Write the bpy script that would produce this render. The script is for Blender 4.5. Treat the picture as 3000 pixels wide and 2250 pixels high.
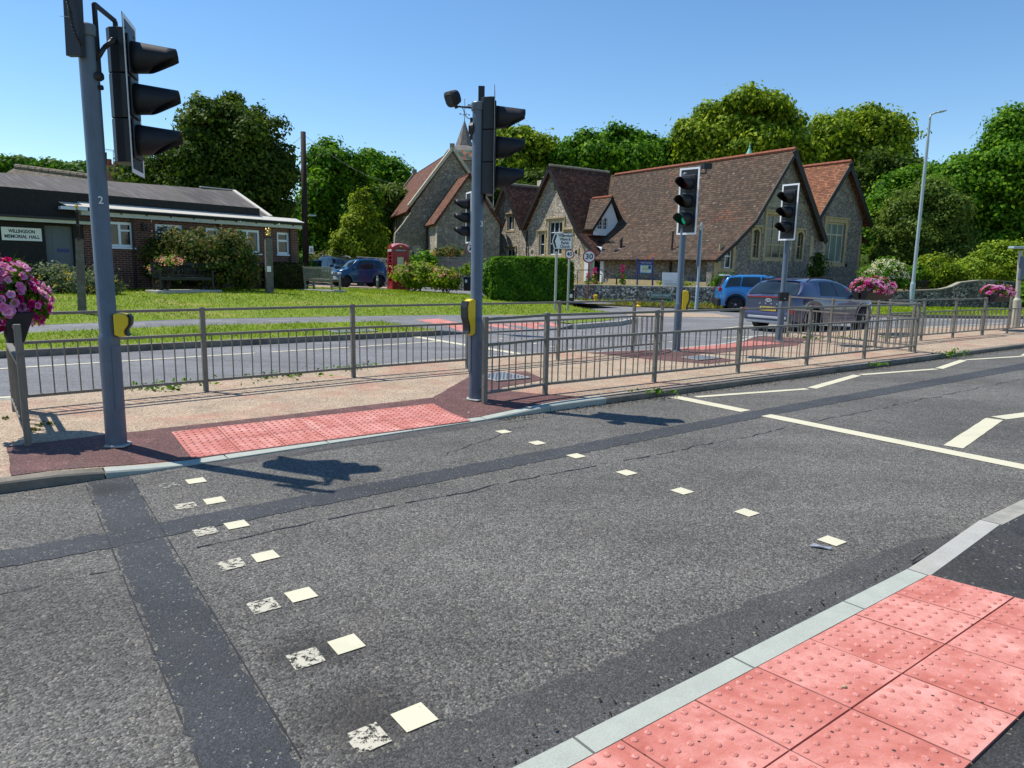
import bpy, math, random
import numpy as np
from mathutils import Vector, Matrix
from mathutils.geometry import delaunay_2d_cdt
for o in list(bpy.data.objects): bpy.data.objects.remove(o)
SC = bpy.context.scene; COL = SC.collection
rng = np.random.default_rng(7); random.seed(7)
rad = math.radians

# ---------------------------------------------------------------- camera
F, PITCH, ROLL, CH = 2066.0, rad(9.35), -0.0202, 1.65
_f = np.array([0, math.cos(PITCH), -math.sin(PITCH)]); _r = np.array([1., 0, 0]); _d = np.cross(_f, _r)
_c, _s = math.cos(ROLL), math.sin(ROLL)
CR, CD, CF = _c*_r+_s*_d, -_s*_r+_c*_d, _f
cam_d = bpy.data.cameras.new('camera'); cam = bpy.data.objects.new('camera', cam_d); COL.objects.link(cam)
cam_d.sensor_fit = 'HORIZONTAL'; cam_d.sensor_width = 36.0; cam_d.lens = F/3000*36
cam_d.clip_start = 0.05; cam_d.clip_end = 3000
M = Matrix(((CR[0], -CD[0], -CF[0], 0), (CR[1], -CD[1], -CF[1], 0), (CR[2], -CD[2], -CF[2], CH), (0, 0, 0, 1)))
cam.matrix_world = M
SC.camera = cam

# ---------------------------------------------------------------- sky, sun, exposure
SUN_AZ_V = np.array([-0.93, 0.37]); SUN_EL = rad(60)
sv = np.array([SUN_AZ_V[0]*math.cos(SUN_EL), SUN_AZ_V[1]*math.cos(SUN_EL), math.sin(SUN_EL)]); sv /= np.linalg.norm(sv)
W = bpy.data.worlds.new('World'); SC.world = W; W.use_nodes = True
nt = W.node_tree; bg = nt.nodes['Background']
sky = nt.nodes.new('ShaderNodeTexSky'); sky.sky_type = 'NISHITA'; sky.sun_disc = False
sky.sun_elevation = SUN_EL; sky.sun_rotation = math.atan2(SUN_AZ_V[0], SUN_AZ_V[1])
sky.air_density = 1.0; sky.dust_density = 0.0; sky.ozone_density = 2.5; sky.altitude = 300
hs_n = nt.nodes.new('ShaderNodeHueSaturation'); hs_n.inputs['Saturation'].default_value = 1.17; hs_n.inputs['Hue'].default_value = .498
nt.links.new(sky.outputs[0], hs_n.inputs['Color']); nt.links.new(hs_n.outputs[0], bg.inputs[0]); bg.inputs[1].default_value = 0.140
sl = bpy.data.lights.new('sun', 'SUN'); sun = bpy.data.objects.new('sun', sl); COL.objects.link(sun)
sl.energy = 5.0; sl.angle = rad(0.5); sl.color = (1.0, 0.95, 0.87)
sun.rotation_euler = Vector(sv).to_track_quat('Z', 'Y').to_euler(); sun.location = (0, 0, 60)
SC.view_settings.view_transform = 'Standard'; SC.view_settings.look = 'None'
SC.view_settings.exposure = 0.22; SC.view_settings.gamma = 1.0
SC.render.engine = 'CYCLES'

# ---------------------------------------------------------------- pixel <-> world helpers
def ray(px, py): return (px-1500)/F*CR+(py-1125)/F*CD+CF
O0 = np.array([0, 0, CH])
def gp(px, py, z=0.0):
    v = ray(px, py); return O0+v*((z-CH)/v[2])
def atY(px, py, Y):
    v = ray(px, py); return O0+v*(Y/v[1])
def onpl(px, py, P, d):
    """pixel -> point on the vertical plane through P running along direction d (xy)"""
    n = np.array([-d[1], d[0], 0.]); v = ray(px, py); t = (np.array([P[0], P[1], 0])-O0*np.array([1,1,0]))@n/(v@n)
    return O0+v*t
EU, EV = np.array([0.8, 0.6]), np.array([-0.6, 0.8])
def uv2(u, v): p = EU*u+EV*v; return (float(p[0]), float(p[1]))
def toUV(x, y): return (0.8*x+0.6*y, -0.6*x+0.8*y)

# ---------------------------------------------------------------- object helpers
def tag(o, label=None, cat=None, group=None, kind=None):
    if label: o['label'] = label
    if cat: o['category'] = cat
    if group: o['group'] = group
    if kind: o['kind'] = kind
    return o
def thing(name, loc, label, cat, group=None, rz=0.0):
    o = bpy.data.objects.new(name, None); COL.objects.link(o); o.empty_display_size = .2
    o.location = loc; o.rotation_euler = (0, 0, rz)
    o['_l'] = [float(loc[0]), float(loc[1]), float(loc[2])]
    return tag(o, label, cat, group)

class MB:
    def __init__(s): s.v = []; s.f = []; s.col = []
    def add(s, vs, fs):
        n = len(s.v); s.v.extend([tuple(map(float, p)) for p in vs]); s.f.extend([tuple(i+n for i in f) for f in fs]); return s
    def hexa(s, p):   # 8 points, bottom 4 then top 4
        return s.add(p, [(3,2,1,0), (4,5,6,7), (0,1,5,4), (1,2,6,5), (2,3,7,6), (3,0,4,7)])
    def box(s, c, sz, rz=0.0, R=None):
        hx, hy, hz = sz[0]/2, sz[1]/2, sz[2]/2
        P = [(-hx,-hy,-hz),(hx,-hy,-hz),(hx,hy,-hz),(-hx,hy,-hz),(-hx,-hy,hz),(hx,-hy,hz),(hx,hy,hz),(-hx,hy,hz)]
        m = R if R is not None else Matrix.Rotation(rz, 3, 'Z')
        return s.hexa([Vector(c)+m@Vector(p) for p in P])
    def obox(s, c, dx, dy, dz):  # centre and three half vectors
        c, dx, dy, dz = map(np.array, (c, dx, dy, dz))
        return s.hexa([c-dx-dy-dz, c+dx-dy-dz, c+dx+dy-dz, c-dx+dy-dz, c-dx-dy+dz, c+dx-dy+dz, c+dx+dy+dz, c-dx+dy+dz])
    def beam(s, a, b, w, h, up=(0,0,1)):
        a, b = Vector(a), Vector(b); d = (b-a); L = d.length; d = d/L; up = Vector(up)
        x = d.cross(up)
        if x.length < 1e-4: x = d.cross(Vector((1,0,0)))
        x.normalize(); y = x.cross(d)
        return s.obox((a+b)/2, d*L/2, x*w/2, y*h/2)
    def tube(s, a, b, r0, r1=None, n=12, cap=True):
        if r1 is None: r1 = r0
        a, b = Vector(a), Vector(b); d = (b-a).normalized()
        x = d.cross(Vector((0,0,1)))
        if x.length < 1e-3: x = Vector((1,0,0))
        x.normalize(); y = d.cross(x)
        vs = []; fs = []
        for p, r in ((a, r0), (b, r1)):
            for i in range(n):
                t = 2*math.pi*i/n; vs.append(p+(x*math.cos(t)+y*math.sin(t))*r)
        for i in range(n):
            j = (i+1) % n; fs.append((i, j, n+j, n+i))
        if cap: fs += [tuple(reversed(range(n))), tuple(range(n, 2*n))]
        return s.add(vs, fs)
    def path(s, pts, r, n=8):
        for a, b in zip(pts[:-1], pts[1:]): s.tube(a, b, r, r, n)
        return s
    def lathe(s, prof, c=(0,0,0), n=16, ax=None):  # prof: list of (r, z)
        vs = []; fs = []; c = Vector(c); m = ax if ax is not None else Matrix.Identity(3)
        for r, z in prof:
            for i in range(n):
                t = 2*math.pi*i/n; vs.append(c+m@Vector((r*math.cos(t), r*math.sin(t), z)))
        for k in range(len(prof)-1):
            for i in range(n):
                j = (i+1) % n; fs.append((k*n+i, k*n+j, (k+1)*n+j, (k+1)*n+i))
        fs += [tuple(reversed(range(n))), tuple(range((len(prof)-1)*n, len(prof)*n))]
        return s.add(vs, fs)
    def prism(s, poly, off):  # planar polygon (3-D points) swept by off
        n = len(poly); P = [np.array(p, float) for p in poly]; o = np.array(off, float)
        fs = [tuple(range(n)), tuple(reversed(range(n, 2*n)))]
        for i in range(n):
            j = (i+1) % n; fs.append((j, i, n+i, n+j))
        return s.add(P+[p+o for p in P], fs)
    def wallhole(s, poly, holes, off):
        """planar polygon with holes, with thickness off; reveals included"""
        P0 = np.array(poly[0], float); nrm = np.array(off, float); nrm /= np.linalg.norm(nrm)
        ex = np.cross([0,0,1], nrm); ex /= np.linalg.norm(ex); ey = np.cross(nrm, ex)
        loops = [list(poly)]+[list(h) for h in holes]
        pts = []; edges = []; 
        for L in loops:
            b = len(pts)
            for p in L:
                q = np.array(p, float)-P0; pts.append(Vector((float(q@ex), float(q@ey))))
            edges += [(b+i, b+(i+1) % len(L)) for i in range(len(L))]
        faces = []; b = 0
        for L in loops: faces.append(tuple(range(b, b+len(L)))); b += len(L)
        r = delaunay_2d_cdt(pts, edges, faces, 0, 1e-5)
        V, T = r[0], r[2]
        keep = []
        hp = [[(float((np.array(p)-P0)@ex), float((np.array(p)-P0)@ey)) for p in h] for h in holes]
        def inside(x, y, poly):
            c = False; n = len(poly)
            for i in range(n):
                x1, y1 = poly[i]; x2, y2 = poly[(i+1) % n]
                if (y1 > y) != (y2 > y) and x < (x2-x1)*(y-y1)/(y2-y1)+x1: c = not c
            return c
        op = [(float((np.array(p)-P0)@ex), float((np.array(p)-P0)@ey)) for p in poly]
        for t in T:
            cx = sum(V[i][0] for i in t)/len(t); cy = sum(V[i][1] for i in t)/len(t)
            if inside(cx, cy, op) and not any(inside(cx, cy, h) for h in hp): keep.append(tuple(t))
        W3 = [P0+ex*v[0]+ey*v[1] for v in V]; n = len(W3); o = np.array(off, float)
        s.add(W3+[w+o for w in W3], keep+[tuple(n+i for i in reversed(t)) for t in keep])
        for L in loops:
            m = len(L); A = [np.array(p, float) for p in L]
            s.add(A+[a+o for a in A], [(i, (i+1) % m, m+(i+1) % m, m+i) for i in range(m)])
        return s
    def build(s, name, mat, parent=None, smooth=False, uv=True, label=None, cat=None, group=None, kind=None, colors=None, origin=None):
        me = bpy.data.meshes.new(name); V = np.array(s.v, dtype=np.float64).reshape(-1, 3)
        if parent is not None and origin is None and '_l' in parent: V = V-np.array(parent['_l'])
        if origin is not None: V = V-np.array(origin)
        me.from_pydata(V.tolist(), [], s.f)
        if uv: metric_uv(me)
        if colors is not None:
            ca = me.color_attributes.new('vc', 'FLOAT_COLOR', 'POINT')
            c = np.ones((len(V), 4), np.float32); c[:, :colors.shape[1]] = colors; ca.data.foreach_set('color', c.ravel())
        ms = mat if isinstance(mat, (list, tuple)) else [mat]
        for m in ms: me.materials.append(m)
        if smooth: me.polygons.foreach_set('use_smooth', [True]*len(me.polygons))
        me.update()
        o = bpy.data.objects.new(name, me); COL.objects.link(o)
        if parent is not None: o.parent = parent
        elif origin is not None: o.location = origin
        o['_l'] = list(parent['_l']) if parent is not None else [0., 0., 0.]
        return tag(o, label, cat, group, kind)
def metric_uv(me):
    n = len(me.polygons)
    if not n: return
    N = np.empty(n*3); me.polygons.foreach_get('normal', N); N = N.reshape(-1, 3)
    tot = np.empty(n, np.int32); me.polygons.foreach_get('loop_total', tot)
    vi = np.empty(len(me.loops), np.int32); me.loops.foreach_get('vertex_index', vi)
    co = np.empty(len(me.vertices)*3); me.vertices.foreach_get('co', co); co = co.reshape(-1, 3)[vi]
    T = np.stack([-N[:, 1], N[:, 0], np.zeros(n)], 1); L = np.linalg.norm(T, axis=1)
    flat = L < 1e-3; T[flat] = (1, 0, 0); L[flat] = 1; T /= L[:, None]
    B = np.cross(N, T); B[flat] = (0, 1, 0)
    pi = np.repeat(np.arange(n), tot)
    U = np.stack([(co*T[pi]).sum(1), (co*B[pi]).sum(1)], 1).astype(np.float32)
    l = me.uv_layers.new(name='m'); l.data.foreach_set('uv', U.ravel())

def struct(name, mb, mat, smooth=False, **k): return mb.build(name, mat, kind=k.pop('kind', 'structure'), smooth=smooth, **k)
def bevel(o, w=.004, seg=2):
    m = o.modifiers.new('bevel', 'BEVEL'); m.width = w; m.segments = seg; m.limit_method = 'ANGLE'; m.angle_limit = rad(40); return o
def autosmooth(o, ang=35):
    me = o.data; me.polygons.foreach_set('use_smooth', [True]*len(me.polygons))
    m = o.modifiers.new('w', 'EDGE_SPLIT'); m.split_angle = rad(ang); return o

def fgrid(poly, step, jitter=0.0, edge=None):
    """triangulated sheet of a polygon (xy list) with interior grid"""
    P = []
    n = len(poly)
    for i in range(n):
        a, b = np.array(poly[i], float), np.array(poly[(i+1) % n], float)
        L = np.linalg.norm(b-a); k = max(1, int(L/(edge or step)))
        for j in range(k):
            p = a+(b-a)*j/k
            if jitter and j: p = p+rng.normal(0, jitter, 2)
            P.append(p)
    pts = [Vector((float(p[0]), float(p[1]))) for p in P]; m = len(pts)
    A = np.array(P); lo, hi = A.min(0), A.max(0)
    xs = np.arange(lo[0]+step/2, hi[0], step); ys = np.arange(lo[1]+step/2, hi[1], step)
    if len(xs)*len(ys) < 60000 and len(xs) and len(ys):
        GX, GY = np.meshgrid(xs, ys); G = np.stack([GX.ravel(), GY.ravel()], 1)
        ins = np.zeros(len(G), bool); x1, y1 = A[:, 0], A[:, 1]; x2, y2 = np.roll(x1, -1), np.roll(y1, -1)
        for i in range(m):
            if y1[i] == y2[i]: continue
            c = (y1[i] > G[:, 1]) != (y2[i] > G[:, 1])
            xx = (x2[i]-x1[i])*(G[:, 1]-y1[i])/(y2[i]-y1[i])+x1[i]
            ins ^= c & (G[:, 0] < xx)
        for g in G[ins]: pts.append(Vector((float(g[0]), float(g[1]))))
    r = delaunay_2d_cdt(pts, [(i, (i+1) % m) for i in range(m)], [tuple(range(m))], 1, 1e-5)
    return np.array([(v[0], v[1]) for v in r[0]]), [tuple(f) for f in r[2]]
def sheet(name, poly, step, zf, mat, skirt=None, jitter=0, edge=None, **k):
    V, T = fgrid(poly, step, jitter, edge)
    mb = MB(); mb.add([(x, y, zf(x, y)) for x, y in V], T)
    if skirt is not None:
        n = len(poly); P = []
        for i in range(n):
            a, b = np.array(poly[i], float), np.array(poly[(i+1) % n], float)
            kk = max(1, int(np.linalg.norm(b-a)/(edge or step)))
            P += [a+(b-a)*j/kk for j in range(kk)]
        n = len(P)
        mb.add([(p[0], p[1], zf(p[0], p[1])) for p in P]+[(p[0], p[1], skirt) for p in P], [(i, n+i, n+(i+1) % n, (i+1) % n) for i in range(n)])
    return struct(name, mb, mat, **k)

_fc = {}
def text_mesh(body, size, mat, org, xd, yd, name='lettering', parent=None, depth=.002, align='CENTER', bold=0.0, spacing=1.0, fit=None, **k):
    cu = bpy.data.curves.new('t', 'FONT'); cu.body = body; cu.size = size; cu.align_x = align; cu.align_y = 'CENTER'
    cu.extrude = depth; cu.offset = bold; cu.space_character = spacing; cu.resolution_u = 3
    to = bpy.data.objects.new('t', cu); COL.objects.link(to)
    dg = bpy.context.evaluated_depsgraph_get(); me = bpy.data.meshes.new_from_object(to.evaluated_get(dg))
    bpy.data.objects.remove(to); me.name = name
    xd = Vector(xd).normalized(); yd = Vector(yd).normalized(); zd = xd.cross(yd)
    sx = 1.0
    if fit and len(me.vertices):
        xs = [v.co.x for v in me.vertices]; sx = fit/(max(xs)-min(xs))
    base = Vector(parent['_l']) if parent is not None and '_l' in parent else Vector((0, 0, 0))
    org = Vector(org)-base
    for v in me.vertices: v.co = org+xd*v.co.x*sx+yd*v.co.y+zd*v.co.z
    me.materials.clear(); me.materials.append(mat)
    o = bpy.data.objects.new(name, me); COL.objects.link(o)
    if parent is not None: o.parent = parent
    o['_l'] = list(parent['_l']) if parent is not None else [0., 0., 0.]
    return tag(o, **k) if k else o
# ---------------------------------------------------------------- materials
class NT:
    def __init__(s, name):
        s.m = bpy.data.materials.new(name); s.m.use_nodes = True; s.t = s.m.node_tree
        s.b = s.t.nodes['Principled BSDF']; s.L = s.t.links
    def n(s, typ, **k):
        x = s.t.nodes.new('ShaderNode'+typ)
        for a, b in k.items():
            if a in x.inputs: 
                s.set(x.inputs[a], b)
            else: setattr(x, a, b)
        return x
    def set(s, inp, v):
        if hasattr(v, 'is_output') or isinstance(v, bpy.types.NodeSocket): s.L.new(v, inp)
        else: inp.default_value = v
    def coord(s, kind='UV', scale=(1,1,1), rot=0.0, loc=(0,0,0)):
        tc = s.n('TexCoord'); mp = s.n('Mapping'); s.L.new(tc.outputs[kind], mp.inputs[0])
        mp.inputs['Scale'].default_value = scale; mp.inputs['Rotation'].default_value = (0, 0, rot); mp.inputs['Location'].default_value = loc
        return mp.outputs[0]
    def noise(s, co, sc, det=4, rough=.6, dist=0):
        x = s.n('TexNoise'); s.L.new(co, x.inputs['Vector']); x.inputs['Scale'].default_value = sc
        x.inputs['Detail'].default_value = det; x.inputs['Roughness'].default_value = rough; x.inputs['Distortion'].default_value = dist
        return x.outputs['Fac']
    def voro(s, co, sc, feature='F1', out='Distance', rnd=1.0):
        x = s.n('TexVoronoi'); x.feature = feature; s.L.new(co, x.inputs['Vector']); x.inputs['Scale'].default_value = sc
        x.inputs['Randomness'].default_value = rnd
        return x.outputs[out]
    def ramp(s, fac, stops, interp='LINEAR'):
        x = s.n('ValToRGB'); s.L.new(fac, x.inputs[0]); r = x.color_ramp; r.interpolation = interp
        while len(r.elements) < len(stops): r.elements.new(.5)
        for e, (p, c) in zip(r.elements, stops):
            e.position = p; e.color = (c, c, c, 1) if isinstance(c, (int, float)) else (*c, 1)
        return x.outputs[0]
    def mix(s, fac, a, b, mode='MIX'):
        x = s.n('Mix'); x.data_type = 'RGBA'; x.blend_type = mode
        s.set(x.inputs[0], fac)
        for i, v in ((6, a), (7, b)):
            if isinstance(v, (tuple, list)): v = (*v[:3], 1)
            s.set(x.inputs[i], v)
        return x.outputs[2]
    def math(s, op, a, b=0.0, c=None):
        x = s.n('Math'); x.operation = op; s.set(x.inputs[0], a); s.set(x.inputs[1], b)
        if c is not None: s.set(x.inputs[2], c)
        return x.outputs[0]
    def sep(s, co):
        x = s.n('SeparateXYZ'); s.L.new(co, x.inputs[0]); return x.outputs
    def bump(s, h, strength=.5, dist=.01):
        x = s.n('Bump'); x.inputs['Strength'].default_value = strength; x.inputs['Distance'].default_value = dist
        s.L.new(h, x.inputs['Height']); s.L.new(x.outputs[0], s.b.inputs['Normal'])
    def fin(s, col=None, rough=.8, spec=.5, metal=0.0, coat=0.0):
        if col is not None:
            if isinstance(col, (tuple, list)): s.b.inputs['Base Color'].default_value = (*col[:3], 1)
            else: s.L.new(col, s.b.inputs['Base Color'])
        s.set(s.b.inputs['Roughness'], rough); s.b.inputs['Specular IOR Level'].default_value = spec
        s.set(s.b.inputs['Metallic'], metal); s.b.inputs['Coat Weight'].default_value = coat
        return s.m
MAT = {}
def simple(name, col, rough=.6, spec=.4, metal=0.0, coat=0.0, var=.12, vs=6.0, emit=None):
    t = NT(name); co = t.coord('Object')
    f = t.noise(co, vs, 5, .65); hi = tuple(min(1, c*(1+var)) for c in col); lo = tuple(c*(1-var) for c in col)
    c = t.ramp(f, [(.3, lo), (.7, hi)])
    t.fin(c, rough, spec, metal, coat)
    if emit: t.b.inputs['Emission Color'].default_value = (*emit[0], 1); t.b.inputs['Emission Strength'].default_value = emit[1]
    MAT[name] = t.m; return t.m

# asphalt: exposed stones in a dark binder, wheel-polished bands, stains
def asphalt(name, base=.12, tint=(1, 1, 1), stone=70, dark=.5, speck=.0, contrast=1.0, bumpd=.006, warm=.0):
    t = NT(name); co = t.coord('UV')
    cellc = t.voro(co, stone, out='Color'); d = t.voro(co, stone); cell2 = t.voro(co, stone*2.3, out='Color')
    s1 = t.sep(cellc); s2 = t.sep(cell2)
    v = t.math('ADD', t.math('MULTIPLY', s1[0], .6), t.math('MULTIPLY', s2[1], .4))
    T = lambda k: tuple(base*k*x for x in tint)
    c = t.ramp(v, [(.12, T(dark)), (.45, T(.85)), (.7, T(1.15)), (.93, T(1.15+.9*contrast))])
    big = t.noise(co, .45, 5, .6); c = t.mix(1.0, c, t.ramp(big, [(.3, .78), (.7, 1.2)]), 'MULTIPLY')
    tk = t.noise(t.coord('UV', (.10, 1.5, 1), rot=-.6435), 1.0, 3, .5); c = t.mix(1.0, c, t.ramp(tk, [(.32, .84), (.68, 1.14)]), 'MULTIPLY')
    mid = t.noise(co, 5, 6, .7); c = t.mix(1.0, c, t.ramp(mid, [(.3, .85), (.7, 1.13)]), 'MULTIPLY')
    st = t.noise(co, 1.3, 3, .5, 1.0); c = t.mix(t.ramp(st, [(.58, 0.0), (.75, .35)]), c, tuple(base*.95*x for x in (1.15, 1.02, .85)))
    if speck:
        w = t.sep(t.voro(co, stone*1.6, out='Color')); c = t.mix(t.ramp(w[2], [(1-speck, 0.0), (1-speck+.005, 1.0)]), c, (.30, .30, .30))
    # odd pale / brown grains
    w = t.sep(t.voro(co, stone*.8, out='Color')); c = t.mix(t.ramp(w[2], [(.988, 0.0), (.99, .6)]), c, (.30, .27, .20))
    t.bump(t.math('ADD', t.math('MULTIPLY', d, -1.0), t.math('MULTIPLY', v, .5)), .9, bumpd)
    MAT[name] = t.fin(c, .82, .35); return t.m
asphalt('road_asphalt', .130, (1.06, 1.0, .89), 88, .30, contrast=1.0, bumpd=.008)
asphalt('far_asphalt', .19, (1.0, 1.0, 1.03), 90, .5, contrast=.6)
asphalt('dark_asphalt', .042, (1.0, .99, .97), 120, .5, contrast=.9, bumpd=.003)
asphalt('edge_asphalt', .078, (1.03, 1.0, .95), 120, .5, contrast=.8, bumpd=.004)
asphalt('patch_asphalt', .055, (.92, .99, 1.07), 130, .6, speck=.008, contrast=.35, bumpd=.003)
asphalt('maroon_asphalt', .098, (1.38, .66, .60), 100, .5, speck=.0, contrast=.8, bumpd=.004)
asphalt('path_asphalt', .19, (1.0, 1.0, 1.03), 90, .6, contrast=.4)

def buff():
    t = NT('buff_surface'); co = t.coord('UV'); col = t.sep(t.voro(co, 120, out='Color')); d = t.voro(co, 120)
    c = t.ramp(col[0], [(.05, (.12, .09, .07)), (.22, (.30, .22, .155)), (.55, (.42, .315, .215)), (.8, (.50, .39, .27)), (.97, (.62, .52, .38))])
    red = t.noise(co, .9, 5, .65, .5); c = t.mix(t.ramp(red, [(.5, 0.0), (.68, .55)]), c, (.42, .17, .12))
    g = t.noise(co, 2.3, 6, .7); c = t.mix(1.0, c, t.ramp(g, [(.3, .72), (.65, 1.05)]), 'MULTIPLY')
    t.bump(d, .5, .003); MAT['buff'] = t.fin(c, .85, .3)
buff()
def concrete(name, col, var=.15, stain=(.3, .27, .2), sa=.4):
    t = NT(name); co = t.coord('UV'); f = t.noise(co, 7, 8, .7); f2 = t.noise(co, 120, 3, .6); st = t.noise(co, 1.7, 5, .6, .6)
    c = t.ramp(f, [(.3, tuple(x*(1-var) for x in col)), (.7, tuple(x*(1+var) for x in col))])
    c = t.mix(1.0, c, t.ramp(f2, [(.3, .85), (.7, 1.12)]), 'MULTIPLY')
    c = t.mix(t.ramp(st, [(.5, 0.0), (.72, sa)]), c, stain)
    t.bump(f2, .35, .002); MAT[name] = t.fin(c, .85, .3); return t.m
concrete('kerb_new', (.36, .385, .335), .12, (.36, .38, .33), .5)
concrete('kerb_old', (.20, .175, .14), .3, (.07, .065, .05), .8)
concrete('kerb_grey', (.36, .355, .325), .12)
concrete('kerb_gutter', (.30, .29, .25), .3)
concrete('concrete', (.42, .41, .38), .2)
def tile():
    t = NT('tactile_pink'); co = t.coord('UV'); oi = t.n('ObjectInfo')
    f = t.noise(co, 2.2, 6, .65, .8); f2 = t.noise(co, 150, 3, .7); f3 = t.noise(co, 9, 6, .7)
    c = t.ramp(f, [(.28, (.36, .10, .075)), (.42, (.49, .165, .13)), (.55, (.58, .245, .205)), (.7, (.66, .33, .28))])
    c = t.mix(t.ramp(f3, [(.45, 0.0), (.75, .65)]), c, (.38, .10, .07))
    c = t.mix(1.0, c, t.ramp(f2, [(.3, .86), (.7, 1.12)]), 'MULTIPLY')
    w = t.sep(t.voro(co, 38, out='Color')); dd = t.voro(co, 38)
    sp = t.math('MULTIPLY', t.ramp(w[1], [(.965, 0.0), (.967, 1.0)]), t.ramp(dd, [(.2, 1.0), (.30, 0.0)])); c = t.mix(sp, c, (.03, .025, .025))
    t.bump(f2, .3, .0015); MAT['tile'] = t.fin(c, .75, .35)
tile()
simple('tile_joint', (.16, .09, .06), .9, .2)
def paint(name, col, wear, sc=18):
    t = NT(name); co = t.coord('UV'); f = t.noise(co, sc, 8, .75); g = t.noise(co, 140, 3, .6)
    c = t.ramp(g, [(.3, tuple(x*.86 for x in col)), (.7, col)]); c = t.mix(t.ramp(t.noise(co, 3.1, 4, .6), [(.5, 0.0), (.75, .35)]), c, tuple(x*.6 for x in col))
    t.bump(g, .4, .002); t.fin(c, .6, .4); hole = t.ramp(t.math('ADD', f, t.math('MULTIPLY', g, .12)), [(wear+.03, 1.0), (wear+.075, 0.0)])
    tr = t.n('BsdfTransparent'); mx = t.n('MixShader'); t.L.new(hole, mx.inputs[0]); t.L.new(t.b.outputs[0], mx.inputs[1]); t.L.new(tr.outputs[0], mx.inputs[2]); t.L.new(mx.outputs[0], t.t.nodes['Material Output'].inputs[0]); MAT[name] = t.m
paint('paint_new', (.64, .60, .43), .34)
paint('paint_old', (.52, .485, .38), .485, 26)
paint('paint_faint', (.36, .34, .29), .54, 26)
def blades(name, c1, c2, c3, rough=.6):
    t = NT(name); a = t.n('Attribute'); a.attribute_name = 'vc'; s = t.sep(a.outputs['Color'])
    c = t.ramp(s[0], [(.0, c1), (.5, c2), (1.0, c3)])
    t.fin(c, rough, .12)
    tr = t.n('BsdfTranslucent'); t.L.new(t.mix(1.0, c, (1.25, 1.25, .7), 'MULTIPLY'), tr.inputs[0])
    mx = t.n('MixShader'); mx.inputs[0].default_value = .38
    t.L.new(t.b.outputs[0], mx.inputs[1]); t.L.new(tr.outputs[0], mx.inputs[2])
    t.L.new(mx.outputs[0], t.t.nodes['Material Output'].inputs[0]); MAT[name] = t.m; return t.m
blades('leaf_yew', (0.020, 0.048, 0.008), (0.053, 0.103, 0.013), (0.138, 0.192, 0.022))
blades('leaf_mid', (0.030, 0.084, 0.008), (0.078, 0.192, 0.012), (0.189, 0.336, 0.025))
blades('leaf_rich', (0.019, 0.069, 0.006), (0.067, 0.181, 0.010), (0.208, 0.375, 0.020))
blades('leaf_gold', (0.042, 0.091, 0.009), (0.140, 0.227, 0.013), (0.420, 0.494, 0.033))
blades('leaf_lime', (0.081, 0.149, 0.012), (0.184, 0.287, 0.020), (0.368, 0.460, 0.040))
blades('leaf_conifer', (0.061, 0.106, 0.008), (0.162, 0.237, 0.012), (0.405, 0.463, 0.030))
blades('leaf_olive', (0.041, 0.081, 0.013), (0.101, 0.169, 0.028), (0.230, 0.300, 0.055))
blades('leaf_hedge', (0.030, 0.083, 0.008), (0.072, 0.176, 0.012), (0.204, 0.363, 0.030))
blades('leaf_box', (.035, .038, .012), (.075, .08, .022), (.14, .13, .04))
blades('leaf_grey', (0.07, 0.1, 0.05), (0.15, 0.19, 0.09), (0.27, 0.31, 0.18))
blades('leaf_red', (0.03, 0.06, 0.012), (0.075, 0.12, 0.02), (0.2, 0.14, 0.04))
blades('grass_blade', (0.130, 0.201, 0.010), (0.248, 0.350, 0.018), (0.475, 0.530, 0.050))
blades('grass_dry', (.12, .12, .03), (.25, .22, .07), (.45, .36, .16))
blades('petal_pink', (.62, .16, .45), (.78, .34, .68), (.92, .66, .86))
blades('petal_magenta', (.30, .005, .10), (.50, .01, .22), (.62, .02, .16))
blades('petal_cream', (.62, .55, .36), (.78, .73, .52), (.88, .86, .72))
blades('petal_rose', (.65, .22, .26), (.75, .38, .34), (.80, .55, .42))
blades('petal_yellow', (.55, .38, .03), (.75, .55, .05), (.85, .70, .15))
blades('petal_orange', (.35, .16, .06), (.55, .28, .12), (.62, .42, .22))
def grassground():
    t = NT('grass_ground'); co = t.coord('Object'); f = t.noise(co, 30, 6, .75); g = t.noise(co, .7, 6, .65, .5); h = t.noise(co, 3.0, 6, .7)
    c = t.ramp(f, [(.25, (.07, .11, .012)), (.5, (.15, .22, .02)), (.75, (.26, .33, .04))])
    c = t.mix(t.ramp(g, [(.52, 0.0), (.7, .75)]), c, (.33, .29, .09)); c = t.mix(t.ramp(h, [(.6, 0.0), (.72, .6)]), c, (.24, .17, .08))
    t.bump(f, .8, .03); MAT['grass'] = t.fin(c, .9, .2)
grassground()
def farwood():
    t = NT('far_wood'); co = t.coord('Object'); f = t.noise(co, .25, 7, .7); g = t.noise(co, .03, 4, .6)
    c = t.ramp(f, [(.3, (.03, .075, .045)), (.6, (.07, .14, .07)), (.8, (.11, .18, .09))]); c = t.mix(t.ramp(g, [(.5, 0.0), (.6, .5)]), c, (.11, .17, .08))
    t.bump(f, 1.0, 2.5); MAT['far_wood'] = t.fin(c, .95, .1)
farwood()
def bark():
    t = NT('bark'); co = t.coord('Object', (1, 1, .25)); f = t.noise(co, 14, 8, .75)
    c = t.ramp(f, [(.3, (.03, .024, .018)), (.7, (.12, .095, .07))]); t.bump(f, .8, .03); MAT['bark'] = t.fin(c, .9, .2)
bark()
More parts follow.
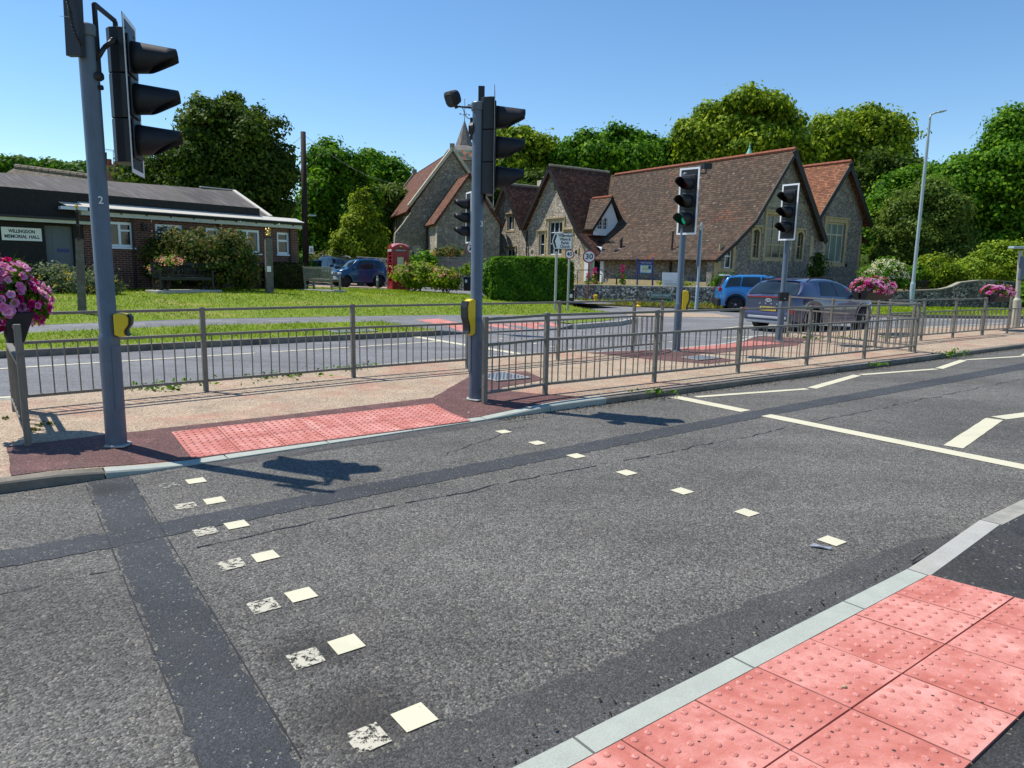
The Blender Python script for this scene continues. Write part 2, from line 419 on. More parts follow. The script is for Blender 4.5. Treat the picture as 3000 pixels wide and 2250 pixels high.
def flint(name, sc, mortar, tone=1.0, mute=0.0):
    t = NT(name); co = t.coord('UV', (1, 1.25, 1)); nd = t.n('TexNoise'); nd.inputs['Scale'].default_value = 6; t.L.new(co, nd.inputs['Vector'])
    vm = t.n('VectorMath'); vm.operation = 'MULTIPLY_ADD'; t.L.new(nd.outputs['Color'], vm.inputs[0]); vm.inputs[1].default_value = (.04, .04, 0); t.L.new(co, vm.inputs[2])
    cc = vm.outputs[0]
    d = t.voro(cc, sc, 'DISTANCE_TO_EDGE'); col = t.sep(t.voro(cc, sc, out='Color'))
    k = lambda a: tuple(x*tone for x in a)
    st = t.ramp(col[0], [(.0, k((.05, .048, .05))), (.3, k((.15, .135, .125))), (.55, k((.33, .29, .24))), (.8, k((.55, .49, .40))), (1, k((.80, .76, .68)))])
    st = t.mix(t.ramp(t.noise(cc, 40, 4, .7), [(.4, 0.0), (.7, .5)]), st, k((.07, .06, .06)))
    if mute: st = t.mix(mute, st, mortar)
    c = t.mix(t.ramp(d, [(.02, 1.0), (.09, 0.0)]), st, mortar)
    g = t.noise(co, .6, 6, .65); c = t.mix(1.0, c, t.ramp(g, [(.3, .72), (.7, 1.12)]), 'MULTIPLY')
    t.bump(t.ramp(d, [(.0, 0.0), (.2, 1.0)]), .9, .03); MAT[name] = t.fin(c, .75, .35)
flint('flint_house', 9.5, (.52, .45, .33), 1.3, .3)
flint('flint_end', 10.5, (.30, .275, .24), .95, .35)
flint('flint_wall', 10.0, (.20, .165, .12), 1.7)
flint('flint_dark', 9.0, (.10, .09, .08), .7)
flint('flint_church', 6.0, (.33, .305, .215), .8, .5)
def brickm(name, a, b, mortar, bw, bh, ms=.01, bump=.01, var=(.7, 1.25), extra=None, nz=2.0):
    t = NT(name); co = t.coord('UV'); x = t.n('TexBrick'); t.L.new(co, x.inputs['Vector'])
    x.inputs['Scale'].default_value = 1; x.inputs['Brick Width'].default_value = bw; x.inputs['Row Height'].default_value = bh
    x.inputs['Mortar Size'].default_value = ms; x.inputs['Mortar Smooth'].default_value = .2; x.inputs['Bias'].default_value = 0
    x.inputs['Color1'].default_value = (*a, 1); x.inputs['Color2'].default_value = (*b, 1); x.inputs['Mortar'].default_value = (*mortar, 1)
    c = x.outputs['Color']; g = t.noise(co, nz, 6, .7); c = t.mix(1.0, c, t.ramp(g, [(.3, var[0]), (.7, var[1])]), 'MULTIPLY')
    if extra: c = extra(t, co, c)
    t.bump(x.outputs['Fac'], .6, -bump); MAT[name] = t.fin(c, .8, .3); return t
brickm('brick_hall', (.135, .042, .03), (.085, .028, .025), (.23, .17, .13), .225, .075, .011, var=(.7, 1.3))
brickm('brick_red', (.30, .10, .06), (.22, .07, .05), (.3, .25, .2), .225, .075, .01)
def rooftile(name, cols, course=.105, tw=.17, hot=(.42, .12, .04), hots=(.60, .72, .7), dark=.6, moss=None, patch=None):
    """plain clay tiles: each course overlaps the next; every tile has its own colour"""
    t = NT(name); co = t.coord('UV'); s = t.sep(co)
    nz = t.noise(co, 1.6, 3, .5); vv = t.math('ADD', s[1], t.math('MULTIPLY', nz, .035))
    rowf = t.math('DIVIDE', vv, course); row = t.math('FLOOR', rowf); fr = t.math('SUBTRACT', rowf, row)
    off = t.math('MULTIPLY', t.math('MODULO', row, 2.0), .5)
    colf = t.math('ADD', t.math('DIVIDE', s[0], tw), off); ci = t.math('FLOOR', colf); cfr = t.math('SUBTRACT', colf, ci)
    cb = t.n('CombineXYZ'); t.L.new(ci, cb.inputs[0]); t.L.new(row, cb.inputs[1])
    wn = t.n('TexWhiteNoise'); t.L.new(cb.outputs[0], wn.inputs['Vector']); w = t.sep(wn.outputs['Color'])
    c = t.ramp(w[0], [(0, cols[0]), (.35, cols[1]), (.7, cols[2]), (1, cols[3])])
    h = t.noise(co, .55, 6, .7, .8); hm = t.math('MULTIPLY', t.ramp(h, [(hots[0], 0.0), (hots[1], hots[2])]), t.ramp(w[1], [(.45, 0.05), (.7, 1.0)]))
    c = t.mix(hm, c, hot)
    l = t.noise(co, 5, 6, .7); c = t.mix(1.0, c, t.ramp(l, [(.3, .75), (.7, 1.2)]), 'MULTIPLY')
    c = t.mix(t.ramp(w[2], [(.992, 0.0), (.994, .45)]), c, (.34, .28, .20))
    if moss: c = moss(t, co, c)
    gap = t.math('LESS_THAN', cfr, .08); c = t.mix(t.math('MULTIPLY', gap, .45), c, (.02, .018, .015))
    lip_shade = t.math('LESS_THAN', fr, .28); c = t.mix(t.math('MULTIPLY', lip_shade, dark), c, (.022, .018, .015))  # shade along each course's lower edge, painted as a dark band
    ht = t.math('ADD', t.math('MULTIPLY', fr, -1.0), t.math('MULTIPLY', w[1], .4))
    t.bump(ht, .8, .03); MAT[name] = t.fin(c, .85, .25)
def lichen(t, co, c):   # pale lichen near the exposed gable edge (u runs along the roof)
    f = t.noise(co, 1.1, 7, .75); g = t.noise(t.coord('Object'), .22, 3, .5)
    c = t.mix(t.ramp(f, [(.56, 0.0), (.66, .45)]), c, (.17, .15, .085)); return t.mix(t.ramp(g, [(.35, .25), (.65, 0.0)]), c, (.02, .016, .012))
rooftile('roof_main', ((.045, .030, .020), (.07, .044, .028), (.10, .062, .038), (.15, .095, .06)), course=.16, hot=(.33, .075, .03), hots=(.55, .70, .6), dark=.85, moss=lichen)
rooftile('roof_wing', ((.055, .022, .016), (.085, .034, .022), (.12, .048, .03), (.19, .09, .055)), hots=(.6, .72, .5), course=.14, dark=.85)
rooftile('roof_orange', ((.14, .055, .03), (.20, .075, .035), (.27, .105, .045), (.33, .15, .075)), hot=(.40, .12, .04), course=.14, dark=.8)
rooftile('roof_church', ((.09, .035, .022), (.13, .048, .028), (.17, .065, .035), (.22, .10, .055)), course=.14, hot=(.34, .13, .05), hots=(.55, .72, .6))
rooftile('roof_church_dark', ((.11, .05, .035), (.15, .065, .04), (.20, .09, .05), (.24, .13, .08)), course=.14, hot=(.30, .12, .05))
rooftile('roof_stone', ((.15, .13, .10), (.20, .16, .12), (.26, .21, .15), (.30, .26, .2)), hot=(.3, .17, .09))
def shingle():
    t = NT('spire_shingle'); co = t.coord('UV'); x = t.n('TexBrick'); t.L.new(co, x.inputs['Vector']); x.inputs['Scale'].default_value = 1
    x.inputs['Brick Width'].default_value = .3; x.inputs['Row Height'].default_value = .22; x.inputs['Mortar Size'].default_value = .02
    x.inputs['Color1'].default_value = (.15, .15, .14, 1); x.inputs['Color2'].default_value = (.23, .215, .195, 1); x.inputs['Mortar'].default_value = (.09, .08, .08, 1)
    w = t.noise(co, 3, 5, .8); c = t.mix(t.ramp(w, [(.5, 0.0), (.65, .6)]), x.outputs[0], (.26, .14, .10)); t.bump(x.outputs['Fac'], .5, -.02); MAT['shingle'] = t.fin(c, .8, .3)
    t = NT('spire_skirt'); co = t.coord('UV'); w = t.sep(t.voro(co, 3.2, out='Color'))
    c = t.ramp(w[0], [(0, (.06, .10, .08)), (.3, (.10, .19, .14)), (.5, (.30, .10, .06)), (.75, (.40, .17, .10)), (1, (.48, .33, .2))], 'CONSTANT'); MAT['skirt'] = t.fin(c, .8, .3)
shingle()
def felt():
    t = NT('roof_felt'); co = t.coord('UV'); s = t.sep(co); ci = t.math('FLOOR', t.math('DIVIDE', s[0], 1.25)); wn = t.n('TexWhiteNoise'); wn.noise_dimensions = '1D'; t.L.new(ci, wn.inputs['W'])
    cs = t.coord('UV', (4.5, .35, 1), rot=.16); st = t.noise(cs, 1.5, 6, .7); f = t.noise(co, 30, 5, .7)
    c = t.ramp(wn.outputs['Value'], [(0, (.060, .052, .046)), (1, (.095, .082, .072))])
    c = t.mix(t.ramp(st, [(.50, 0.0), (.68, .7)]), c, (.21, .20, .185)); c = t.mix(1.0, c, t.ramp(f, [(.3, .75), (.7, 1.2)]), 'MULTIPLY')
    e = t.noise(co, .8, 4, .6); c = t.mix(t.ramp(e, [(.55, 0.0), (.7, .5)]), c, (.14, .105, .065)); MAT['felt'] = t.fin(c, .8, .3)
felt()
def metalpaint(name, col, rough=.35, streak=.12, vary=(1, 1, .08)):
    t = NT(name); co = t.coord('Object', vary); f = t.noise(co, 60, 5, .7); g = t.noise(t.coord('Object'), 5, 6, .7)
    c = t.ramp(f, [(.3, tuple(x*(1-streak) for x in col)), (.7, tuple(x*(1+streak) for x in col))]); c = t.mix(1.0, c, t.ramp(g, [(.3, .88), (.7, 1.1)]), 'MULTIPLY')
    t.bump(g, .12, .002); MAT[name] = t.fin(c, rough, .5); return t.m
metalpaint('pole_grey', (.095, .125, .165), .42)
metalpaint('pole_pale', (.34, .42, .46), .45)
metalpaint('pole_cream', (.42, .39, .30), .6)
metalpaint('rail_metal', (.165, .152, .125), .55, .25)
metalpaint('rail_galv', (.40, .39, .35), .45, .2)
simple('signal_black', (.008, .009, .012), .45, .5, var=.2)
simple('visor_black', (.011, .012, .016), .6, .4, var=.15)
simple('white_edge', (.82, .84, .86), .4, .5, var=.03)
simple('white_paint', (.70, .74, .78), .45, .5, var=.06)
simple('upvc', (.72, .78, .84), .3, .5, var=.03)
simple('yellow_box', (.72, .50, .015), .45, .4, var=.08)
simple('yellow_marker', (.70, .42, .01), .6, .4, var=.15)
simple('dark_metal', (.010, .010, .011), .5, .5, var=.2)
simple('black_timber_shade', (.018, .017, .016), .7, .3, var=.35, vs=12)  # black boards; also stands in for shade in the hall entrance
simple('barge', (.022, .018, .016), .6, .3, var=.3)
simple('stone_trim', (.42, .34, .19), .85, .3, var=.22, vs=4)
simple('stone_pale', (.50, .46, .33), .85, .3, var=.2, vs=4)
simple('stone_grey', (.27, .25, .19), .85, .3, var=.25, vs=3)
simple('lead_blue', (.34, .39, .47), .5, .5, var=.15)
simple('fascia_white', (.50, .51, .45), .5, .4, var=.1)
simple('fascia_blue', (.55, .62, .72), .5, .4, var=.1)
simple('polycarb', (.58, .54, .46), .5, .4, var=.08)
simple('door_grey', (.13, .15, .165), .6, .4, var=.08)
simple('sign_white', (.78, .80, .78), .4, .5, var=.03)
simple('sign_black', (.015, .015, .02), .5, .4)
simple('sign_red', (.45, .02, .03), .45, .5, var=.08)
simple('sign_green', (.01, .10, .055), .45, .5, var=.1)
simple('sign_back', (.30, .30, .29), .6, .4)
simple('board_blue', (.012, .025, .17), .4, .5, var=.1)
simple('lens_red', (.10, .01, .008), .25, .5); simple('lens_amber', (.12, .05, .008), .25, .5)
simple('lens_green', (.01, .22, .12), .25, .5, emit=((.02, .50, .28), .35))
simple('gold', (.62, .42, .10), .35, .5, metal=.7, var=.2)
simple('oak', (.13, .12, .105), .85, .3, var=.35, vs=9)
simple('oak_grey', (.23, .225, .19), .85, .3, var=.25, vs=9)
simple('fence_wood', (.25, .22, .20), .85, .3, var=.3, vs=5)
simple('creosote', (.022, .012, .010), .8, .3, var=.4)
simple('phone_red', (.27, .004, .012), .35, .5, var=.15)
simple('phone_roof_sunlit', (.40, .13, .155), .6, .3, var=.1)  # sunlit look of the red dome put into a paler pink
simple('copper_green', (.16, .42, .33), .7, .3, var=.2)
simple('terracotta', (.28, .09, .05), .8, .3, var=.2)
simple('poster_a', (.62, .58, .25), .6); simple('poster_b', (.66, .68, .70), .6); simple('poster_c', (.15, .35, .40), .6)
simple('tyre', (.018, .018, .02), .8, .3); simple('alloy', (.40, .41, .43), .3, .5, metal=.6); simple('alloy_black', (.03, .03, .035), .35, .5)
simple('plastic_black', (.012, .013, .016), .55, .4); simple('lamp_red', (.32, .01, .015), .2, .5); simple('lamp_clear', (.60, .64, .70), .15, .6)
simple('plate_yellow', (.68, .48, .06), .4, .4); simple('plate_white', (.75, .76, .75), .4, .4)
simple('silver_trim', (.45, .47, .49), .35, .5, metal=.4)
def carpaint(name, col, metal=.35):
    t = NT(name); lw = t.n('LayerWeight'); lw.inputs[0].default_value = .35
    c = t.mix(lw.outputs['Facing'], col, tuple(min(1, x*1.25+.01) for x in col)); MAT[name] = t.fin(c, .28, .5, metal, 1.0); t.b.inputs['Coat Roughness'].default_value = .04
carpaint('paint_lilac', (.050, .060, .125)); carpaint('paint_sky', (.02, .20, .50), .1); carpaint('paint_navy', (.0, .045, .13), .1); carpaint('paint_black', (.004, .0045, .007), .0)
def glass(name, col, rough=.05):
    t = NT(name); f = t.noise(t.coord('Object'), 1.2, 2, .5); c = t.ramp(f, [(.35, tuple(x*.6 for x in col)), (.7, tuple(x*1.5 for x in col))]); MAT[name] = t.fin(c, rough, .55)
glass('car_glass', (.018, .028, .036)); glass('window_glass', (.02, .028, .028), .12); glass('window_dark', (.012, .014, .016))
def leaded():
    t = NT('leaded_glass'); co = t.coord('UV'); x = t.n('TexBrick'); t.L.new(co, x.inputs['Vector']); x.offset = 0
    x.inputs['Scale'].default_value = 1; x.inputs['Brick Width'].default_value = .16; x.inputs['Row Height'].default_value = .2; x.inputs['Mortar Size'].default_value = .012
    x.inputs['Color1'].default_value = (.012, .016, .017, 1); x.inputs['Color2'].default_value = (.03, .035, .034, 1); x.inputs['Mortar'].default_value = (.10, .10, .10, 1); MAT['leaded'] = t.fin(x.outputs[0], .2, .6)
    t = NT('curtain_glass'); co = t.coord('UV', (9, .3, 1)); f = t.noise(co, 1.4, 3, .6); c = t.ramp(f, [(.35, (.07, .11, .10)), (.65, (.22, .31, .28))]); MAT['curtain'] = t.fin(c, .3, .6)
leaded()
def cover():
    t = NT('cover_metal'); co = t.coord('UV'); s = t.sep(co); w = t.math('SINE', t.math('MULTIPLY', s[0], 120.0)); c = t.ramp(t.math('ADD', t.math('MULTIPLY', w, .5), .5), [(0, (.10, .11, .12)), (1, (.34, .36, .38))]); t.bump(w, .5, .004); MAT['cover'] = t.fin(c, .45, .5, .5)
cover()
def dryearth():
    t = NT('dry_verge'); co = t.coord('UV'); f = t.noise(co, 12, 7, .75); g = t.noise(co, 1.6, 5, .6)
    c = t.ramp(f, [(.3, (.08, .06, .03)), (.55, (.24, .18, .09)), (.75, (.38, .30, .17))]); c = t.mix(t.ramp(g, [(.5, 0.0), (.62, .7)]), c, (.10, .16, .02)); t.bump(f, .8, .03); MAT['dry'] = t.fin(c, .95, .1)
dryearth()
blades('grit_stone', (.05, .045, .035), (.20, .16, .11), (.45, .40, .32), .9)

def stain():
    t = NT('oil_stain'); co = t.coord('Generated'); s_ = t.sep(co); dx = t.math('SUBTRACT', s_[0], .5); dy = t.math('SUBTRACT', s_[1], .5); r = t.math('SQRT', t.math('ADD', t.math('MULTIPLY', dx, dx), t.math('MULTIPLY', dy, dy)))
    n = t.noise(t.coord('UV'), 6, 6, .7); a = t.ramp(t.math('ADD', r, t.math('MULTIPLY', n, .35)), [(.25, .40), (.62, 0.0)]); t.fin((.022, .021, .020), .7, .4)
    tr = t.n('BsdfTransparent'); mx = t.n('MixShader'); t.L.new(a, mx.inputs[0]); t.L.new(tr.outputs[0], mx.inputs[1]); t.L.new(t.b.outputs[0], mx.inputs[2]); t.L.new(mx.outputs[0], t.t.nodes['Material Output'].inputs[0]); MAT['stain'] = t.m
stain()
# ---------------------------------------------------------------- ground, roads, kerbs, markings
def lerpt(x, T):
    for (a, b), (c, d) in zip(T[:-1], T[1:]):
        if x <= c: return b+(d-b)*max(0, min(1, (x-a)/(c-a)))
    return T[-1][1]
def sst(t): t = max(0., min(1., t)); return t*t*(3-2*t)
IH = .08
VF = [(-30, 6.0), (1.0, 6.0), (1.3, 6.04), (3, 6.13), (4.1, 6.18), (6, 6.2), (100, 6.2)]
VB = [(-30, 9.7), (0, 9.7), (2.4, 10.07), (6, 10.38), (10, 10.35), (11.5, 10.0), (14.5, 10.2), (15.5, 10.6), (19.3, 10.7), (23, 10.0), (28.7, 9.0), (40, 7.0), (60, 3.5)]
HK = [(.3, IH), (1.25, .012), (4.2, .012), (5.3, IH)]
HB = [(9.0, IH), (9.8, .015), (13.6, .015), (14.8, IH)]
def kf(u):
    vf = lerpt(u, VF)
    if u > 20: vf -= (u-20)**1.5*.02
    return vf
def iz(x, y):
    u, v = toUV(x, y); a = lerpt(u, HK); b = lerpt(u, HB)
    z = a+(IH-a)*sst((v-kf(u)-.14)/.95); zb = b+(IH-b)*sst((lerpt(u, VB)-v)/.95)
    return min(z, zb)
def gz(x, y):
    """height of the green, its paths and the streets behind it"""
    u, v = toUV(x, y)
    R = lerpt(u, [(8, .52), (17, .30), (22, .12), (28, .04)])
    return .12+R*sst((v-14.8)/12.5)
def flat(z): return lambda x, y: z
# the wide ground sheet under everything
mb = MB(); mb.add([(-900, -60, -.12), (900, -60, -.12), (900, 1400, -.12), (-900, 1400, -.12)], [(0, 1, 2, 3)]); struct('ground', mb, MAT['grass'])
# carriageways: one asphalt sheet, finer near the camera only in its shader
poly = [uv2(-60, -3), uv2(140, -3), uv2(140, 12), uv2(60, 14), uv2(38, 19.5), (9, 37.0), (2, 46), (-16, 64), (-26, 60), (-9, 40), uv2(16, 22), uv2(14, 14.7), uv2(-60, 14.7)]
npoly = [uv2(-60, -3), uv2(140, -3), uv2(140, 6.4), uv2(-60, 6.4)]
sheet('road', npoly, 200, flat(0.0), MAT['road_asphalt'])
sheet('far_road', [uv2(-60, 6.4), uv2(140, 6.4)]+poly[2:], 200, lambda x, y: 0.0, MAT['far_asphalt'])
# trench reinstatements cut through the old asphalt
def strip(name, pts_uv, z, mat, jit=.010, edge=.04):
    sheet(name, [uv2(*p) for p in pts_uv], 400, flat(z), mat, jitter=jit, edge=edge)
strip('trench_patch', [(.44, 1.69), (.72, 1.69), (.74, 3.2), (.76, 4.5), (.80, 5.99), (.53, 5.99), (.50, 4.4), (.47, 2.9)], .002, MAT['patch_asphalt'])
sheet('trench_patch', [uv2(*p) for p in [(-12, 4.50), (0.6, 4.49), (.76, 4.50), (7.6, 4.68), (15.5, 4.64), (40, 4.4), (40, 4.74), (16.3, 5.0), (8.0, 4.95), (2.0, 4.80), (.6, 4.77), (-12, 4.74)]], 400, flat(.0033), MAT['patch_asphalt'], jitter=.008, edge=.05)
strip('gutter_patch', [(-3, 1.60), (.44, 1.60), (.72, 1.60), (4.2, 1.60), (5.0, 1.74), (4.6, 1.86), (2.6, 1.96), (.9, 2.0), (.0, 2.0), (-3, 1.95)], .0012, MAT['edge_asphalt'], .015, .1)
strip('gutter_patch', [(1.3, 5.88), (1.9, 5.86), (4.1, 6.02), (4.7, 6.12)  , (4.7, 6.19), (4.1, 6.17), (3, 6.12), (1.3, 6.03)], .0012, MAT['edge_asphalt'], .006, .1)
# long crack beside the joint: a thin dark ribbon that wanders
def crack(p0, p1, n, w, amp, name='crack'):
    mb = MB(); P = []; off = 0
    for i in range(n+1):
        off = off*.8+rng.normal(0, amp); t = i/n; u = p0[0]+(p1[0]-p0[0])*t; v = p0[1]+(p1[1]-p0[1])*t+off; P.append(uv2(u, v))
    for i in range(n):
        if rng.random() < .12: continue
        a, b = np.array(P[i]), np.array(P[i+1]); d = (b-a)/np.linalg.norm(b-a); m = np.array([-d[1], d[0]])*w*(.4+rng.random())
        mb.add([(*(a-m), .0042), (*(b-m), .0042), (*(b+m), .0042), (*(a+m), .0042)], [(0, 1, 2, 3)])
    struct(name, mb, MAT['dark_metal'])
crack((-6, 4.2), (.48, 4.15), 90, .004, .012); crack((.8, 4.22), (22, 4.15), 260, .005, .012); crack((.45, 2.2), (.5, 5.9), 50, .004, .004); crack((.73, 1.8), (.80, 5.9), 50, .004, .004)
crack((1.0, 5.9), (5.5, 6.0), 60, .003, .01); crack((3.2, 5.2), (4.6, 5.8), 25, .003, .02)
# crossing studs, painted squares 0.13 m, new ones crisp and old ones worn
def stud(u, v, mat, s=.064, z=.0052, skew=.0):
    mb = MB(); mb.add([(*uv2(u+a*s+rng.normal(0, .0015), v+b*s+rng.normal(0, .0015)), z) for a, b in ((-1, -1), (1, -1), (1, 1), (-1, 1))], [(0, 1, 2, 3)]); struct('crossing_stud', mb, mat)
VS = [5.57, 5.02, 4.46, 3.87, 3.29, 2.72, 2.10]
for i, v in enumerate(VS):
    stud(1.19-.006*i, v, MAT['paint_new']); stud(4.14, v+.08 if i < 3 else v+.05, MAT['paint_new'])
    stud(1.0-.006*i, v-.01, MAT['paint_faint'] if i in (0,) else MAT['paint_old'])
def band(name, p0, p1, w, mat, z=.0050, jit=.002):
    a, b = np.array(uv2(*p0)), np.array(uv2(*p1)); d = (b-a)/np.linalg.norm(b-a); m = np.array([-d[1], d[0]])*w/2
    P = [tuple(a-m), tuple(b-m), tuple(b+m), tuple(a+m)]
    sheet(name, P, 400, flat(z), mat, jitter=jit, edge=.15)
for u, v, r in ((1.0, 2.2, .30), (1.02, 2.75, .22), (.62, 5.7, .2)):
    c = uv2(u, v); mb = MB(); mb.add([(c[0]+r*1.3*a, c[1]+r*b, .0047) for a, b in ((-1, -1), (1, -1), (1, 1), (-1, 1))], [(0, 1, 2, 3)]); struct('oil_stain', mb, MAT['stain'])
band('stop_line', (7.26, 1.72), (7.26, 4.70), .2, MAT['paint_new']); band('stop_line', (7.26, 4.98), (7.26, 6.08), .2, MAT['paint_new'], .0054)
zz = [(7.45, 5.94), (9.55, 5.50), (11.62, 5.86), (13.75, 5.50), (15.75, 5.84), (17.75, 5.46), (19.7, 5.85), (21.7, 5.5), (23.6, 5.8)]
for i, (a, b) in enumerate(zip(zz[:-1], zz[1:])):
    A, B = np.array(a), np.array(b); d = (B-A)/np.linalg.norm(B-A)*.06
    band('zigzag_line', tuple(A+d), tuple(B-d), .1 if i % 2 == 0 else .13, MAT['paint_new'], .0046+.0003*(i % 2))
zz = [(7.46, 2.78), (9.52, 3.12), (11.5, 2.75), (13.6, 3.1), (15.6, 2.8)]
for i, (a, b) in enumerate(zip(zz[:-1], zz[1:])):
    A, B = np.array(a), np.array(b); d = (B-A)/np.linalg.norm(B-A)*.06
    band('zigzag_line', tuple(A+d), tuple(B-d), .17, MAT['paint_new'], .0046)
# far carriageway lines
for a, b in (((-9, 12.4), (-5.2, 12.65)), ((-4.9, 12.68), (-.2, 12.93)), ((.1, 12.97), (3.95, 13.2)), ((4.25, 13.22), (5.85, 13.3)), ((6.05, 13.3), (8.05, 13.5))): band('lane_line', a, b, .1, MAT['paint_new'], .006)
band('stop_line', (8.1, 14.6), (8.3, 10.5), .2, MAT['paint_new'], .006)
for i in range(6):
    stud(9.7, 10.9+i*.62, MAT['paint_new'], .06, .008); stud(12.9, 11.0+i*.62, MAT['paint_new'], .06, .008)
zz = [(-9, 10.0), (-3, 9.95), (-1, 10.35), (1.0, 10.15), (3.0, 10.45), (5, 10.6), (7.6, 10.65)]
for a, b in zip(zz[:-1], zz[1:]): band('zigzag_line', a, b, .11, MAT['paint_new'], .007)
zz = [(14.5, 13.0), (17, 12.9), (19, 13.3), (21, 12.9), (24, 12.8), (28, 12.2), (34, 10.8)]
for a, b in zip(zz[:-1], zz[1:]): band('lane_line', a, b, .1, MAT['paint_new'], .006)
band('lane_line', (15.0, 11.1), (30, 10.0), .1, MAT['paint_new'], .006)
band('give_way_line', (15, 17.0), (23, 18.0), .2, MAT['paint_new'], .006)
sheet('buff_patch', [(4.6, 25.5), (8.3, 26.2), (8.0, 28.4), (5.4, 28.9), (4.0, 27.6)], 50, flat(.007), MAT['buff'])

# --- splitter island: paved slab with kerbs all round
US = [-30, -12, -6, -3, -1, 0, .3, .6, .9, 1.25, 1.8, 2.4, 3, 3.6, 4.2, 4.6, 5.0, 5.3, 6, 7, 8, 9, 9.4, 9.8, 10.5, 11.5, 12.5, 13.6, 14.2, 14.8, 16, 18, 20, 23, 26, 30, 34, 40, 48]
fr = [uv2(u, kf(u)+.13) for u in US]; bk = [uv2(u, lerpt(u, VB)-.13) for u in US]
sheet('island_paving', fr+bk[::-1], .45, iz, MAT['buff'])
def kerb_run(us, vfun, side, hfun, mats, seglen=.915, w=.13, name='kerb'):
    """kerb stones laid along a line; side=+1: slab lies at larger v"""
    u = us[0]; i = 0
    while u < us[1]-.05:
        u2 = min(u+seglen, us[1]); mb = MB(); g = .006; k = max(1, int((u2-u)/.25)); V = []; Fc = []
        for j in range(k+1):
            t = u+g+(u2-u-2*g)*j/k; v = vfun(t); h = hfun(t); b = .012 if h > .03 else .003
            for dv, z in ((0, -.05), (0, max(h-b, .001)), (b*side, h), (w*side, h+.002), (w*side, -.05)): V.append((*uv2(t, v+dv), z))
        for j in range(k):
            for q in range(4):
                a = j*5+q; f = (a, a+1, a+6, a+5); Fc.append(f if side < 0 else f[::-1])
        e = (0, 1, 2, 3, 4); Fc += [e if side > 0 else e[::-1], tuple(x+5*k for x in (e[::-1] if side > 0 else e))]
        m = mats(u) if callable(mats) else mats
        mb.add(V, Fc); struct(name, mb, m); u = u2; i += 1
kerb_run((-14, 45), kf, 1, lambda u: lerpt(u, HK), lambda u: MAT['kerb_new'] if .1 < u < 5.4 else MAT['kerb_old'])
kerb_run((-14, 45), lambda u: lerpt(u, VB), -1, lambda u: lerpt(u, HB), lambda u: MAT['kerb_grey'] if 9 < u < 15.5 else MAT['kerb_gutter'], 1.83)
izz = lambda d: (lambda x, y: iz(x, y)+d)
U = lambda L: [uv2(*p) for p in L]
# maroon macadam round the crossing, laid into the buff surface
sheet('maroon_surface', U([(.06, 6.14), (.06, 7.14), (.95, 7.19), (2.31, 7.2), (4.27, 7.28), (5.51, 8.41), (5.95, 8.1), (5.30, 7.3), (5.5, 6.9), (5.9, 6.34), (5.1, 6.33), (4.15, 6.31), (3, 6.26), (1.25, 6.17)]), .3, izz(.005), MAT['maroon_asphalt'], jitter=.006, edge=.15)
sheet('maroon_surface', U([(5.36, 7.45), (6.1, 8.68), (6.62, 8.45), (6.35, 7.68)]), .3, izz(.006), MAT['maroon_asphalt'])
sheet('maroon_surface', U([(9.5, 8.55), (9.2, 9.9), (10.0, 10.2), (11.6, 9.86), (14.3, 10.0), (15.7, 10.45), (16.0, 9.4), (14.4, 8.7), (11.5, 8.6), (10.9, 8.72), (10.85, 7.68), (9.95, 7.62)]), .4, izz(.006), MAT['maroon_asphalt'])
# tactile paving: pink 400 mm slabs with real blisters
def tactile(name, u0, v0, nu, nv, zf, tv=.4, blist=True, du=0.0, skip=lambda i, j: False):
    for i in range(nu):
        for j in range(nv):
            if skip(i, j): continue
            mb = MB(); g = .0038; a, b = u0+i*.4+g, u0+(i+1)*.4-g; c, d = v0+j*tv+g, v0+(j+1)*tv-g
            n = 4; V = [(*uv2(a+(b-a)*x/n, c+(d-c)*y/n),) for y in range(n+1) for x in range(n+1)]
            dz = rng.normal(0, .0006); V = [(x, y, zf(x, y)+.012+dz) for x, y in V]
            Fq = [(y*(n+1)+x, y*(n+1)+x+1, (y+1)*(n+1)+x+1, (y+1)*(n+1)+x) for y in range(n) for x in range(n)]
            mb.add(V, Fq)
            rim = [(*uv2(a, c),), (*uv2(b, c),), (*uv2(b, d),), (*uv2(a, d),)]; R = [(x, y, zf(x, y)+.012+dz) for x, y in rim]; R2 = [(x, y, z-.012) for x, y, z in R]
            mb.add(R+R2, [(q, (q+1) % 4, 4+(q+1) % 4, 4+q)[::-1] for q in range(4)])
            nb = 8
            for p in range(6):
                for q in range(6):
                    x, y = uv2(u0+i*.4+.034+p*.0664, v0+j*tv+(.034+q*.0664)*tv/.4); z = zf(x, y)+.012+dz; V = []
                    for r, h in ((.0150, 0), (.0120, .0048), (.006, .0068)):
                        for k in range(nb): V.append((x+r*math.cos(6.2832*k/nb), y+r*math.sin(6.2832*k/nb), z+h))
                    V.append((x, y, z+.0072)); Fb = []
                    for l in range(2):
                        for k in range(nb): Fb.append((l*nb+k, l*nb+(k+1) % nb, (l+1)*nb+(k+1) % nb, (l+1)*nb+k))
                    Fb += [(2*nb+k, 2*nb+(k+1) % nb, 3*nb) for k in range(nb)]
                    mb.add(V, Fb)
            o = struct(name, mb, MAT['tile'])
            me = o.data; l = me.uv_layers[0]; off = rng.random(2)*50
            ar = np.empty(len(l.data)*2, np.float32); l.data.foreach_get('uv', ar); ar = ar.reshape(-1, 2)+off.astype(np.float32); l.data.foreach_set('uv', ar.ravel())
tactile('tactile_slab', 1.30, 6.19, 7, 2, iz)
sheet('tile_bed', U([(1.29, 6.18), (4.11, 6.3), (4.11, 7.0), (1.29, 7.0)]), .3, izz(.002), MAT['tile_joint'])
tactile('tactile_slab', 11.6, 9.05, 7, 2, iz)
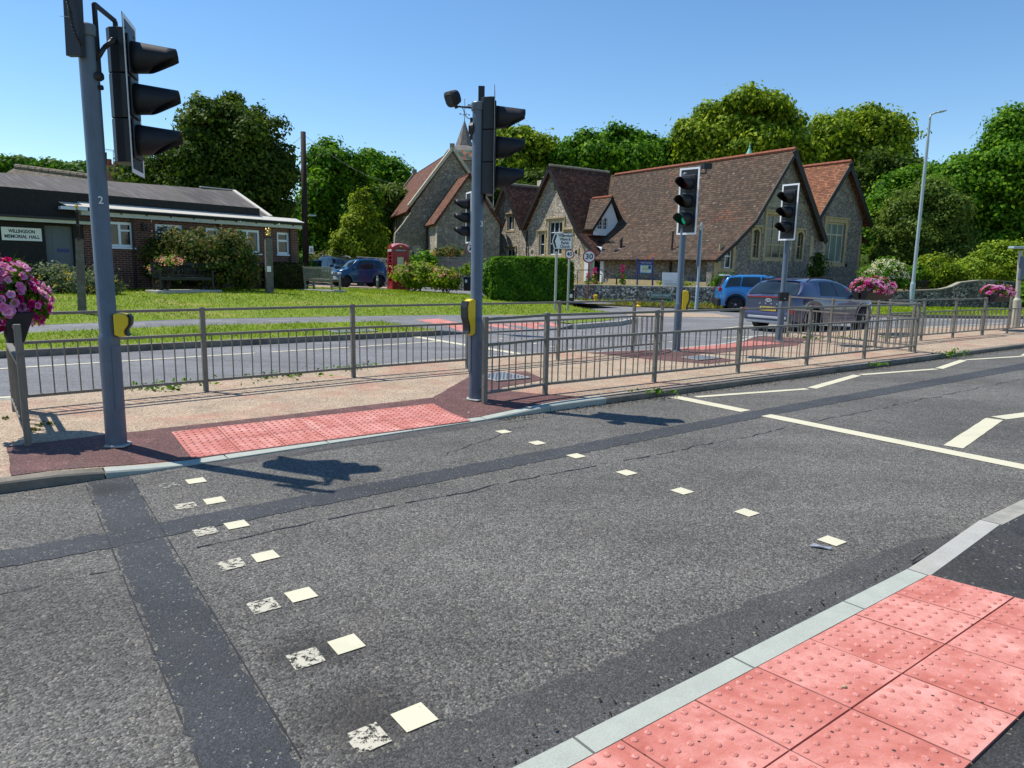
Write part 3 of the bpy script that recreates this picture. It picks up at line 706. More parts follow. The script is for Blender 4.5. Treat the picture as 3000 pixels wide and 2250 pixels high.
# --- near footway on the camera's side
NK = [(-30, 1.56), (30, 1.56)]
nkh = lambda u: lerpt(u, [(4.1, .012), (5.03, .11), (40, .11)])
def nz(x, y):
    u, v = toUV(x, y); d = max(0, lerpt(u, NK)-v); b = nkh(u); return b+.0795*d if b < .03 else b+(.0795*d)*(1-(b-.012)/.1)
kerb_run((-14, 4.08), lambda u: lerpt(u, NK)+.11, -1, nkh, MAT['kerb_new'], w=.11)
kerb_run((4.08, 5.04), lambda u: lerpt(u, NK)+.11, -1, nkh, MAT['kerb_grey'], w=.12, seglen=1.3)
kerb_run((5.04, 30), lambda u: lerpt(u, NK)+.11, -1, nkh, MAT['kerb_gutter'], w=.13)
NP = [(-14, 1.555), (4.08, 1.555), (4.7, 1.555), (5.04, 1.55), (30, 1.55), (30, -3), (-14, -3)]
sheet('near_footway', U(NP), .5, nz, MAT['dark_asphalt'], edge=.4)
tactile('tactile_slab', -3.93, .745, 20, 2, nz, tv=.402)
tactile('tactile_slab', -3.93, .343, 0, 1, nz)
sheet('tile_bed', U([(-3.93, .744), (4.075, .744), (4.075, 1.55), (-3.93, 1.55)]), .4, lambda x, y: nz(x, y)+.002, MAT['tile_joint'])
for i in range(2): tactile('tactile_slab', 3.27+i*.4, .343, 1, 1, nz)

# --- the green: lawn strips, path, corner footway, verge
def kerbline(P, name, mat, w=.14, h=.12, z=0.0, seg=None):
    """kerb stones along an xy polyline, slab to the left of travel"""
    mb = MB()
    for a, b in zip(P[:-1], P[1:]):
        a, b = np.array(a), np.array(b); d = (b-a)/np.linalg.norm(b-a); m = np.array([-d[1], d[0]])
        p = [a, b, b+m*w, a+m*w]; mb.hexa([(*q, z-.1) for q in p]+[(*q, z+h) for q in p])
    return struct(name, mb, mat)
Lfront = [(-40, 14.0), (-20, 14.2), (0, 14.35), (4, 14.55), (8.8, 14.7)]
path_lo = [(-40, 16.7), (-8, 16.9), (0, 17.1), (4, 17.55), (8.5, 17.2)]
path_hi = [(-40, 17.9), (-8, 18.1), (0, 18.3), (4, 18.75), (10.5, 18.4), (14, 17.7)]
kerbline([uv2(*p) for p in Lfront], 'kerb', MAT['kerb_old'])
off = [uv2(a, b+.12) for a, b in Lfront]
sheet('lawn', off+[uv2(*p) for p in path_lo[::-1]], .6, gz, MAT['grass'])
lawnA = off+[uv2(*p) for p in path_lo[::-1]]
lawnB = [uv2(*p) for p in path_hi]+[uv2(17.8, 17.9), uv2(17.9, 19.2), (1.9, 28.3), (2.9, 31.2), (-1.6, 31.8), (-2.3, 33.9), (-4.3, 35.6), (-7.2, 36.6), (-9.3, 35.4), (-12.5, 33.6), (-15, 40), (-60, 40), (-60, 6)]
sheet('lawn', lawnB, .8, gz, MAT['grass'])
pathP = [uv2(*p) for p in path_lo]+[uv2(*p) for p in path_hi[::-1]]
sheet('footpath', pathP, 1.0, lambda x, y: gz(x, y)-.004, MAT['path_asphalt'])
corner = [uv2(8.8, 14.72), uv2(9.6, 14.75), uv2(13.2, 14.8), uv2(15.2, 15.2), uv2(16.6, 15.9), uv2(17.6, 17.0), uv2(17.8, 17.9), uv2(14, 17.7), uv2(10.5, 18.4), uv2(8.5, 17.2)]
ck = lambda x, y: min(gz(x, y), max(.03, gz(x, y)-.1*(1-sst((toUV(x, y)[1]-14.8)/.9))*(1 if 9.4 < toUV(x, y)[0] < 13.2 else 0)))
sheet('corner_footway', corner, .5, lambda x, y: ck(x, y)+.003, MAT['path_asphalt'], skirt=-.05)
sheet('corner_strip', U([(13.4, 15.05), (15.1, 15.45), (16.3, 16.1), (16.2, 16.6), (14.6, 15.95), (13.2, 15.5)]), .4, lambda x, y: gz(x, y)+.012, MAT['grass'])
kerbline([uv2(13.2, 14.66), uv2(15.3, 15.05), uv2(16.75, 15.8), uv2(17.75, 16.9), uv2(17.98, 17.9), uv2(18.05, 19.2)], 'kerb', MAT['kerb_grey'], h=.13)
tz = lambda x, y: ck(x, y)+.004
sheet('tactile_surface', U([(9.6, 14.85), (13.1, 14.9), (13.1, 15.7), (10.4, 15.65), (10.4, 17.4), (9.6, 17.3)]), .4, tz, MAT['tile'])
def cover(u, v, w, d, zf, lab):
    p = U([(u, v), (u+w, v), (u+w, v+d), (u, v+d)]); c = np.mean(p, 0)
    t = thing('access_cover', (c[0], c[1], zf(*c)), lab, 'manhole cover')
    mb = MB(); mb.prism([(*q, zf(*q)+.020) for q in p], (0, 0, .006)); mb.build('plate', MAT['cover'], t)
    fr = MB(); 
    for a, b in zip(p, p[1:]+p[:1]): fr.beam((*a, zf(*a)+.02), (*b, zf(*b)+.02), .03, .016)
    fr.build('frame', MAT['kerb_grey'], t)
cover(5.62, 7.85, .58, .6, iz, 'ribbed metal access cover in the maroon square beside the middle signal pole')
cover(10.15, 7.98, .6, .4, iz, 'ribbed metal access cover set in the island before the far crossing')
cover(6.3, 14.98, 1.0, .5, gz, 'pale metal access cover lying in the grass strip by the far kerb')
# foot plates of the poles come with the poles. Verge on the right beyond the road
vergeP = [(14.2, 28.2), (16.6, 28.4), (21.1, 29.1), (28, 30.2), (40, 31), (60, 32), (60, 36.5), (30, 36.5), (20.5, 36.0), (15.2, 34.2), (13.3, 31.0)]
sheet('verge', vergeP, 1.2, flat(.12), MAT['grass'], skirt=-.05)
kerbline([(13.3, 31.0), (13.6, 28.6), (14.2, 28.1), (16.6, 28.3), (21.1, 29.0), (28, 30.1), (40, 30.9), (60, 31.9)], 'kerb', MAT['kerb_old'], h=.125)
# rough verge at the foot of the flint wall
wv = [(-.5, 37.4), (2.3, 34.3), (3.2, 33.0), (9.6, 31.0), (13.2, 31.2), (13.6, 33.0), (9.6, 32.6), (3.6, 34.6), (.5, 37.8)]
sheet('rough_verge', wv, .5, flat(.07), MAT['dry'], skirt=-.05)
# village hall forecourt and car park, street behind the green
carpark = [(-12.4, 33.7), (-9.3, 35.5), (-7.2, 36.7), (-4.3, 35.7), (-2.3, 34.0), (-1.6, 31.9), (2.95, 31.3), (2.0, 29), (4.6, 31.5), (1.5, 36.5), (-2, 43), (-9, 57), (-26, 57), (-15.5, 40.0)]
sheet('street', carpark, 1.0, lambda x, y: gz(x, y)-.012, MAT['path_asphalt'])
sheet('car_park', [(-12.4, 33.8), (-9.4, 35.6), (-7.3, 36.8), (-5.5, 45), (-11, 55), (-24, 55), (-15.3, 40.2)], 1.0, lambda x, y: gz(x, y)-.004, MAT['buff'])
# raised church and school ground behind the flint wall
sheet('school_yard', [(3.4, 34.75), (9.5, 32.85), (13.4, 33.3), (15, 34.9), (20.6, 36.9), (30, 37.3), (60, 37.3), (60, 75), (-4, 75), (-1.9, 48.5), (-.9, 43.9), (1.5, 38.4)], 3, flat(.85), MAT['dry'], skirt=-.1)
sheet('churchyard', [(-7.0, 50.2), (-2.7, 49.6), (-4, 75), (-30, 90), (-40, 70), (-24, 55.5), (-11.5, 55.2)], 3, flat(1.25), MAT['grass'], skirt=-.1)
# ---------------------------------------------------------------- building helpers
Z3 = np.array([0, 0, 1.])
class Facade:
    def __init__(s, P, d, n, t):
        s.P = np.array([P[0], P[1], 0.]); d = np.array([d[0], d[1], 0.]); s.d = d/np.linalg.norm(d); n = np.array([n[0], n[1], 0.]); s.n = n/np.linalg.norm(n); s.t = t
    def pt(s, a, z, out=0.0): return s.P+s.d*a+s.n*out+Z3*z
    def px(s, x, y, out=0.0):
        q = onpl(x, y, s.P+s.n*out, s.d); return float((q-s.P)@s.d), float(q[2])
    def box(s, x0, x1, y0, y1):
        a0, _ = s.px(x0, (y0+y1)/2); a1, _ = s.px(x1, (y0+y1)/2); _, z1 = s.px((x0+x1)/2, y0); _, z0 = s.px((x0+x1)/2, y1); return a0, a1, z0, z1
    def hole(s, a0, a1, z0, z1, arch=0.0, n=5):
        if arch <= 0: L = [(a0, z0), (a1, z0), (a1, z1), (a0, z1)]
        else:
            m = (a0+a1)/2; L = [(a0, z0), (a1, z0)]; zs = z1-arch
            for i in range(n+1):
                th = i/n*math.pi/2; L.append((m+(a1-m)*math.cos(th)**.8, zs+arch*math.sin(th)**.9))
            for i in range(n-1, -1, -1):
                th = i/n*math.pi/2; L.append((m-(m-a0)*math.cos(th)**.8, zs+arch*math.sin(th)**.9))
        return [s.pt(a, z) for a, z in L]
    def wall(s, poly, holes, mat, name='wall', th=.35, **k):
        mb = MB(); mb.wallhole([s.pt(a, z) for a, z in poly], holes, -s.n*th); return mb.build(name, MAT[mat], s.t, **k)
    def bar(s, a0, a1, z0, z1, o0, o1, mat=None, mb=None, name='trim', parent=None):
        own = mb is None; mb = mb or MB(); c = s.pt((a0+a1)/2, (z0+z1)/2, (o0+o1)/2); mb.obox(c, s.d*abs(a1-a0)/2, Z3*abs(z1-z0)/2, s.n*abs(o1-o0)/2)
        return mb.build(name, MAT[mat], parent or s.t) if own else mb
    def window(s, a0, a1, z0, z1, cols=2, rows=(), frame='upvc', glass='window_glass', sur=None, surw=.12, sill=True, fw=.05, arch=0.0, hood=False, rec=.12, name='window', sash=False, trans=.035):
        """frame with mullions and transoms as the part; pane, sill and stone surround as sub-parts"""
        mb = MB(); o0, o1 = -rec-.05, -rec
        for x0, x1, y0, y1 in ((a0, a0+fw, z0, z1), (a1-fw, a1, z0, z1), (a0+fw, a1-fw, z0, z0+fw), (a0+fw, a1-fw, z1-fw, z1)): s.bar(x0, x1, y0, y1, o0, o1, mb=mb)
        for i in range(1, cols): c = a0+(a1-a0)*i/cols; s.bar(c-fw*.45, c+fw*.45, z0+fw, z1-fw, o0+.002, o1+.002, mb=mb)
        for r in rows: zc = z0+(z1-z0)*r; s.bar(a0+fw, a1-fw, zc-fw*.45, zc+fw*.45, o0+.004, o1+.004, mb=mb)
        w = mb.build(name, MAT[frame], s.t)
        mb = MB(); s.bar(a0+.005, a1-.005, z0+.005, z1-.005, -rec-.04, -rec-.03, mb=mb); mb.build('pane', MAT[glass], w)
        if sur:
            if arch: 
                out = [p+s.n*.02 for p in s.hole(a0-surw, a1+surw, z0-surw, z1+surw, arch+surw*.8)]; inn = [p+s.n*.02 for p in s.hole(a0, a1, z0, z1, arch)]
                mb = MB(); n = len(out); mb.add(out+inn+[p-s.n*.04 for p in out]+[p-s.n*.3 for p in inn], [(i, (i+1) % n, n+(i+1) % n, n+i) for i in range(n)]+[(2*n+i, 2*n+(i+1) % n, (i+1) % n, i) for i in range(n)]+[(n+i, n+(i+1) % n, 3*n+(i+1) % n, 3*n+i) for i in range(n)])
            else:
                mb = MB()
                for x0, x1, y0, y1 in ((a0-surw, a0-.002, z0-surw, z1+surw), (a1+.002, a1+surw, z0-surw, z1+surw), (a0-.002, a1+.002, z0-surw, z0-.002), (a0-.002, a1+.002, z1+.002, z1+surw)): s.bar(x0, x1, y0, y1, -.03, .02, mb=mb)
            mb.build('stone_surround', MAT[sur], w)
            if hood:
                mb = MB(); s.bar(a0-surw-.08, a1+surw+.08, z1+surw+.005, z1+surw+.09, -.02, .09, mb=mb); s.bar(a0-surw-.08, a0-surw-.01, z1-.2, z1+surw+.004, -.02, .07, mb=mb); s.bar(a1+surw+.01, a1+surw+.08, z1-.2, z1+surw+.004, -.02, .07, mb=mb); mb.build('hood_mould', MAT[sur], w)
        elif sill: s.bar(a0-.05, a1+.05, z0-.06, z0-.004, -.1, .05, frame, name='sill', parent=w)
        return w
def slab(t, pts, th, mat, name='roof', up=None):
    """roof plane with thickness; pts are the top corners"""
    P = [np.array(p, float) for p in pts]; n = np.cross(P[1]-P[0], P[2]-P[0]); n /= np.linalg.norm(n); n = n if n[2] > 0 else -n
    mb = MB(); mb.prism(P, -n*th); return mb.build(name, MAT[mat], t)
def barge(t, pts, off, h, w, mat='barge', name='barge_board'):
    for a, b in zip(pts[:-1], pts[1:]):
        a, b = np.array(a, float), np.array(b, float); d = (b-a)/np.linalg.norm(b-a); nn = np.array(off); dn = np.cross(d, nn); dn = dn if dn[2] < 0 else -dn
        mb = MB(); mb.obox((a+b)/2+dn*h/2+nn*w/2, (b-a)/2*1.01, dn*h/2, nn*w/2); mb.build(name, MAT[mat], t)
def ridge(t, a, b, mat='terracotta', r=.11):
    mb = MB(); a, b = np.array(a, float), np.array(b, float); L = np.linalg.norm(b-a); n = max(2, int(L/.42))
    for i in range(n): mb.tube(a+(b-a)*i/n, a+(b-a)*(i+.97)/n, r, r*1.06, 8)
    mb.build('ridge_tiles', MAT[mat], t)
# ---------------------------------------------------------------- school / church hall
aS = np.array([.553, -.833]); aS /= np.linalg.norm(aS); bS = np.array([-aS[1], aS[0]]); OS = np.array([2.95, 50.4]); G0 = .8
school = thing('school_hall', (OS[0], OS[1], G0), 'long flint Victorian hall with steep brown tiled roofs, four gables and stone windows', 'building')
S = lambda s, t, z: np.array([*(OS+aS*s+bS*t), z])
FW = Facade(OS, aS, -bS, school)                    # two lit gables and the low side wall
EA = OS+aS*14.6; FA = Facade(EA, bS, aS, school)    # big shaded gable end
FB = Facade(OS+aS*13.7, bS, aS, school)             # second gable, set back
FS = Facade(OS, aS, -bS, school)
px = FW.px
# profile of the wings on the lit front
w1a, w1l, w1r, w1e = px(1621, 486), px(1540, 668), px(1708, 684), px(1771, 756)
w2a, w2r, w2l = px(1487, 540), px(1539, 668), px(1414, 725); w2k = px(1440, 670)
fw = lambda L: [(a, z-.12) for a, z in L]
hs = []; W = []
def addw(F, box, hl, **k): a0, a1, z0, z1 = F.box(*box); hl.append(F.hole(a0, a1, z0, z1, k.get('arch', 0))); W.append((F, (a0, a1, z0, z1), k))
addw(FW, (1623, 1632, 530, 558), hs, cols=1, frame='stone_trim', glass='window_dark', sur='stone_trim', surw=.10)
addw(FW, (1607, 1647, 650, 746), hs, cols=3, rows=(.68, .34), sur='stone_trim', surw=.22, hood=True, fw=.06, glass='window_glass')
addw(FW, (1579, 1595, 684, 747), hs, cols=1, rows=(.5,), sur='stone_trim', surw=.16, hood=True, fw=.06)
addw(FW, (1657, 1674, 680, 748), hs, cols=1, rows=(.5,), sur='stone_trim', surw=.16, hood=True, fw=.06)
addw(FW, (1486, 1506, 632, 674), hs, cols=2, sur='stone_trim', surw=.14, hood=True, fw=.07)
addw(FW, (1484, 1507, 730, 768), hs, cols=2, sur='stone_trim', surw=.18, hood=True, fw=.07)
door = FW.box(1726, 1760, 722, 828); hs2 = [FW.hole(*door, .55)]
arch_d = FW.box(1423, 1442, 750, 800); hs.append(FW.hole(*arch_d, .4))
FW.wall(fw([(w2l[0], G0-.1), (w1l[0], G0-.1), (w1r[0], G0-.1), w1r, w1a, w1l, w2a, w2k, w2l][0:3])+fw([(w1r[0], w1r[1]), w1a, w1l, w2a, w2k, w2l]), hs, 'flint_house')
FW.wall([(w1r[0]+.01, G0-.1), (w1e[0]-.3, G0-.1), (w1e[0]-.3, w1e[1]), (w1r[0]+.01, w1r[1]-.15)], hs2, 'white_paint', 'porch_screen', .3)
FW.bar(door[0]-.3, door[1]+.3, G0-.1, door[3]+.4, -.75, -.7, 'window_dark', name='door')  # dark panel closing the porch, its colour standing for the shaded interior
mb = MB(); p = FW.pt((arch_d[0]+arch_d[1])/2, (arch_d[2]+arch_d[3])/2, -.25); mb.obox(p, FW.d*.6, Z3*1.3, FW.n*.02); mb.build('door', MAT['window_dark'], school)
for x0, x1 in ((door[0]-.42, door[0]-.02), (door[1]+.02, door[1]+.36)): FW.bar(x0, x1, G0, px(1714 if x0 < door[0] else 1764, 735)[1]-.1, .002, .07, 'white_paint', name='porch_post')
FW.bar(door[0]-.75, door[0]-.45, G0, px(1708, 700)[1], .002, .05, 'stone_trim', name='quoin')
# dark recess vents on the front
for x0, x1, y0, y1 in ((1556.5, 1561, 734, 742), (1684.5, 1691, 733, 743)): FW.bar(*FW.box(x0, x1, y0, y1), .001, .01, 'window_dark', name='vent')
FW.bar(*FW.box(1693, 1697, 725, 742), .001, .06, 'stone_trim', name='plaque')
# gable end A
gA, gK, gE, gR = FA.px(2316, 439), FA.px(2196, 647), FA.px(2084, 756), FA.px(2406, 700); gK2 = FA.px(2140, 706)
hA = []
addw(FA, (2113, 2146, 728, 786), hA, cols=2, rows=(.62,), sur='stone_trim', surw=.20, fw=.07)
addw(FA, (2205, 2223, 672, 755), hA, cols=1, rows=(.47,), frame='stone_trim', glass='leaded', sur='stone_trim', surw=.13, arch=.25, hood=True)
addw(FA, (2244, 2317, 630, 758), hA, cols=3, rows=(.32, .68), frame='stone_trim', glass='leaded', sur='stone_trim', surw=.15, fw=.075, hood=True)
addw(FA, (2334, 2351, 680, 760), hA, cols=1, rows=(.47,), frame='stone_trim', glass='leaded', sur='stone_trim', surw=.13, arch=.25, hood=True)
FA.wall([(gE[0]+.1, G0-.1), (gR[0]-.1, G0-.1), (gR[0]-.1, gR[1]-.12), (gA[0], gA[1]-.2), (gK[0]+.05, gK[1]-.15), (gK2[0]+.05, gK2[1]-.15), (gE[0]+.1, gE[1]-.1)], hA, 'flint_end')
b0 = FA.box(2236, 2385, 590, 612); FA.bar(FA.px(2236, 600)[0], FA.px(2370, 600)[0], FA.px(2300, 611)[1], FA.px(2300, 593)[1], -.02, .025, 'stone_grey', name='stone_band')
mb = MB(); v = FA.box(2262, 2312, 556, 591); mb.wallhole([FA.pt(v[0]-.2, v[2], .03), FA.pt(v[1]+.2, v[2], .03), FA.pt(v[1]-.1, v[3], .03), FA.pt(v[0]+.3, v[3], .03)], [], -FA.n*.04); mb.build('stone_panel', MAT['stone_grey'], school)
for i in range(5):
    c = FA.px(2302, 575); a = 6.28*i/5; FA.bar(c[0]+.09*math.cos(a)-.03, c[0]+.09*math.cos(a)+.03, c[1]+.09*math.sin(a)-.03, c[1]+.09*math.sin(a)+.03, .031, .036, 'window_dark', name='tracery_hole')
for x, y0, y1, w in ((2096, 762, 835, .30), (2373, 690, 835, .30)):
    c = FA.px(x, (y0+y1)/2)[0]; FA.bar(c-w/2, c+w/2, G0, FA.px(x, y0)[1], -.02, .03, 'stone_trim', name='quoin')
# side wall under the long roof
e1 = px(2084, 756); sW = 14.55
FS.wall([(w1e[0]-.28, G0-.1), (sW, G0-.1), (sW, 2.42), (w1e[0]-.28, 2.42)], [], 'flint_end', 'wall', .3)
FS.bar(6.2, 14.4, .85, 1.10, .25, .55, 'stone_trim', name='plinth_ledge')
mb = MB(); mb.tube(FS.pt(w1e[0]+.1, 2.28, .14), FS.pt(14.7, 2.28, .14), .06, .06, 8); mb.build('gutter', MAT['dark_metal'], school)
mb = MB(); c = px(1546, 700); mb.tube(FW.pt(c[0], G0, .08), FW.pt(c[0], w1l[1]-.2, .08), .05, .05, 8); mb.build('downpipe', MAT['dark_metal'], school)
mb = MB(); c = FS.px(1966, 790)[0]; mb.tube(FS.pt(c, G0, .1), FS.pt(c, 3.9, -.0), .055, .055, 8); mb.build('soil_pipe', MAT['dark_metal'], school)
mb = MB(); c = 14.3; mb.path([FS.pt(c-.5, 2.25, .16), FS.pt(c-.1, 2.0, .1), FS.pt(c, 1.8, .1), FS.pt(c, G0, .1)], .05, 8); mb.build('downpipe', MAT['dark_metal'], school)
# main roof: profile across t, swept along s
kt, kz = gK; k2t, k2z = gK2; at_, az = gA; rt, rz_ = gR; et, ez = gE
def sweep(prof, s0, s1, mat, name='roof', th=.13):
    for (t0, z0), (t1, z1) in zip(prof[:-1], prof[1:]): slab(school, [S(s0, t0, z0), S(s1, t0, z0), S(s1, t1, z1), S(s0, t1, z1)], th, mat, name)
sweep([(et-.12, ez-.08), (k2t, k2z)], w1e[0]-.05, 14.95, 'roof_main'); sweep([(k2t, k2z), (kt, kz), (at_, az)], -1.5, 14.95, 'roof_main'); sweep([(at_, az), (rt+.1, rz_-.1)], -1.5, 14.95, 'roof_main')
sweep([(et+.9, ez+.6), (k2t, k2z)], 2.0, w1e[0]-.06, 'roof_main')
ridge(school, S(.0, at_, az+.02), S(14.95, at_, az+.02))
barge(school, [S(14.955, et-.12, ez-.08), S(14.955, k2t, k2z), S(14.955, kt, kz), S(14.955, at_, az)], FA.n, .20, .06); barge(school, [S(14.955, at_, az), S(14.955, rt+.1, rz_-.1)], FA.n, .34, .06)
mb = MB(); c = S(14.95, at_, az); ca = atY(2257, 448, 44.5)
# copper finial is a separate ventilator on the ridge
vs = 11.6; mb = MB(); mb.lathe([(.30, az-.1), (.30, az+.02), (.22, az+.10), (.10, az+.38), (.05, az+.5), (.07, az+.55), (.03, az+.62), (.006, az+.85)], (*S(vs, at_+.25, 0)[:2], 0), 12); mb.build('copper_finial', MAT['copper_green'], school)
# wing 1 and wing 2 roofs (ridges run back from the lit front)
def wsweep(prof, t0, t1, mat, name='roof', th=.12):
    for (s0, z0), (s1, z1) in zip(prof[:-1], prof[1:]): slab(school, [S(s0, t0, z0), S(s0, t1, z0), S(s1, t1, z1), S(s1, t0, z1)], th, mat, name)
wr = (w1r[0], w1r[1]); wsweep([(w1a[0], w1a[1]), wr], -.35, at_, 'roof_wing'); wsweep([wr, (w1e[0]+.1, w1e[1]-.07)], -.35, 2.6, 'roof_wing')
wsweep([(w1a[0], w1a[1]), (w1l[0], w1l[1]-.05)], -.35, at_, 'roof_wing'); wsweep([(w2a[0], w2a[1]), (w2r[0]+.05, w2r[1]-.05)], -.35, at_-.5, 'roof_wing'); wsweep([(w2a[0], w2a[1]), w2k, (w2l[0]-.1, w2l[1]-.1)], -.35, at_-.5, 'roof_stone')
ridge(school, S(w1a[0], -.35, w1a[1]+.02), S(w1a[0], at_, w1a[1]+.02), 'stone_grey', .09); ridge(school, S(w2a[0], -.35, w2a[1]+.02), S(w2a[0], at_-.5, w2a[1]+.02), 'stone_grey', .09)
for P_ in ([(w2l[0]-.1, w2l[1]-.1), w2k, w2a], [w2a, w2r], [w1l, w1a], [w1a, wr, (w1e[0]+.1, w1e[1]-.07)]): barge(school, [S(s_, -.352, z_) for s_, z_ in P_], FW.n, .26, .06)
# low roof seen left of the far gable
slab(school, [S(w2a[0]-.5, 3.2, 7.0), S(-11.5, 3.2, 4.6), S(-11.0, 1.2, 3.4), S(w2a[0]-1.0, 1.2, 4.8)], .1, 'roof_stone'); mb = MB(); mb.hexa([S(-11, 1.5, G0), S(-7, 1.5, G0), S(-7, 4, G0), S(-11, 4, G0), S(-11, 1.5, 3.4), S(-7, 1.5, 4.6), S(-7, 4, 4.6), S(-11, 4, 3.4)]); mb.build('wall', MAT['brick_red'], school)
# dormer facing the right, white timber window in shade
dS = 3.55; dl, dr, da = (.3, 4.38), (2.68, 4.72), (1.69, 6.45); sl_ = (w1a[1]-w1r[1])/(w1r[0]-w1a[0]); back = (w1a[1]-da[1])/sl_
FD = Facade(OS+aS*dS, bS, aS, school); hd = []
dw = FD.box(1751, 1781, 638, 672)
FD.wall([(dl[0]+.1, 3.9), (dr[0]-.1, 3.9), (dr[0]-.1, 4.5), (da[0], da[1]-.15), (dl[0]+.1, 4.5)], [FD.hole(dw[0], dw[0]+(dw[1]-dw[0])*.46, dw[2], dw[3], .22), FD.hole(dw[0]+(dw[1]-dw[0])*.54, dw[1], dw[2], dw[3], .22)], 'white_paint', 'dormer_front', .12)
FD.window(dw[0]+.01, dw[1]-.01, dw[2]+.01, dw[3]+.0, 4, (.33, .66), 'white_paint', 'window_glass', fw=.03, sill=False, rec=.1)
slab(school, [S(dS+.15, da[0], da[1]), S(back-.2, da[0], da[1]), S(2.9, dl[0]-.25, dl[1]-.1), S(dS+.15, dl[0]-.25, dl[1]-.1)], .1, 'roof_main', 'dormer_roof'); slab(school, [S(dS+.15, da[0], da[1]), S(back-.2, da[0], da[1]), S(2.6, dr[0]+.3, dr[1]-.1), S(dS+.15, dr[0]+.3, dr[1]-.1)], .1, 'roof_main', 'dormer_roof')
barge(school, [S(dS+.152, dl[0]-.25, dl[1]-.1), S(dS+.152, *da), S(dS+.152, dr[0]+.3, dr[1]-.1)], FD.n, .18, .05); ridge(school, S(dS+.15, da[0], da[1]+.02), S(back, da[0], da[1]+.02), 'terracotta', .08)
# flue on the long roof
c = atY(1819, 731, 45.2); mb = MB(); mb.tube(c, c+Z3*.62, .085, .085, 10); mb.tube(c+Z3*.62, c+Z3*.72, .11, .06, 10); mb.build('flue', MAT['dark_metal'], school); mb = MB(); mb.tube(c-Z3*.05, c+Z3*.08, .13, .10, 10); mb.obox(c+np.array([-.2, -.1, -.05]), (.26, 0, 0), (0, .1, -.05), (0, 0, .015)); mb.build('lead_flashing', MAT['lead_blue'], school)
# gable B with its tall curtained window
gB, gBl, gBr = FB.px(2477, 475), FB.px(2382, 634), FB.px(2540, 661); hB = []
addw(FB, (2418, 2473, 652, 769), hB, cols=3, rows=(.70,), frame='stone_pale', glass='curtain', sur='stone_trim', surw=.24, fw=.10, hood=True)
cr = FB.px(2519, 740)[0]
FB.wall([(gR[0]-1.2, G0-.1), (cr, G0-.1), (cr, FB.px(2519, 640)[1]), (gB[0], gB[1]-.2), (gBl[0], gBl[1]-.15), (gR[0]-1.2, gBl[1]-.15)], hB, 'flint_end')
FB.bar(cr-.22, cr+.01, G0, FB.px(2519, 690)[1], -.02, .03, 'stone_trim', name='quoin'); FB.bar(*FB.box(2476, 2481, 773, 782), .001, .012, 'window_dark', name='vent')
for (t0, z0), (t1, z1) in ((gB, (gBl[0]-.4, gBl[1]-.55)), (gB, (gBr[0], gBr[1]))): slab(school, [S(13.7+.4, t0, z0), S(2.0, t0, z0), S(2.0, t1, z1), S(13.7+.4, t1, z1)], .12, 'roof_orange')
barge(school, [S(14.105, gBl[0], gBl[1]), S(14.105, *gB)], FB.n, .28, .05); barge(school, [S(14.105, *gB), S(14.105, *gBr)], FB.n, .36, .05); ridge(school, S(2, gB[0], gB[1]+.02), S(14.1, gB[0], gB[1]+.02))
# small brick return at the far right corner
mb = MB(); r0 = OS+aS*13.3+bS*cr; q = lambda s, t, z: np.array([*(r0+aS*s+bS*t), z]); mb.hexa([q(-3, .01, G0), q(0, .01, G0), q(0, .8, G0), q(-3, .8, G0), q(-3, .01, 3.9), q(0, .01, 3.9), q(0, .8, 3.9), q(-3, .8, 3.9)]); mb.build('brick_return', MAT['brick_red'], school)
slab(school, [q(.3, -.1, 4.4), q(-3, -.1, 4.4), q(-3, 1.2, 3.8), q(.3, 1.2, 3.8)], .1, 'roof_main')
# chimney behind the far gable
mb = MB(); c = atY(1588, 560, 57.5); mb.box(tuple(c+Z3*.1), (.6, .6, 1.4), .5); ch_ = mb.build('chimney', MAT['stone_pale'], school); mb = MB(); c2 = atY(1594, 541, 57.5); mb.lathe([(.13, 0), (.11, .1), (.10, .5), (.14, .55), (.10, .6)], tuple(c2), 10); mb.build('chimney_pot', MAT['stone_pale'], ch_)
for F_, bx, k in W: F_.window(*bx, **{a: b for a, b in k.items()})
# ---------------------------------------------------------------- church with shingled spire
G1 = 1.2; C0 = atY(1325, 442, 55.0); rd = np.array([-.32, .95]); rd /= np.linalg.norm(rd); cd = np.array([-rd[1], rd[0]])
church = thing('church', (C0[0], C0[1], G1), 'old grey stone church with steep red tiled chancel, side chapel and shingled spire', 'church')
FG = Facade(C0[:2], -cd, -rd, church)       # gable, facing right front
ap, kl = FG.px(1325, 442), FG.px(1203, 603); hwid = ap[0]-kl[0]; kr = (ap[0]+hwid, kl[1])
FG.wall([(kl[0]+.05, G1-.2), (kr[0]-.05, G1-.2), (kr[0]-.05, kr[1]-.3), (ap[0], ap[1]-.1), (kl[0]+.05, kl[1]-.3)], [], 'flint_church', 'wall', .6)
Cc = lambda w, r, z: C0*np.array([1, 1, 0])+np.array([*(-cd*w+rd*r), 0])+Z3*z
Lr = 15.0
FN = Facade((C0[:2]-cd*(kl[0]+.05)), rd, cd, church)   # long side wall, lit from the left
hn_ = [FN.hole(2.6, 3.5, 2.4, 5.4, .8), FN.hole(6.2, 7.1, 2.4, 5.4, .8), FN.hole(10.5, 11.4, 2.4, 5.4, .8)]
FN.wall([(.1, G1-.2), (Lr, G1-.2), (Lr, kl[1]-.35), (.1, kl[1]-.35)], hn_, 'flint_church', 'wall', .6)
for a0 in (2.6, 6.2, 10.5): FN.window(a0, a0+.9, 2.4, 5.4, 1, (.5,), 'stone_grey', 'leaded', 'stone_pale', .16, arch=.8, rec=.25)
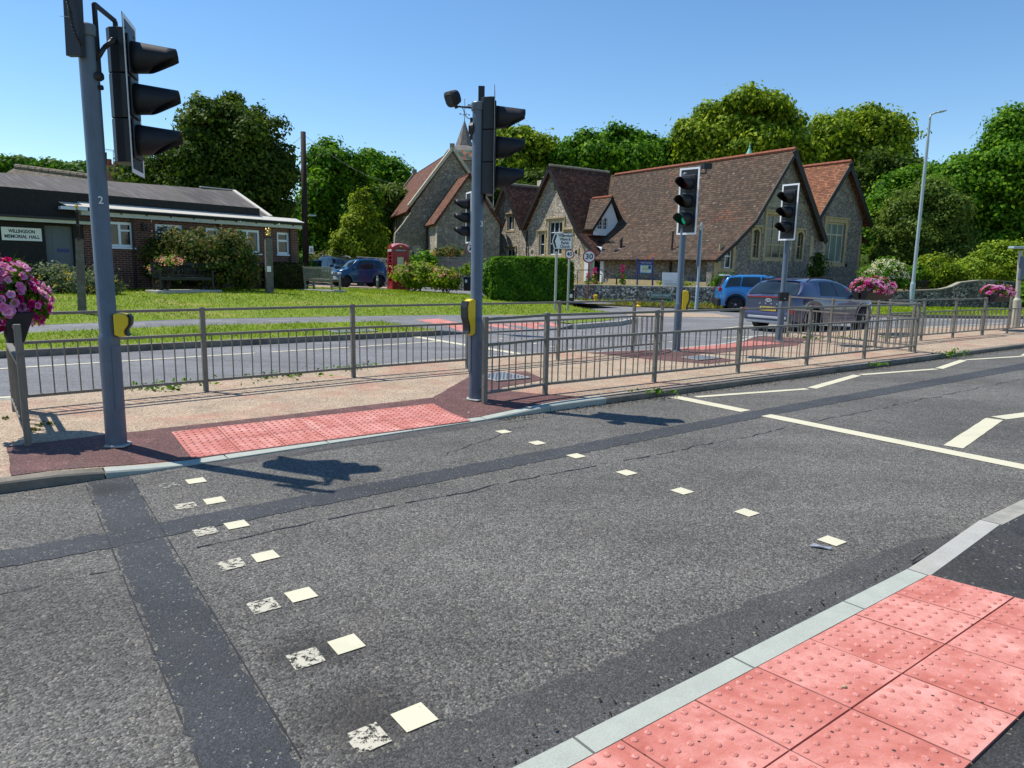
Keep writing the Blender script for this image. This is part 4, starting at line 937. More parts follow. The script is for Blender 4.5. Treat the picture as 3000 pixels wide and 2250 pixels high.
for sgn in (-1, 1):
    k_ = kl if sgn < 0 else kr; slab(church, [Cc(ap[0], .28, ap[1]+.05), Cc(ap[0], Lr, ap[1]+.05), Cc(k_[0]+sgn*.3, Lr, k_[1]-.42), Cc(k_[0]+sgn*.3, .28, k_[1]-.42)], .15, 'roof_church')
    mb = MB(); a, b = Cc(ap[0], .0, ap[1]+.18), Cc(k_[0]+sgn*.15, .0, k_[1]-.02); mb.beam(a, b, .5, .2); mb.build('gable_coping', MAT['stone_pale'], church)
mb = MB(); a, b = Cc(ap[0], Lr, ap[1]+.12), Cc(kl[0]-.15, Lr, kl[1]-.1); mb.beam(a, b, .35, .2); mb.build('gable_coping', MAT['stone_grey'], church)
mb = MB(); mb.box(tuple(Cc(ap[0], 0, ap[1]+.32)), (.34, .34, .4)); mb.build('apex_stone', MAT['stone_grey'], church); mb = MB(); mb.box(tuple(Cc(ap[0], Lr, ap[1]+.25)), (.34, .34, .4)); mb.build('apex_stone', MAT['stone_grey'], church)
for r0, dep_, hgt in ((-.1, 1.7, 5.6), (7.6, 1.0, 3.9), (14.2, 1.2, 4.6)):
    f0 = Cc(kl[0]+.04, r0+.02, 0); pr = [(0, G1-.2), (dep_, G1-.2), (dep_, 2.6), (dep_*.75, 3.1), (dep_*.7, hgt*.72), (dep_*.35, hgt*.85), (.02, hgt)]
    mb = MB(); mb.prism([f0+np.array([*(cd*a), z]) for a, z in pr], np.array([*(rd*.75), 0])); mb.build('buttress', MAT['flint_church'], church)
# side chapel
K0 = atY(1374, 509, 51.5); FC = Facade(K0[:2], -cd, -rd, church); ka, kl2 = FC.px(1374, 509), FC.px(1278, 648); kw = ka[0]-kl2[0]; Kc = lambda w, r, z: K0*np.array([1, 1, 0])+np.array([*(-cd*w+rd*r), 0])+Z3*z
wc = FC.box(1342, 1392, 612, 702); FC.wall([(kl2[0]+.08, G1-.2), (ka[0]+kw, G1-.2), (ka[0]+kw, kl2[1]-.1), (ka[0], ka[1]-.15), (kl2[0]+.08, kl2[1]-.1)], [FC.hole(*wc, .8)], 'flint_church', 'wall', .5)
FC.window(*wc, cols=3, rows=(.6,), frame='stone_grey', glass='leaded', sur='stone_grey', surw=.2, fw=.1, arch=.8, hood=False, rec=.2)
FK = Facade(K0[:2]-cd*(kl2[0]+.08), rd, cd, church); FK.wall([(.02, G1-.2), (3.3, G1-.2), (3.3, kl2[1]-.15), (.02, kl2[1]-.15)], [], 'flint_house', 'wall', .4); FK.bar(.0, .35, G1, kl2[1]-.2, .0, .05, 'stone_pale', name='quoin')
for sgn in (-1, 1): w_ = ka[0]+sgn*(kw+.25); slab(church, [Kc(ka[0], -.25, ka[1]+.05), Kc(ka[0], 3.4, ka[1]+.05), Kc(w_, 3.4, kl2[1]-.2), Kc(w_, -.25, kl2[1]-.2)], .14, 'roof_church')
mb = MB(); c = FK.pt(3.0, 0, .12); mb.tube(c+Z3*G1, c+Z3*(kl2[1]-.3), .07, .07, 8); mb.build('downpipe', MAT['dark_metal'], church)
# tower and spire
Ys = 66.0; sp0 = atY(1361, 354, Ys); hw_ = 50/F*Ys/2
yz = lambda y: float(atY(1361, y, Ys)[2])
def octa(r, z, rot=.4): return [np.array([sp0[0]+r*math.cos(rot+i*math.pi/4), Ys+r*math.sin(rot+i*math.pi/4), z]) for i in range(8)]
z1_, z2_, z3_ = yz(430), yz(450), yz(478)
mb = MB(); A = octa(.04, sp0[2]); B = octa(.86, z1_); mb.add(A+B, [(i, (i+1) % 8, 8+(i+1) % 8, 8+i) for i in range(8)]+[tuple(range(8))]); mb.build('spire', MAT['shingle'], church)
mb = MB(); sq = lambda r, z, rot=.79+.4: [np.array([sp0[0]+r*math.cos(rot+i*math.pi/2), Ys+r*math.sin(rot+i*math.pi/2), z]) for i in range(4)]
B = octa(.87, z1_); C_ = sq(1.95, z2_+.1, .4+math.pi/4*.5); mb.add(B+C_, [(0, 1, 4+4), (1, 2, 9, 8), (2, 3, 9), (3, 4, 10, 9), (4, 5, 10), (5, 6, 11, 10), (6, 7, 11), (7, 0, 8, 11)]); mb.build('spire_broach', MAT['shingle'], church)
C_ = sq(1.95, z2_+.1, .4+math.pi/4*.5); D_ = sq(2.7, z3_, .4+math.pi/4*.5); mb = MB(); mb.add(C_+D_, [(i, (i+1) % 4, 4+(i+1) % 4, 4+i) for i in range(4)]+[(7, 6, 5, 4)]); mb.build('spire_skirt', MAT['skirt'], church)
E_ = sq(2.45, G1, .4+math.pi/4*.5); E2 = sq(2.45, z3_+.05, .4+math.pi/4*.5); mb = MB(); mb.hexa(E_+E2); mb.build('tower', MAT['flint_church'], church)
zt_ = sp0[2]; mb = MB(); mb.tube((sp0[0], Ys, zt_-.3), (sp0[0], Ys, zt_+1.85), .05, .03, 6)
for i in range(4): a = i*1.57+.4; mb.tube((sp0[0], Ys, zt_+.55), (sp0[0]+.35*math.cos(a), Ys+.35*math.sin(a), zt_+.55), .022, .022, 5); mb.box((sp0[0]+.42*math.cos(a), Ys+.42*math.sin(a), zt_+.55), (.12, .03, .14), a)
mb.tube((sp0[0]-.5, Ys, zt_+1.25), (sp0[0]+.65, Ys-.1, zt_+1.22), .025, .02, 5); mb.prism([(sp0[0]+.2, Ys, zt_+1.1), (sp0[0]+.6, Ys, zt_+1.15), (sp0[0]+.75, Ys, zt_+1.35), (sp0[0]+.3, Ys, zt_+1.45)], (0, .03, 0)); mb.lathe([(.01, 0), (.07, .05), (.01, .1)], (sp0[0], Ys, zt_+1.8), 8); mb.build('weather_vane', MAT['lead_blue'], church)
# headstones beside the church wall
for x, y0, y1, w, lab in ((1221, 719, 745, .62, 'arched grey headstone behind the telephone box'), (1202, 735, 748, .5, 'low rounded headstone just left of the taller arched one')):
    b = atY(x, y1, 49.5); e = atY(x, y0, 49.5); t_ = thing('headstone', tuple(b), lab, 'headstone', 'headstones by the church'); mb = MB(); h_ = e[2]-b[2]; P_ = [(-w/2, -.3), (w/2, -.3), (w/2, h_-w*.35)]+[(w/2*math.cos(a), h_-w*.35+w*.35*math.sin(a)) for a in np.linspace(.2, math.pi-.2, 8)]+[(-w/2, h_-w*.35)]
    mb.prism([b+np.array([p, 0, z]) for p, z in P_], (0, .1, 0)); mb.build('slab', MAT['stone_grey'], t_)
# ---------------------------------------------------------------- memorial hall
L0, R0 = np.array([-14.4, 24.0]), np.array([-9.2, 30.5]); hd_ = (R0-L0)/np.linalg.norm(R0-L0); hn2 = np.array([hd_[1], -hd_[0]]); GH = .62
hall = thing('memorial_hall', (L0[0], L0[1], GH), 'low dark brick memorial hall with felt roof, white windows and entrance coloured black for its shade at the left', 'building')
FH = Facade(L0, hd_, hn2, hall); hR = float(np.linalg.norm(R0-L0)); W = []; hh = []
ze = FH.px(560, 650)[1]
zR = FH.px(875, 664)[1]; zL = FH.px(262, 620)[1]; ez_ = (zR+zL)/2
addw(FH, (312, 391, 650, 724), hh, cols=2, rows=(), fw=.09, rec=.05); addw(FH, (456, 536, 658, 726), hh, cols=2, fw=.09, rec=.05); addw(FH, (604, 642, 668, 730), hh, cols=1, rows=(.62,), fw=.09, rec=.05)
addw(FH, (691, 762, 673, 742), hh, cols=2, fw=.09, rec=.05); addw(FH, (812, 848, 681, 745), hh, cols=1, rows=(.62,), fw=.09, rec=.05)
FH.wall([(0, GH-.2), (hR, GH-.2), (hR, ez_-.02), (0, ez_-.02)], hh, 'brick_hall', 'wall', .25)
for F_, bx, k in W:
    w_ = F_.window(*bx, **k); a0, a1, z0, z1 = bx
    if k['cols'] == 2:   # small top-hung casement over one light
        for c0, c1 in (((a0+a1)/2, a1),) if bx is W[0][1] else ((a0, (a0+a1)/2),): F_.bar(c0+.04, c1-.04, z0+(z1-z0)*.63, z0+(z1-z0)*.70, -.12, -.04, 'upvc', name='casement_rail', parent=w_)
# gable return wall at the right end, running back
b2 = -hn2; FE = Facade(R0, b2, hd_, hall); FE.wall([(0.02, GH-.2), (7, GH-.2), (7, ez_-.02), (0.02, ez_-.02)], [], 'brick_hall', 'wall', .25)
xL = FH.px(-40, 640)[0]
# eaves of the brick part: fascia, gutter, pale capping
FH.bar(-.1, hR+.08, ez_-.12, ez_+.02, .02, .20, 'fascia_white', name='fascia'); mb = MB(); mb.tube(FH.pt(-.1, ez_+.09, .26), FH.pt(hR+.12, ez_+.09, .26), .055, .055, 8); mb.build('gutter', MAT['dark_metal'], hall)
mb = MB(); mb.hexa([FH.pt(-.55, ez_+.13, .30), FH.pt(hR+.12, ez_+.13, .30), FH.pt(hR+.1, ez_+.30, -.25), FH.pt(-.7, ez_+.32, -.25), FH.pt(-.55, ez_+.15, .31), FH.pt(hR+.12, ez_+.15, .31), FH.pt(hR+.1, ez_+.32, -.25), FH.pt(-.7, ez_+.34, -.25)]); mb.build('pale_roof_sheet', MAT['polycarb'], hall)
FH.bar(-.7, hR-1.6, ez_+.30, ez_+.62, -.5, -.26, 'black_timber_shade', name='clerestory_board')
fe0, fe1 = FH.px(-30, 571, -.35), FH.px(793, 636, -.35); fr0, fr1 = FH.px(-30, 503, -5.0), FH.px(684, 559, -5.0)
slab(hall, [FH.pt(fe0[0], fe0[1], -.35), FH.pt(fe1[0], fe1[1], -.35), FH.pt(fr1[0], fr1[1], -5.0), FH.pt(fr0[0], fr0[1], -5.0)], .12, 'felt', 'felt_roof')
slab(hall, [FH.pt(fe1[0], fe1[1], -.35), FH.pt(fr1[0], fr1[1], -5.0), FH.pt(fe1[0], fe1[1], -9.5)], .12, 'felt', 'felt_roof')
slab(hall, [FH.pt(fr0[0], fr0[1], -5.0), FH.pt(fr1[0], fr1[1], -5.0), FH.pt(fe1[0], fe1[1], -9.5), FH.pt(fe0[0], fe1[1], -9.5)], .12, 'felt', 'felt_roof')
mb = MB(); mb.beam(FH.pt(fe1[0], fe1[1]+.03, -.35), FH.pt(fr1[0], fr1[1]+.03, -5.0), .16, .05); mb.beam(FH.pt(fr1[0]-1.6, fr1[1]+.03, -5), FH.pt(fr1[0], fr1[1]+.03, -5), .14, .05); mb.build('hip_flashing', MAT['polycarb'], hall)
for a in (1.55, 4.75, hR-.42):
    mb = MB(); mb.tube(FH.pt(a, GH, .06), FH.pt(a, ez_-.1, .06), .035, .035, 8); mb.build('downpipe', MAT['dark_metal'], hall)
for a in np.arange(.3, hR, .85): FH.bar(a-.02, a+.02, ez_-.02, ez_+.07, .20, .24, 'dark_metal', name='gutter_bracket')
mb = MB(); c = FH.pt(*FH.px(418, 657), .12); mb.box(tuple(c), (.16, .12, .06), .9); mb.tube(c-Z3*.22, c-Z3*.04, .07, .09, 8); mb.build('wall_lamp', MAT['dark_metal'], hall)
# entrance wall coloured black for the shade of its recess, door and name board
xo = xL; FH.wall([(xo, GH-.2), (-.02, GH-.2), (-.02, ez_-.25), (xo, ez_-.25)], [FH.hole(*FH.box(137, 219, 662, 830))], 'black_timber_shade', 'entrance_wall', .2)
d_ = FH.box(137, 219, 662, 830); FH.bar(d_[0], d_[1], GH-.1, d_[3], -.16, -.12, 'door_grey', name='door')
for k in (.28, .31, .70): FH.bar(d_[0]+(d_[1]-d_[0])*k-.01, d_[0]+(d_[1]-d_[0])*k+.01, GH, d_[3]-.1, -.12, -.113, 'pole_grey', name='door_moulding')
n_ = FH.box(172, 206, 729, 739); FH.bar(*n_, -.12, -.10, 'board_blue', name='door_notice')
FH.bar(xo, .2, ez_-.43, ez_-.33, .30, .42, 'fascia_white', name='fascia'); FH.bar(xo, .25, ez_-.32, ez_-.26, -.1, .5, 'dark_metal', name='canopy_roof'); FH.bar(xo, -.1, ez_-.26, ez_+.60, -.22, -.05, 'black_timber_shade', name='clerestory_board')
FH.bar(-.7, .05, ez_+.02, ez_+.12, .02, .36, 'fascia_blue', name='fascia_end')
s_ = FH.box(3, 120, 667, 705); sb = FH.bar(*s_, .03, .06, 'sign_white', name='name_board')
for tx, zc, w in (('WILLINGDON', .70, .66), ('MEMORIAL HALL', .30, .88)):
    text_mesh(tx, (s_[3]-s_[2])*.36, MAT['sign_black'], FH.pt((s_[0]+s_[1])/2, s_[2]+(s_[3]-s_[2])*zc, .063), FH.d, Z3, 'lettering', sb, .002, fit=(s_[1]-s_[0])*w, bold=.004)
# house roof and chimneys behind the hall
Yh = 46.0; ho = thing('roadside_house', tuple(atY(200, 560, Yh)), 'house behind the hall showing only its mossy stone tiled roof, chimneys and aerial', 'house')
A_, B_ = atY(45, 490, Yh), atY(352, 531, Yh); slab(ho, [A_, B_, B_+np.array([.5, -4, -2.6]), A_+np.array([-1, -4, -2.6])], .15, 'roof_stone'); slab(ho, [A_, B_, B_+np.array([.5, 4, -2.6]), A_+np.array([-1, 4, -2.6])], .15, 'roof_stone')
ridge(ho, A_+Z3*.05, B_+Z3*.05, 'roof_stone', .16); mb = MB(); mb.hexa([A_+np.array([-.6, -3.6, -6]), B_+np.array([0, -3.6, -6]), B_+np.array([0, 3.6, -6]), A_+np.array([-.6, 3.6, -6]), A_+np.array([-.6, -3.6, -2.5]), B_+np.array([0, -3.6, -2.5]), B_+np.array([0, 3.6, -2.5]), A_+np.array([-.6, 3.6, -2.5])]); mb.build('wall', MAT['brick_red'], ho)
c = atY(322, 505, Yh-.6); mb = MB(); mb.box(tuple(c-Z3*.2), (.95, .6, 1.0)); mb.box(tuple(c+Z3*.33), (1.05, .7, .12)); st_ = mb.build('chimney', MAT['brick_red'], ho)
for x, y0, y1, m_ in ((306, 446, 495, 'creosote'), (320, 466, 493, 'terracotta'), (341, 472, 493, 'terracotta')):
    b, e = atY(x, y1, Yh-.6), atY(x, y0, Yh-.6); mb = MB(); mb.tube(b, e, .15, .13, 12); mb.build('chimney_pot', MAT[m_], st_)
mb = MB(); b, e = atY(332, 495, Yh-.6), atY(332, 441, Yh-.6); mb.tube(b, e, .02, .02, 6); a, c = atY(307, 437, Yh-.6), atY(338, 441, Yh-.6); mb.tube(a, c, .015, .015, 5)
for i in range(7): q_ = a+(c-a)*i/6; mb.tube(q_-np.array([0, .2, 0]), q_+np.array([0, .2, .0]), .008, .008, 4); mb.tube(q_-Z3*.0, q_-Z3*.12, .008, .008, 4)
mb.build('aerial', MAT['rail_galv'], ho)
# ---------------------------------------------------------------- walls and fences
def runwall(name, P, h, th, mat, label, zb=0.0, cope=None, cat='wall'):
    t = thing(name, (P[0][0], P[0][1], zb), label, cat); hs_ = h if isinstance(h, (list, tuple)) else [h]*len(P); mb = MB(); cp = MB()
    for i in range(len(P)-1):
        a, b = np.array(P[i], float), np.array(P[i+1], float); d = (b-a)/np.linalg.norm(b-a); m = np.array([-d[1], d[0]])*th/2; a2, b2 = a-d*.002*(i > 0), b
        mb.hexa([(*(a2-m), zb-.3), (*(b2-m), zb-.3), (*(b2+m), zb-.3), (*(a2+m), zb-.3), (*(a2-m), zb+hs_[i]), (*(b2-m), zb+hs_[i+1]), (*(b2+m), zb+hs_[i+1]), (*(a2+m), zb+hs_[i])])
        cp.beam((*a, zb+hs_[i]+.02), (*b, zb+hs_[i+1]+.02), th*1.04, .05)
    mb.build('flint_face', MAT[mat], t); 
    if cope: cp.build('coping', MAT[cope], t)
    return t
runwall('flint_wall', [(1.4, 37.6), (3.1, 34.55), (9.35, 32.55), (13.2, 33.0), (14.9, 34.6)], [.82, .82, .86, .86, .86], .35, 'flint_wall', 'low flint retaining wall in front of the school, with the street name plate on it', .07, 'stone_pale')
xs = [2470, 2560, 2626, 2740, 2768, 2795, 2850, 2900, 2965]; ys = [862, 855, 851, 845, 838, 825, 819, 819, 824]
P_ = [(float(atY(x, 880, 36.4)[0]), 36.4-.25*abs(math.sin(i*.4))) for i, x in enumerate(xs)]; runwall('flint_wall', P_, [float(atY(x, y, 36.3)[2])-.16 for x, y in zip(xs, ys)], .35, 'flint_dark', 'curved dark flint garden wall stepping up to the right behind the lamp column', .1, 'stone_grey')
runwall('flint_wall', [tuple(atY(1048, 760, 47)[:2]), tuple(atY(1140, 760, 46.5)[:2])], [1.75, 1.65], .35, 'flint_wall', 'low flint churchyard wall behind the blue car, left of the telephone box', .4, 'stone_pale')
runwall('flint_wall', [tuple(atY(1328, 760, 44.2)[:2]), tuple(atY(1404, 760, 43.5)[:2])], [.95, .95], .3, 'flint_wall', 'very low flint wall under the grey board fence, behind the dark bin', .3, 'stone_grey')
Yf = 46.5; fx0, fx1 = 1262, 1398; fo = thing('board_fence', tuple(atY(1262, 800, Yf)*np.array([1, 1, 0])+Z3*.4), 'weathered grey upright board fence with a rail top behind the hydrangea bushes', 'fence')
for x in (1270, 1313, 1366, 1396):
    b, e = atY(x, 812, Yf), atY(x, 752, Yf); mb = MB(); mb.beam((b[0], Yf, .3), (e[0], Yf, e[2]), .12, .10, up=(0, 1, 0)); mb.build('post', MAT['fence_wood'], fo)
za_, zb_, zc_ = [float(atY(1320, y, Yf)[2]) for y in (754, 760, 764)]; zd = float(atY(1320, 805, Yf)[2])
mb = MB(); n = 34
for i in range(n):
    x0 = float(atY(fx0+(fx1-fx0)*i/n, 790, Yf)[0]); x1 = float(atY(fx0+(fx1-fx0)*(i+1)/n, 790, Yf)[0]); mb.box(((x0+x1)/2, Yf+.05+rng.normal(0, .006), (zd+zc_)/2), (x1-x0-.008, .02, zc_-zd-.02))
mb.build('boards', MAT['fence_wood'], fo)
for z_ in (za_, zb_, zc_): mb = MB(); mb.box(((float(atY(fx0, 790, Yf)[0])+float(atY(fx1, 790, Yf)[0]))/2, Yf-.01, z_), (float(atY(fx1, 790, Yf)[0])-float(atY(fx0, 790, Yf)[0]), .06, .06)); mb.build('rail', MAT['oak_grey'], fo)
gate = thing('garden_railing', tuple(atY(2690, 845, 38.2)), 'dark metal garden railing behind the flint wall left of the lamp column', 'railing'); mb = MB()
for i in range(14): q_ = atY(2665+i*4, 838, 38.2); mb.box((q_[0], 38.2, 1.0), (.03, .03, .9))
mb.box((float(atY(2691, 838, 38.2)[0]), 38.2, 1.4), (1.05, .04, .04)); mb.build('bars', MAT['dark_metal'], gate)
# ---------------------------------------------------------------- guard railings
def railing(posts, label, group='guard railings round the island', zf=iz, rails=True, name='guard_railing', cap0=0, cap1=0, top=True):
    t = thing(name, (posts[0][0], posts[0][1], zf(*posts[0])), label, 'railing', group)
    m = MAT['rail_metal']
    for i, p in enumerate(posts):
        z = zf(*p); q = posts[min(i+1, len(posts)-1)]; r = posts[max(i-1, 0)]
        d = np.array(q)-np.array(r); a = math.atan2(d[1], d[0])
        mb = MB(); mb.box((p[0], p[1], z+.51), (.055, .05, 1.04), a); mb.box((p[0], p[1], z+.86), (.012, .065, .012), a)
        for h in (.78, .22): mb.box((p[0], p[1], z+h), (.07, .012, .012), a); mb.box((p[0], p[1], z+h), (.014, .066, .014), a)
        bevel(mb.build('post', m, t), .003, 1)
    for i in range(len(posts)-1):
        a, b = np.array(posts[i], float), np.array(posts[i+1], float); L = np.linalg.norm(b-a); d = (b-a)/L; n = np.array([-d[1], d[0]])
        za, zb = zf(*a), zf(*b); A = a+d*.032; B = b-d*.032; mb = MB()
        if top: mb.beam((*A, za+1.0), (*B, zb+1.0), .052, .03)
        mb.beam((*A, za+.70), (*B, zb+.70), .052, .03); mb.beam((*A, za+.135), (*B, zb+.135), .05, .03)
        k = max(2, int(round((L-.06)/.122)))
        for j in range(k):
            s = (j+.5)/k; c = A+(B-A)*s+n*(.014 if j % 2 else -.014); z = za+(zb-za)*s
            mb.box((c[0], c[1], z+.4175), (.012, .012, .531), math.atan2(d[1], d[0]))
        mb.build('infill_panel', m, t)
    return t
railing([(-4.09, 5.80), (-5.15, 7.16)], 'short guard railing panel under the flower planter at the left end of the island')
railing([(-5.17, 7.23), (-3.75, 8.51), (-2.24, 9.84), (-.71, 11.01), (.79, 12.22), (2.32, 13.6), (3.1, 14.75)], 'long guard railing along the back of the island, facing the green')
railing([(-.32, 8.18), (.42, 8.78), (2.03, 9.97), (3.59, 11.13), (5.15, 12.27), (6.72, 13.42), (8.38, 14.66)], 'guard railing along the front kerb from the middle signal pole')
railing([(8.34, 14.75), (7.95, 15.45), (7.35, 16.35), (6.85, 17.6)], 'guard railing turning back across the island to the right hand signal pole')
railing([(8.7, 16.4), (10.1, 17.45), (11.5, 18.45), (12.95, 19.5)], 'guard railing right of the grey car, ending at the right hand planter')
railing([(12.99, 19.53), (14.2, 20.3), (15.7, 21.4), (17.2, 22.4), (19.2, 23.6)], 'lower guard railing under the right hand planter', top=False)
# ---------------------------------------------------------------- traffic signals
def frame_of(n):
    n = np.array([n[0], n[1], 0.]); n /= np.linalg.norm(n); w = np.array([-n[1], n[0], 0.]); return n, w, np.array([0, 0, 1.])
def head(t, c, n, border=True, H=1.24, Wd=.43, lit=None):
    n, w, z = frame_of(n); c = np.array(c, float)
    P = lambda a, b, d: c+w*a+z*b+n*d
    brd = MB(); brd.obox(c, w*(Wd/2), z*(H/2), n*.002)
    bo = brd.build('backing_board', MAT['signal_black'], t)
    if border:
        e = MB(); bw = .035
        for a, b, ha, hb in ((0, H/2-bw/2, Wd/2, bw/2), (0, -H/2+bw/2, Wd/2, bw/2), (Wd/2-bw/2, 0, bw/2, H/2-bw), (-Wd/2+bw/2, 0, bw/2, H/2-bw)): e.obox(P(a, b, .0035), w*ha, z*hb, n*.001)
        e.build('white_border', MAT['white_edge'], bo)
        s = MB()
        for a in (-1, 1):
            for b in (-.52, -.42, -.2, .2, .42, .52): s.obox(P(a*.135, b, .004), w*.008, z*.008, n*.003)
        s.build('fixing_screws', MAT['dark_metal'], bo)
    # housing: half round body behind, three shallow doors in front
    hb = MB(); prof = [(.145, 0), (.145, -.05), (.12, -.12), (.07, -.155), (-.07, -.155), (-.12, -.12), (-.145, -.05), (-.145, 0)]
    for k in range(3):
        b0, b1 = -.53+k*.3535, -.53+(k+1)*.3535-.006
        hb.prism([P(a, b0, d-.0025) for a, d in prof], z*(b1-b0))
    o = hb.build('signal_housing', MAT['signal_black'], t); bevel(o, .006, 2)
    for k, (zc, ln) in enumerate(((.33, 'lens_red'), (0, 'lens_amber'), (-.33, 'lens_green'))):
        f = MB(); f.obox(P(0, zc, .012), w*.14, z*.155, n*.0095); bevel(f.build('aspect_door', MAT['signal_black'], t), .008, 2)
        v = MB(); N = 28; K = 5; V = []; Fc = []
        for j in range(K+1):
            for i in range(N):
                th = 2*math.pi*i/N; up = math.cos(th)
                Lg = .33 if up > .15 else .33-.22*((.15-up)/1.15)**.8
                s = j/K; r = .122*(1-.17*s)
                V.append(P(r*math.sin(th), zc+r*up-.012*s, .0215+Lg*s))
        for j in range(K):
            for i in range(N): q = (i+1) % N; Fc.append((j*N+i, j*N+q, (j+1)*N+q, (j+1)*N+i))
        v.add(V, Fc); vo = v.build('visor', MAT['visor_black'], t, smooth=True)
        m = vo.modifiers.new('s', 'SOLIDIFY'); m.thickness = .004
        l = MB(); R = Matrix(((w[0], z[0], n[0]), (w[1], z[1], n[1]), (w[2], z[2], n[2])))
        l.lathe([(.105, 0), (.1, .012), (.07, .024), (.03, .03), (.004, .031)], P(0, zc, .022), 24, R)
        lm = MAT[ln]
        if ln == 'lens_green' and not lit: lm = MAT['window_dark']
        l.build('lens', lm, t, smooth=True)
def pole(t, x, y, z0, zt, r=.07, sleeve=.95, mat='pole_grey', cap=True, rs=.082, plate=True):
    mb = MB(); mb.lathe([(rs, z0), (rs, z0+sleeve-.03), (rs-.002, z0+sleeve-.01), (r+.002, z0+sleeve+.015), (r, z0+sleeve+.02), (r, zt)], (x, y, 0), 28)
    autosmooth(mb.build('pole', MAT[mat], t))
    if cap:
        mb = MB(); mb.lathe([(r+.012, zt-.045), (r+.014, zt-.04), (r+.014, zt+.035), (r+.006, zt+.045), (.01, zt+.05)], (x, y, 0), 28); autosmooth(mb.build('pole_cap', MAT[mat], t))
    if plate:
        mb = MB(); V = []
        for i in range(9):
            a = 6.283*i/9; rr = .118+rng.normal(0, .014); V.append((x+rr*math.cos(a), y+rr*math.sin(a), z0+.007))
        mb.prism(V, (0, 0, .012)); mb.build('mortar_collar', MAT['concrete'], t)
def hatch(t, x, y, z0, r, ang, h=.55):
    d = np.array([math.cos(ang), math.sin(ang)]); mb = MB(); V = []
    for zz in (z0, z0+h):
        for k in range(-3, 4):
            a = ang+k*.16; V.append((x+math.cos(a)*(r+.007), y+math.sin(a)*(r+.007), zz))
    mb.add(V, [(k, k+1, k+8, k+7) for k in range(6)]); o = mb.build('access_hatch', MAT['pole_grey'], t); m = o.modifiers.new('s', 'SOLIDIFY'); m.thickness = .008; m.offset = 0
def cable(t, pts, r=.006, mat='dark_metal', name='cable'):
    P = [np.array(p, float) for p in pts]; Q = []
    for i in range(len(P)-1):
        p0, p1, p2, p3 = P[max(i-1, 0)], P[i], P[i+1], P[min(i+2, len(P)-1)]
        for s in np.linspace(0, 1, 5)[:-1]:
            Q.append(.5*((2*p1)+(-p0+p2)*s+(2*p0-5*p1+4*p2-p3)*s*s+(-p0+3*p1-3*p2+p3)*s**3))
    Q.append(P[-1]); mb = MB(); mb.path(Q, r, 6); return mb.build(name, MAT[mat], t, smooth=True)
def bracket(t, pts, w=.03):
    mb = MB()
    for a, b in zip(pts[:-1], pts[1:]): mb.beam(a, b, w, w)
    mb.build('bracket', MAT['dark_metal'], t)
def push_unit(t, c, n, H=.42, Wd=.14, D=.12, curve=True):
    """yellow push button unit with a black display face on its side"""
    n, w, z = frame_of(n); c = np.array(c, float); P = lambda a, b, d: c+w*a+z*b+n*d
    mb = MB(); pf = [(0, H*.46), (D*.35, H*.5), (D*.85, H*.44), (D, H*.28), (D*.95, 0), (D*.68, -H*.22), (D*.66, -H*.36), (D*.8, -H*.45), (D*.4, -H*.5), (0, -H*.42)]
    mb.prism([P(-Wd/2, b, d) for d, b in pf], w*Wd); bevel(mb.build('push_button_body', MAT['yellow_box'], t), .012, 3)
    oc = [(D*.85, H*.44), (D, H*.28), (D*.95, 0), (D*.68, -H*.22), (D*.66, -H*.36), (D*.8, -H*.45)]; e = .003
    mb = MB(); mb.prism([P(-Wd/2-.004, b, d+e) for d, b in oc]+[P(-Wd/2-.004, b*1.01, d+e+.016) for d, b in oc[::-1]], w*(Wd+.008)); mb.build('black_face', MAT['plastic_black'], t)
# left pole, number 2
x, y = -3.40, 5.91; z0 = iz(x, y)
tl = thing('traffic_light', (x, y, z0), 'tall signal pole numbered 2 at the left, its black three lamp head facing right', 'traffic light')
pole(tl, x, y, z0, 3.42); hatch(tl, x, y, z0+.32, .082, rad(-25))
cb = atY(391, 290, 6.22); n1 = (.965, .262)
head(tl, cb, n1)
hn, hw, _ = frame_of(n1); hc = cb-hn*.10
bracket(tl, [(x+.075, y, 3.05), (x+.075, y, 3.62), tuple(hc+np.array([0, 0, .60])), tuple(hc+np.array([0, 0, .50]))], .028)
mb = MB(); mb.path([(x+.06, y, 3.20), (x+.13, y, 3.30), (x+.2, y+.01, 3.36), tuple(hc+np.array([-.04, 0, .46]))], .018, 10); mb.build('bracket_arm', MAT['dark_metal'], tl, smooth=True)
mb = MB(); mb.tube((x+.07, y-.02, 3.08), (x+.11, y-.02, 3.08), .035, .03, 12); mb.tube((x+.07, y, .0+3.0), (x+.095, y, 3.0), .02, .02, 8); mb.build('clamp', MAT['dark_metal'], tl)
ch = MB(); b0 = atY(222, 165, 5.80); b1 = atY(208, -110, 5.80); dd = np.array(b1-b0); ch.beam(b0, b1, .13, .05, up=(0.2, 1, 0)); ch.build('extension_channel', MAT['signal_black'], tl)
cable(tl, [atY(240, 133, 5.78), atY(225, 110, 5.74), atY(212, 70, 5.72), atY(208, 40, 5.72), atY(197, 5, 5.72), atY(190, -40, 5.72)], .009)
cable(tl, [atY(238, 128, 5.78), atY(216, 92, 5.73), atY(205, 50, 5.72), atY(200, 20, 5.72), atY(196, -40, 5.72)], .007)
mb = MB(); mb.tube(atY(213, 50, 5.72), atY(175, 47, 5.72), .0018, .0018, 5); mb.build('cable_tie', MAT['pole_pale'], tl)
text_mesh('2', .085, MAT['sign_white'], atY(309, 590, 5.91)+np.array([.008, -.081, 0]), (.96, .28, 0), (0, 0, 1), 'number', tl, .001)
push_unit(tl, (x+.070, y-.02, 1.115), (.93, .34), .20, .13, .115)
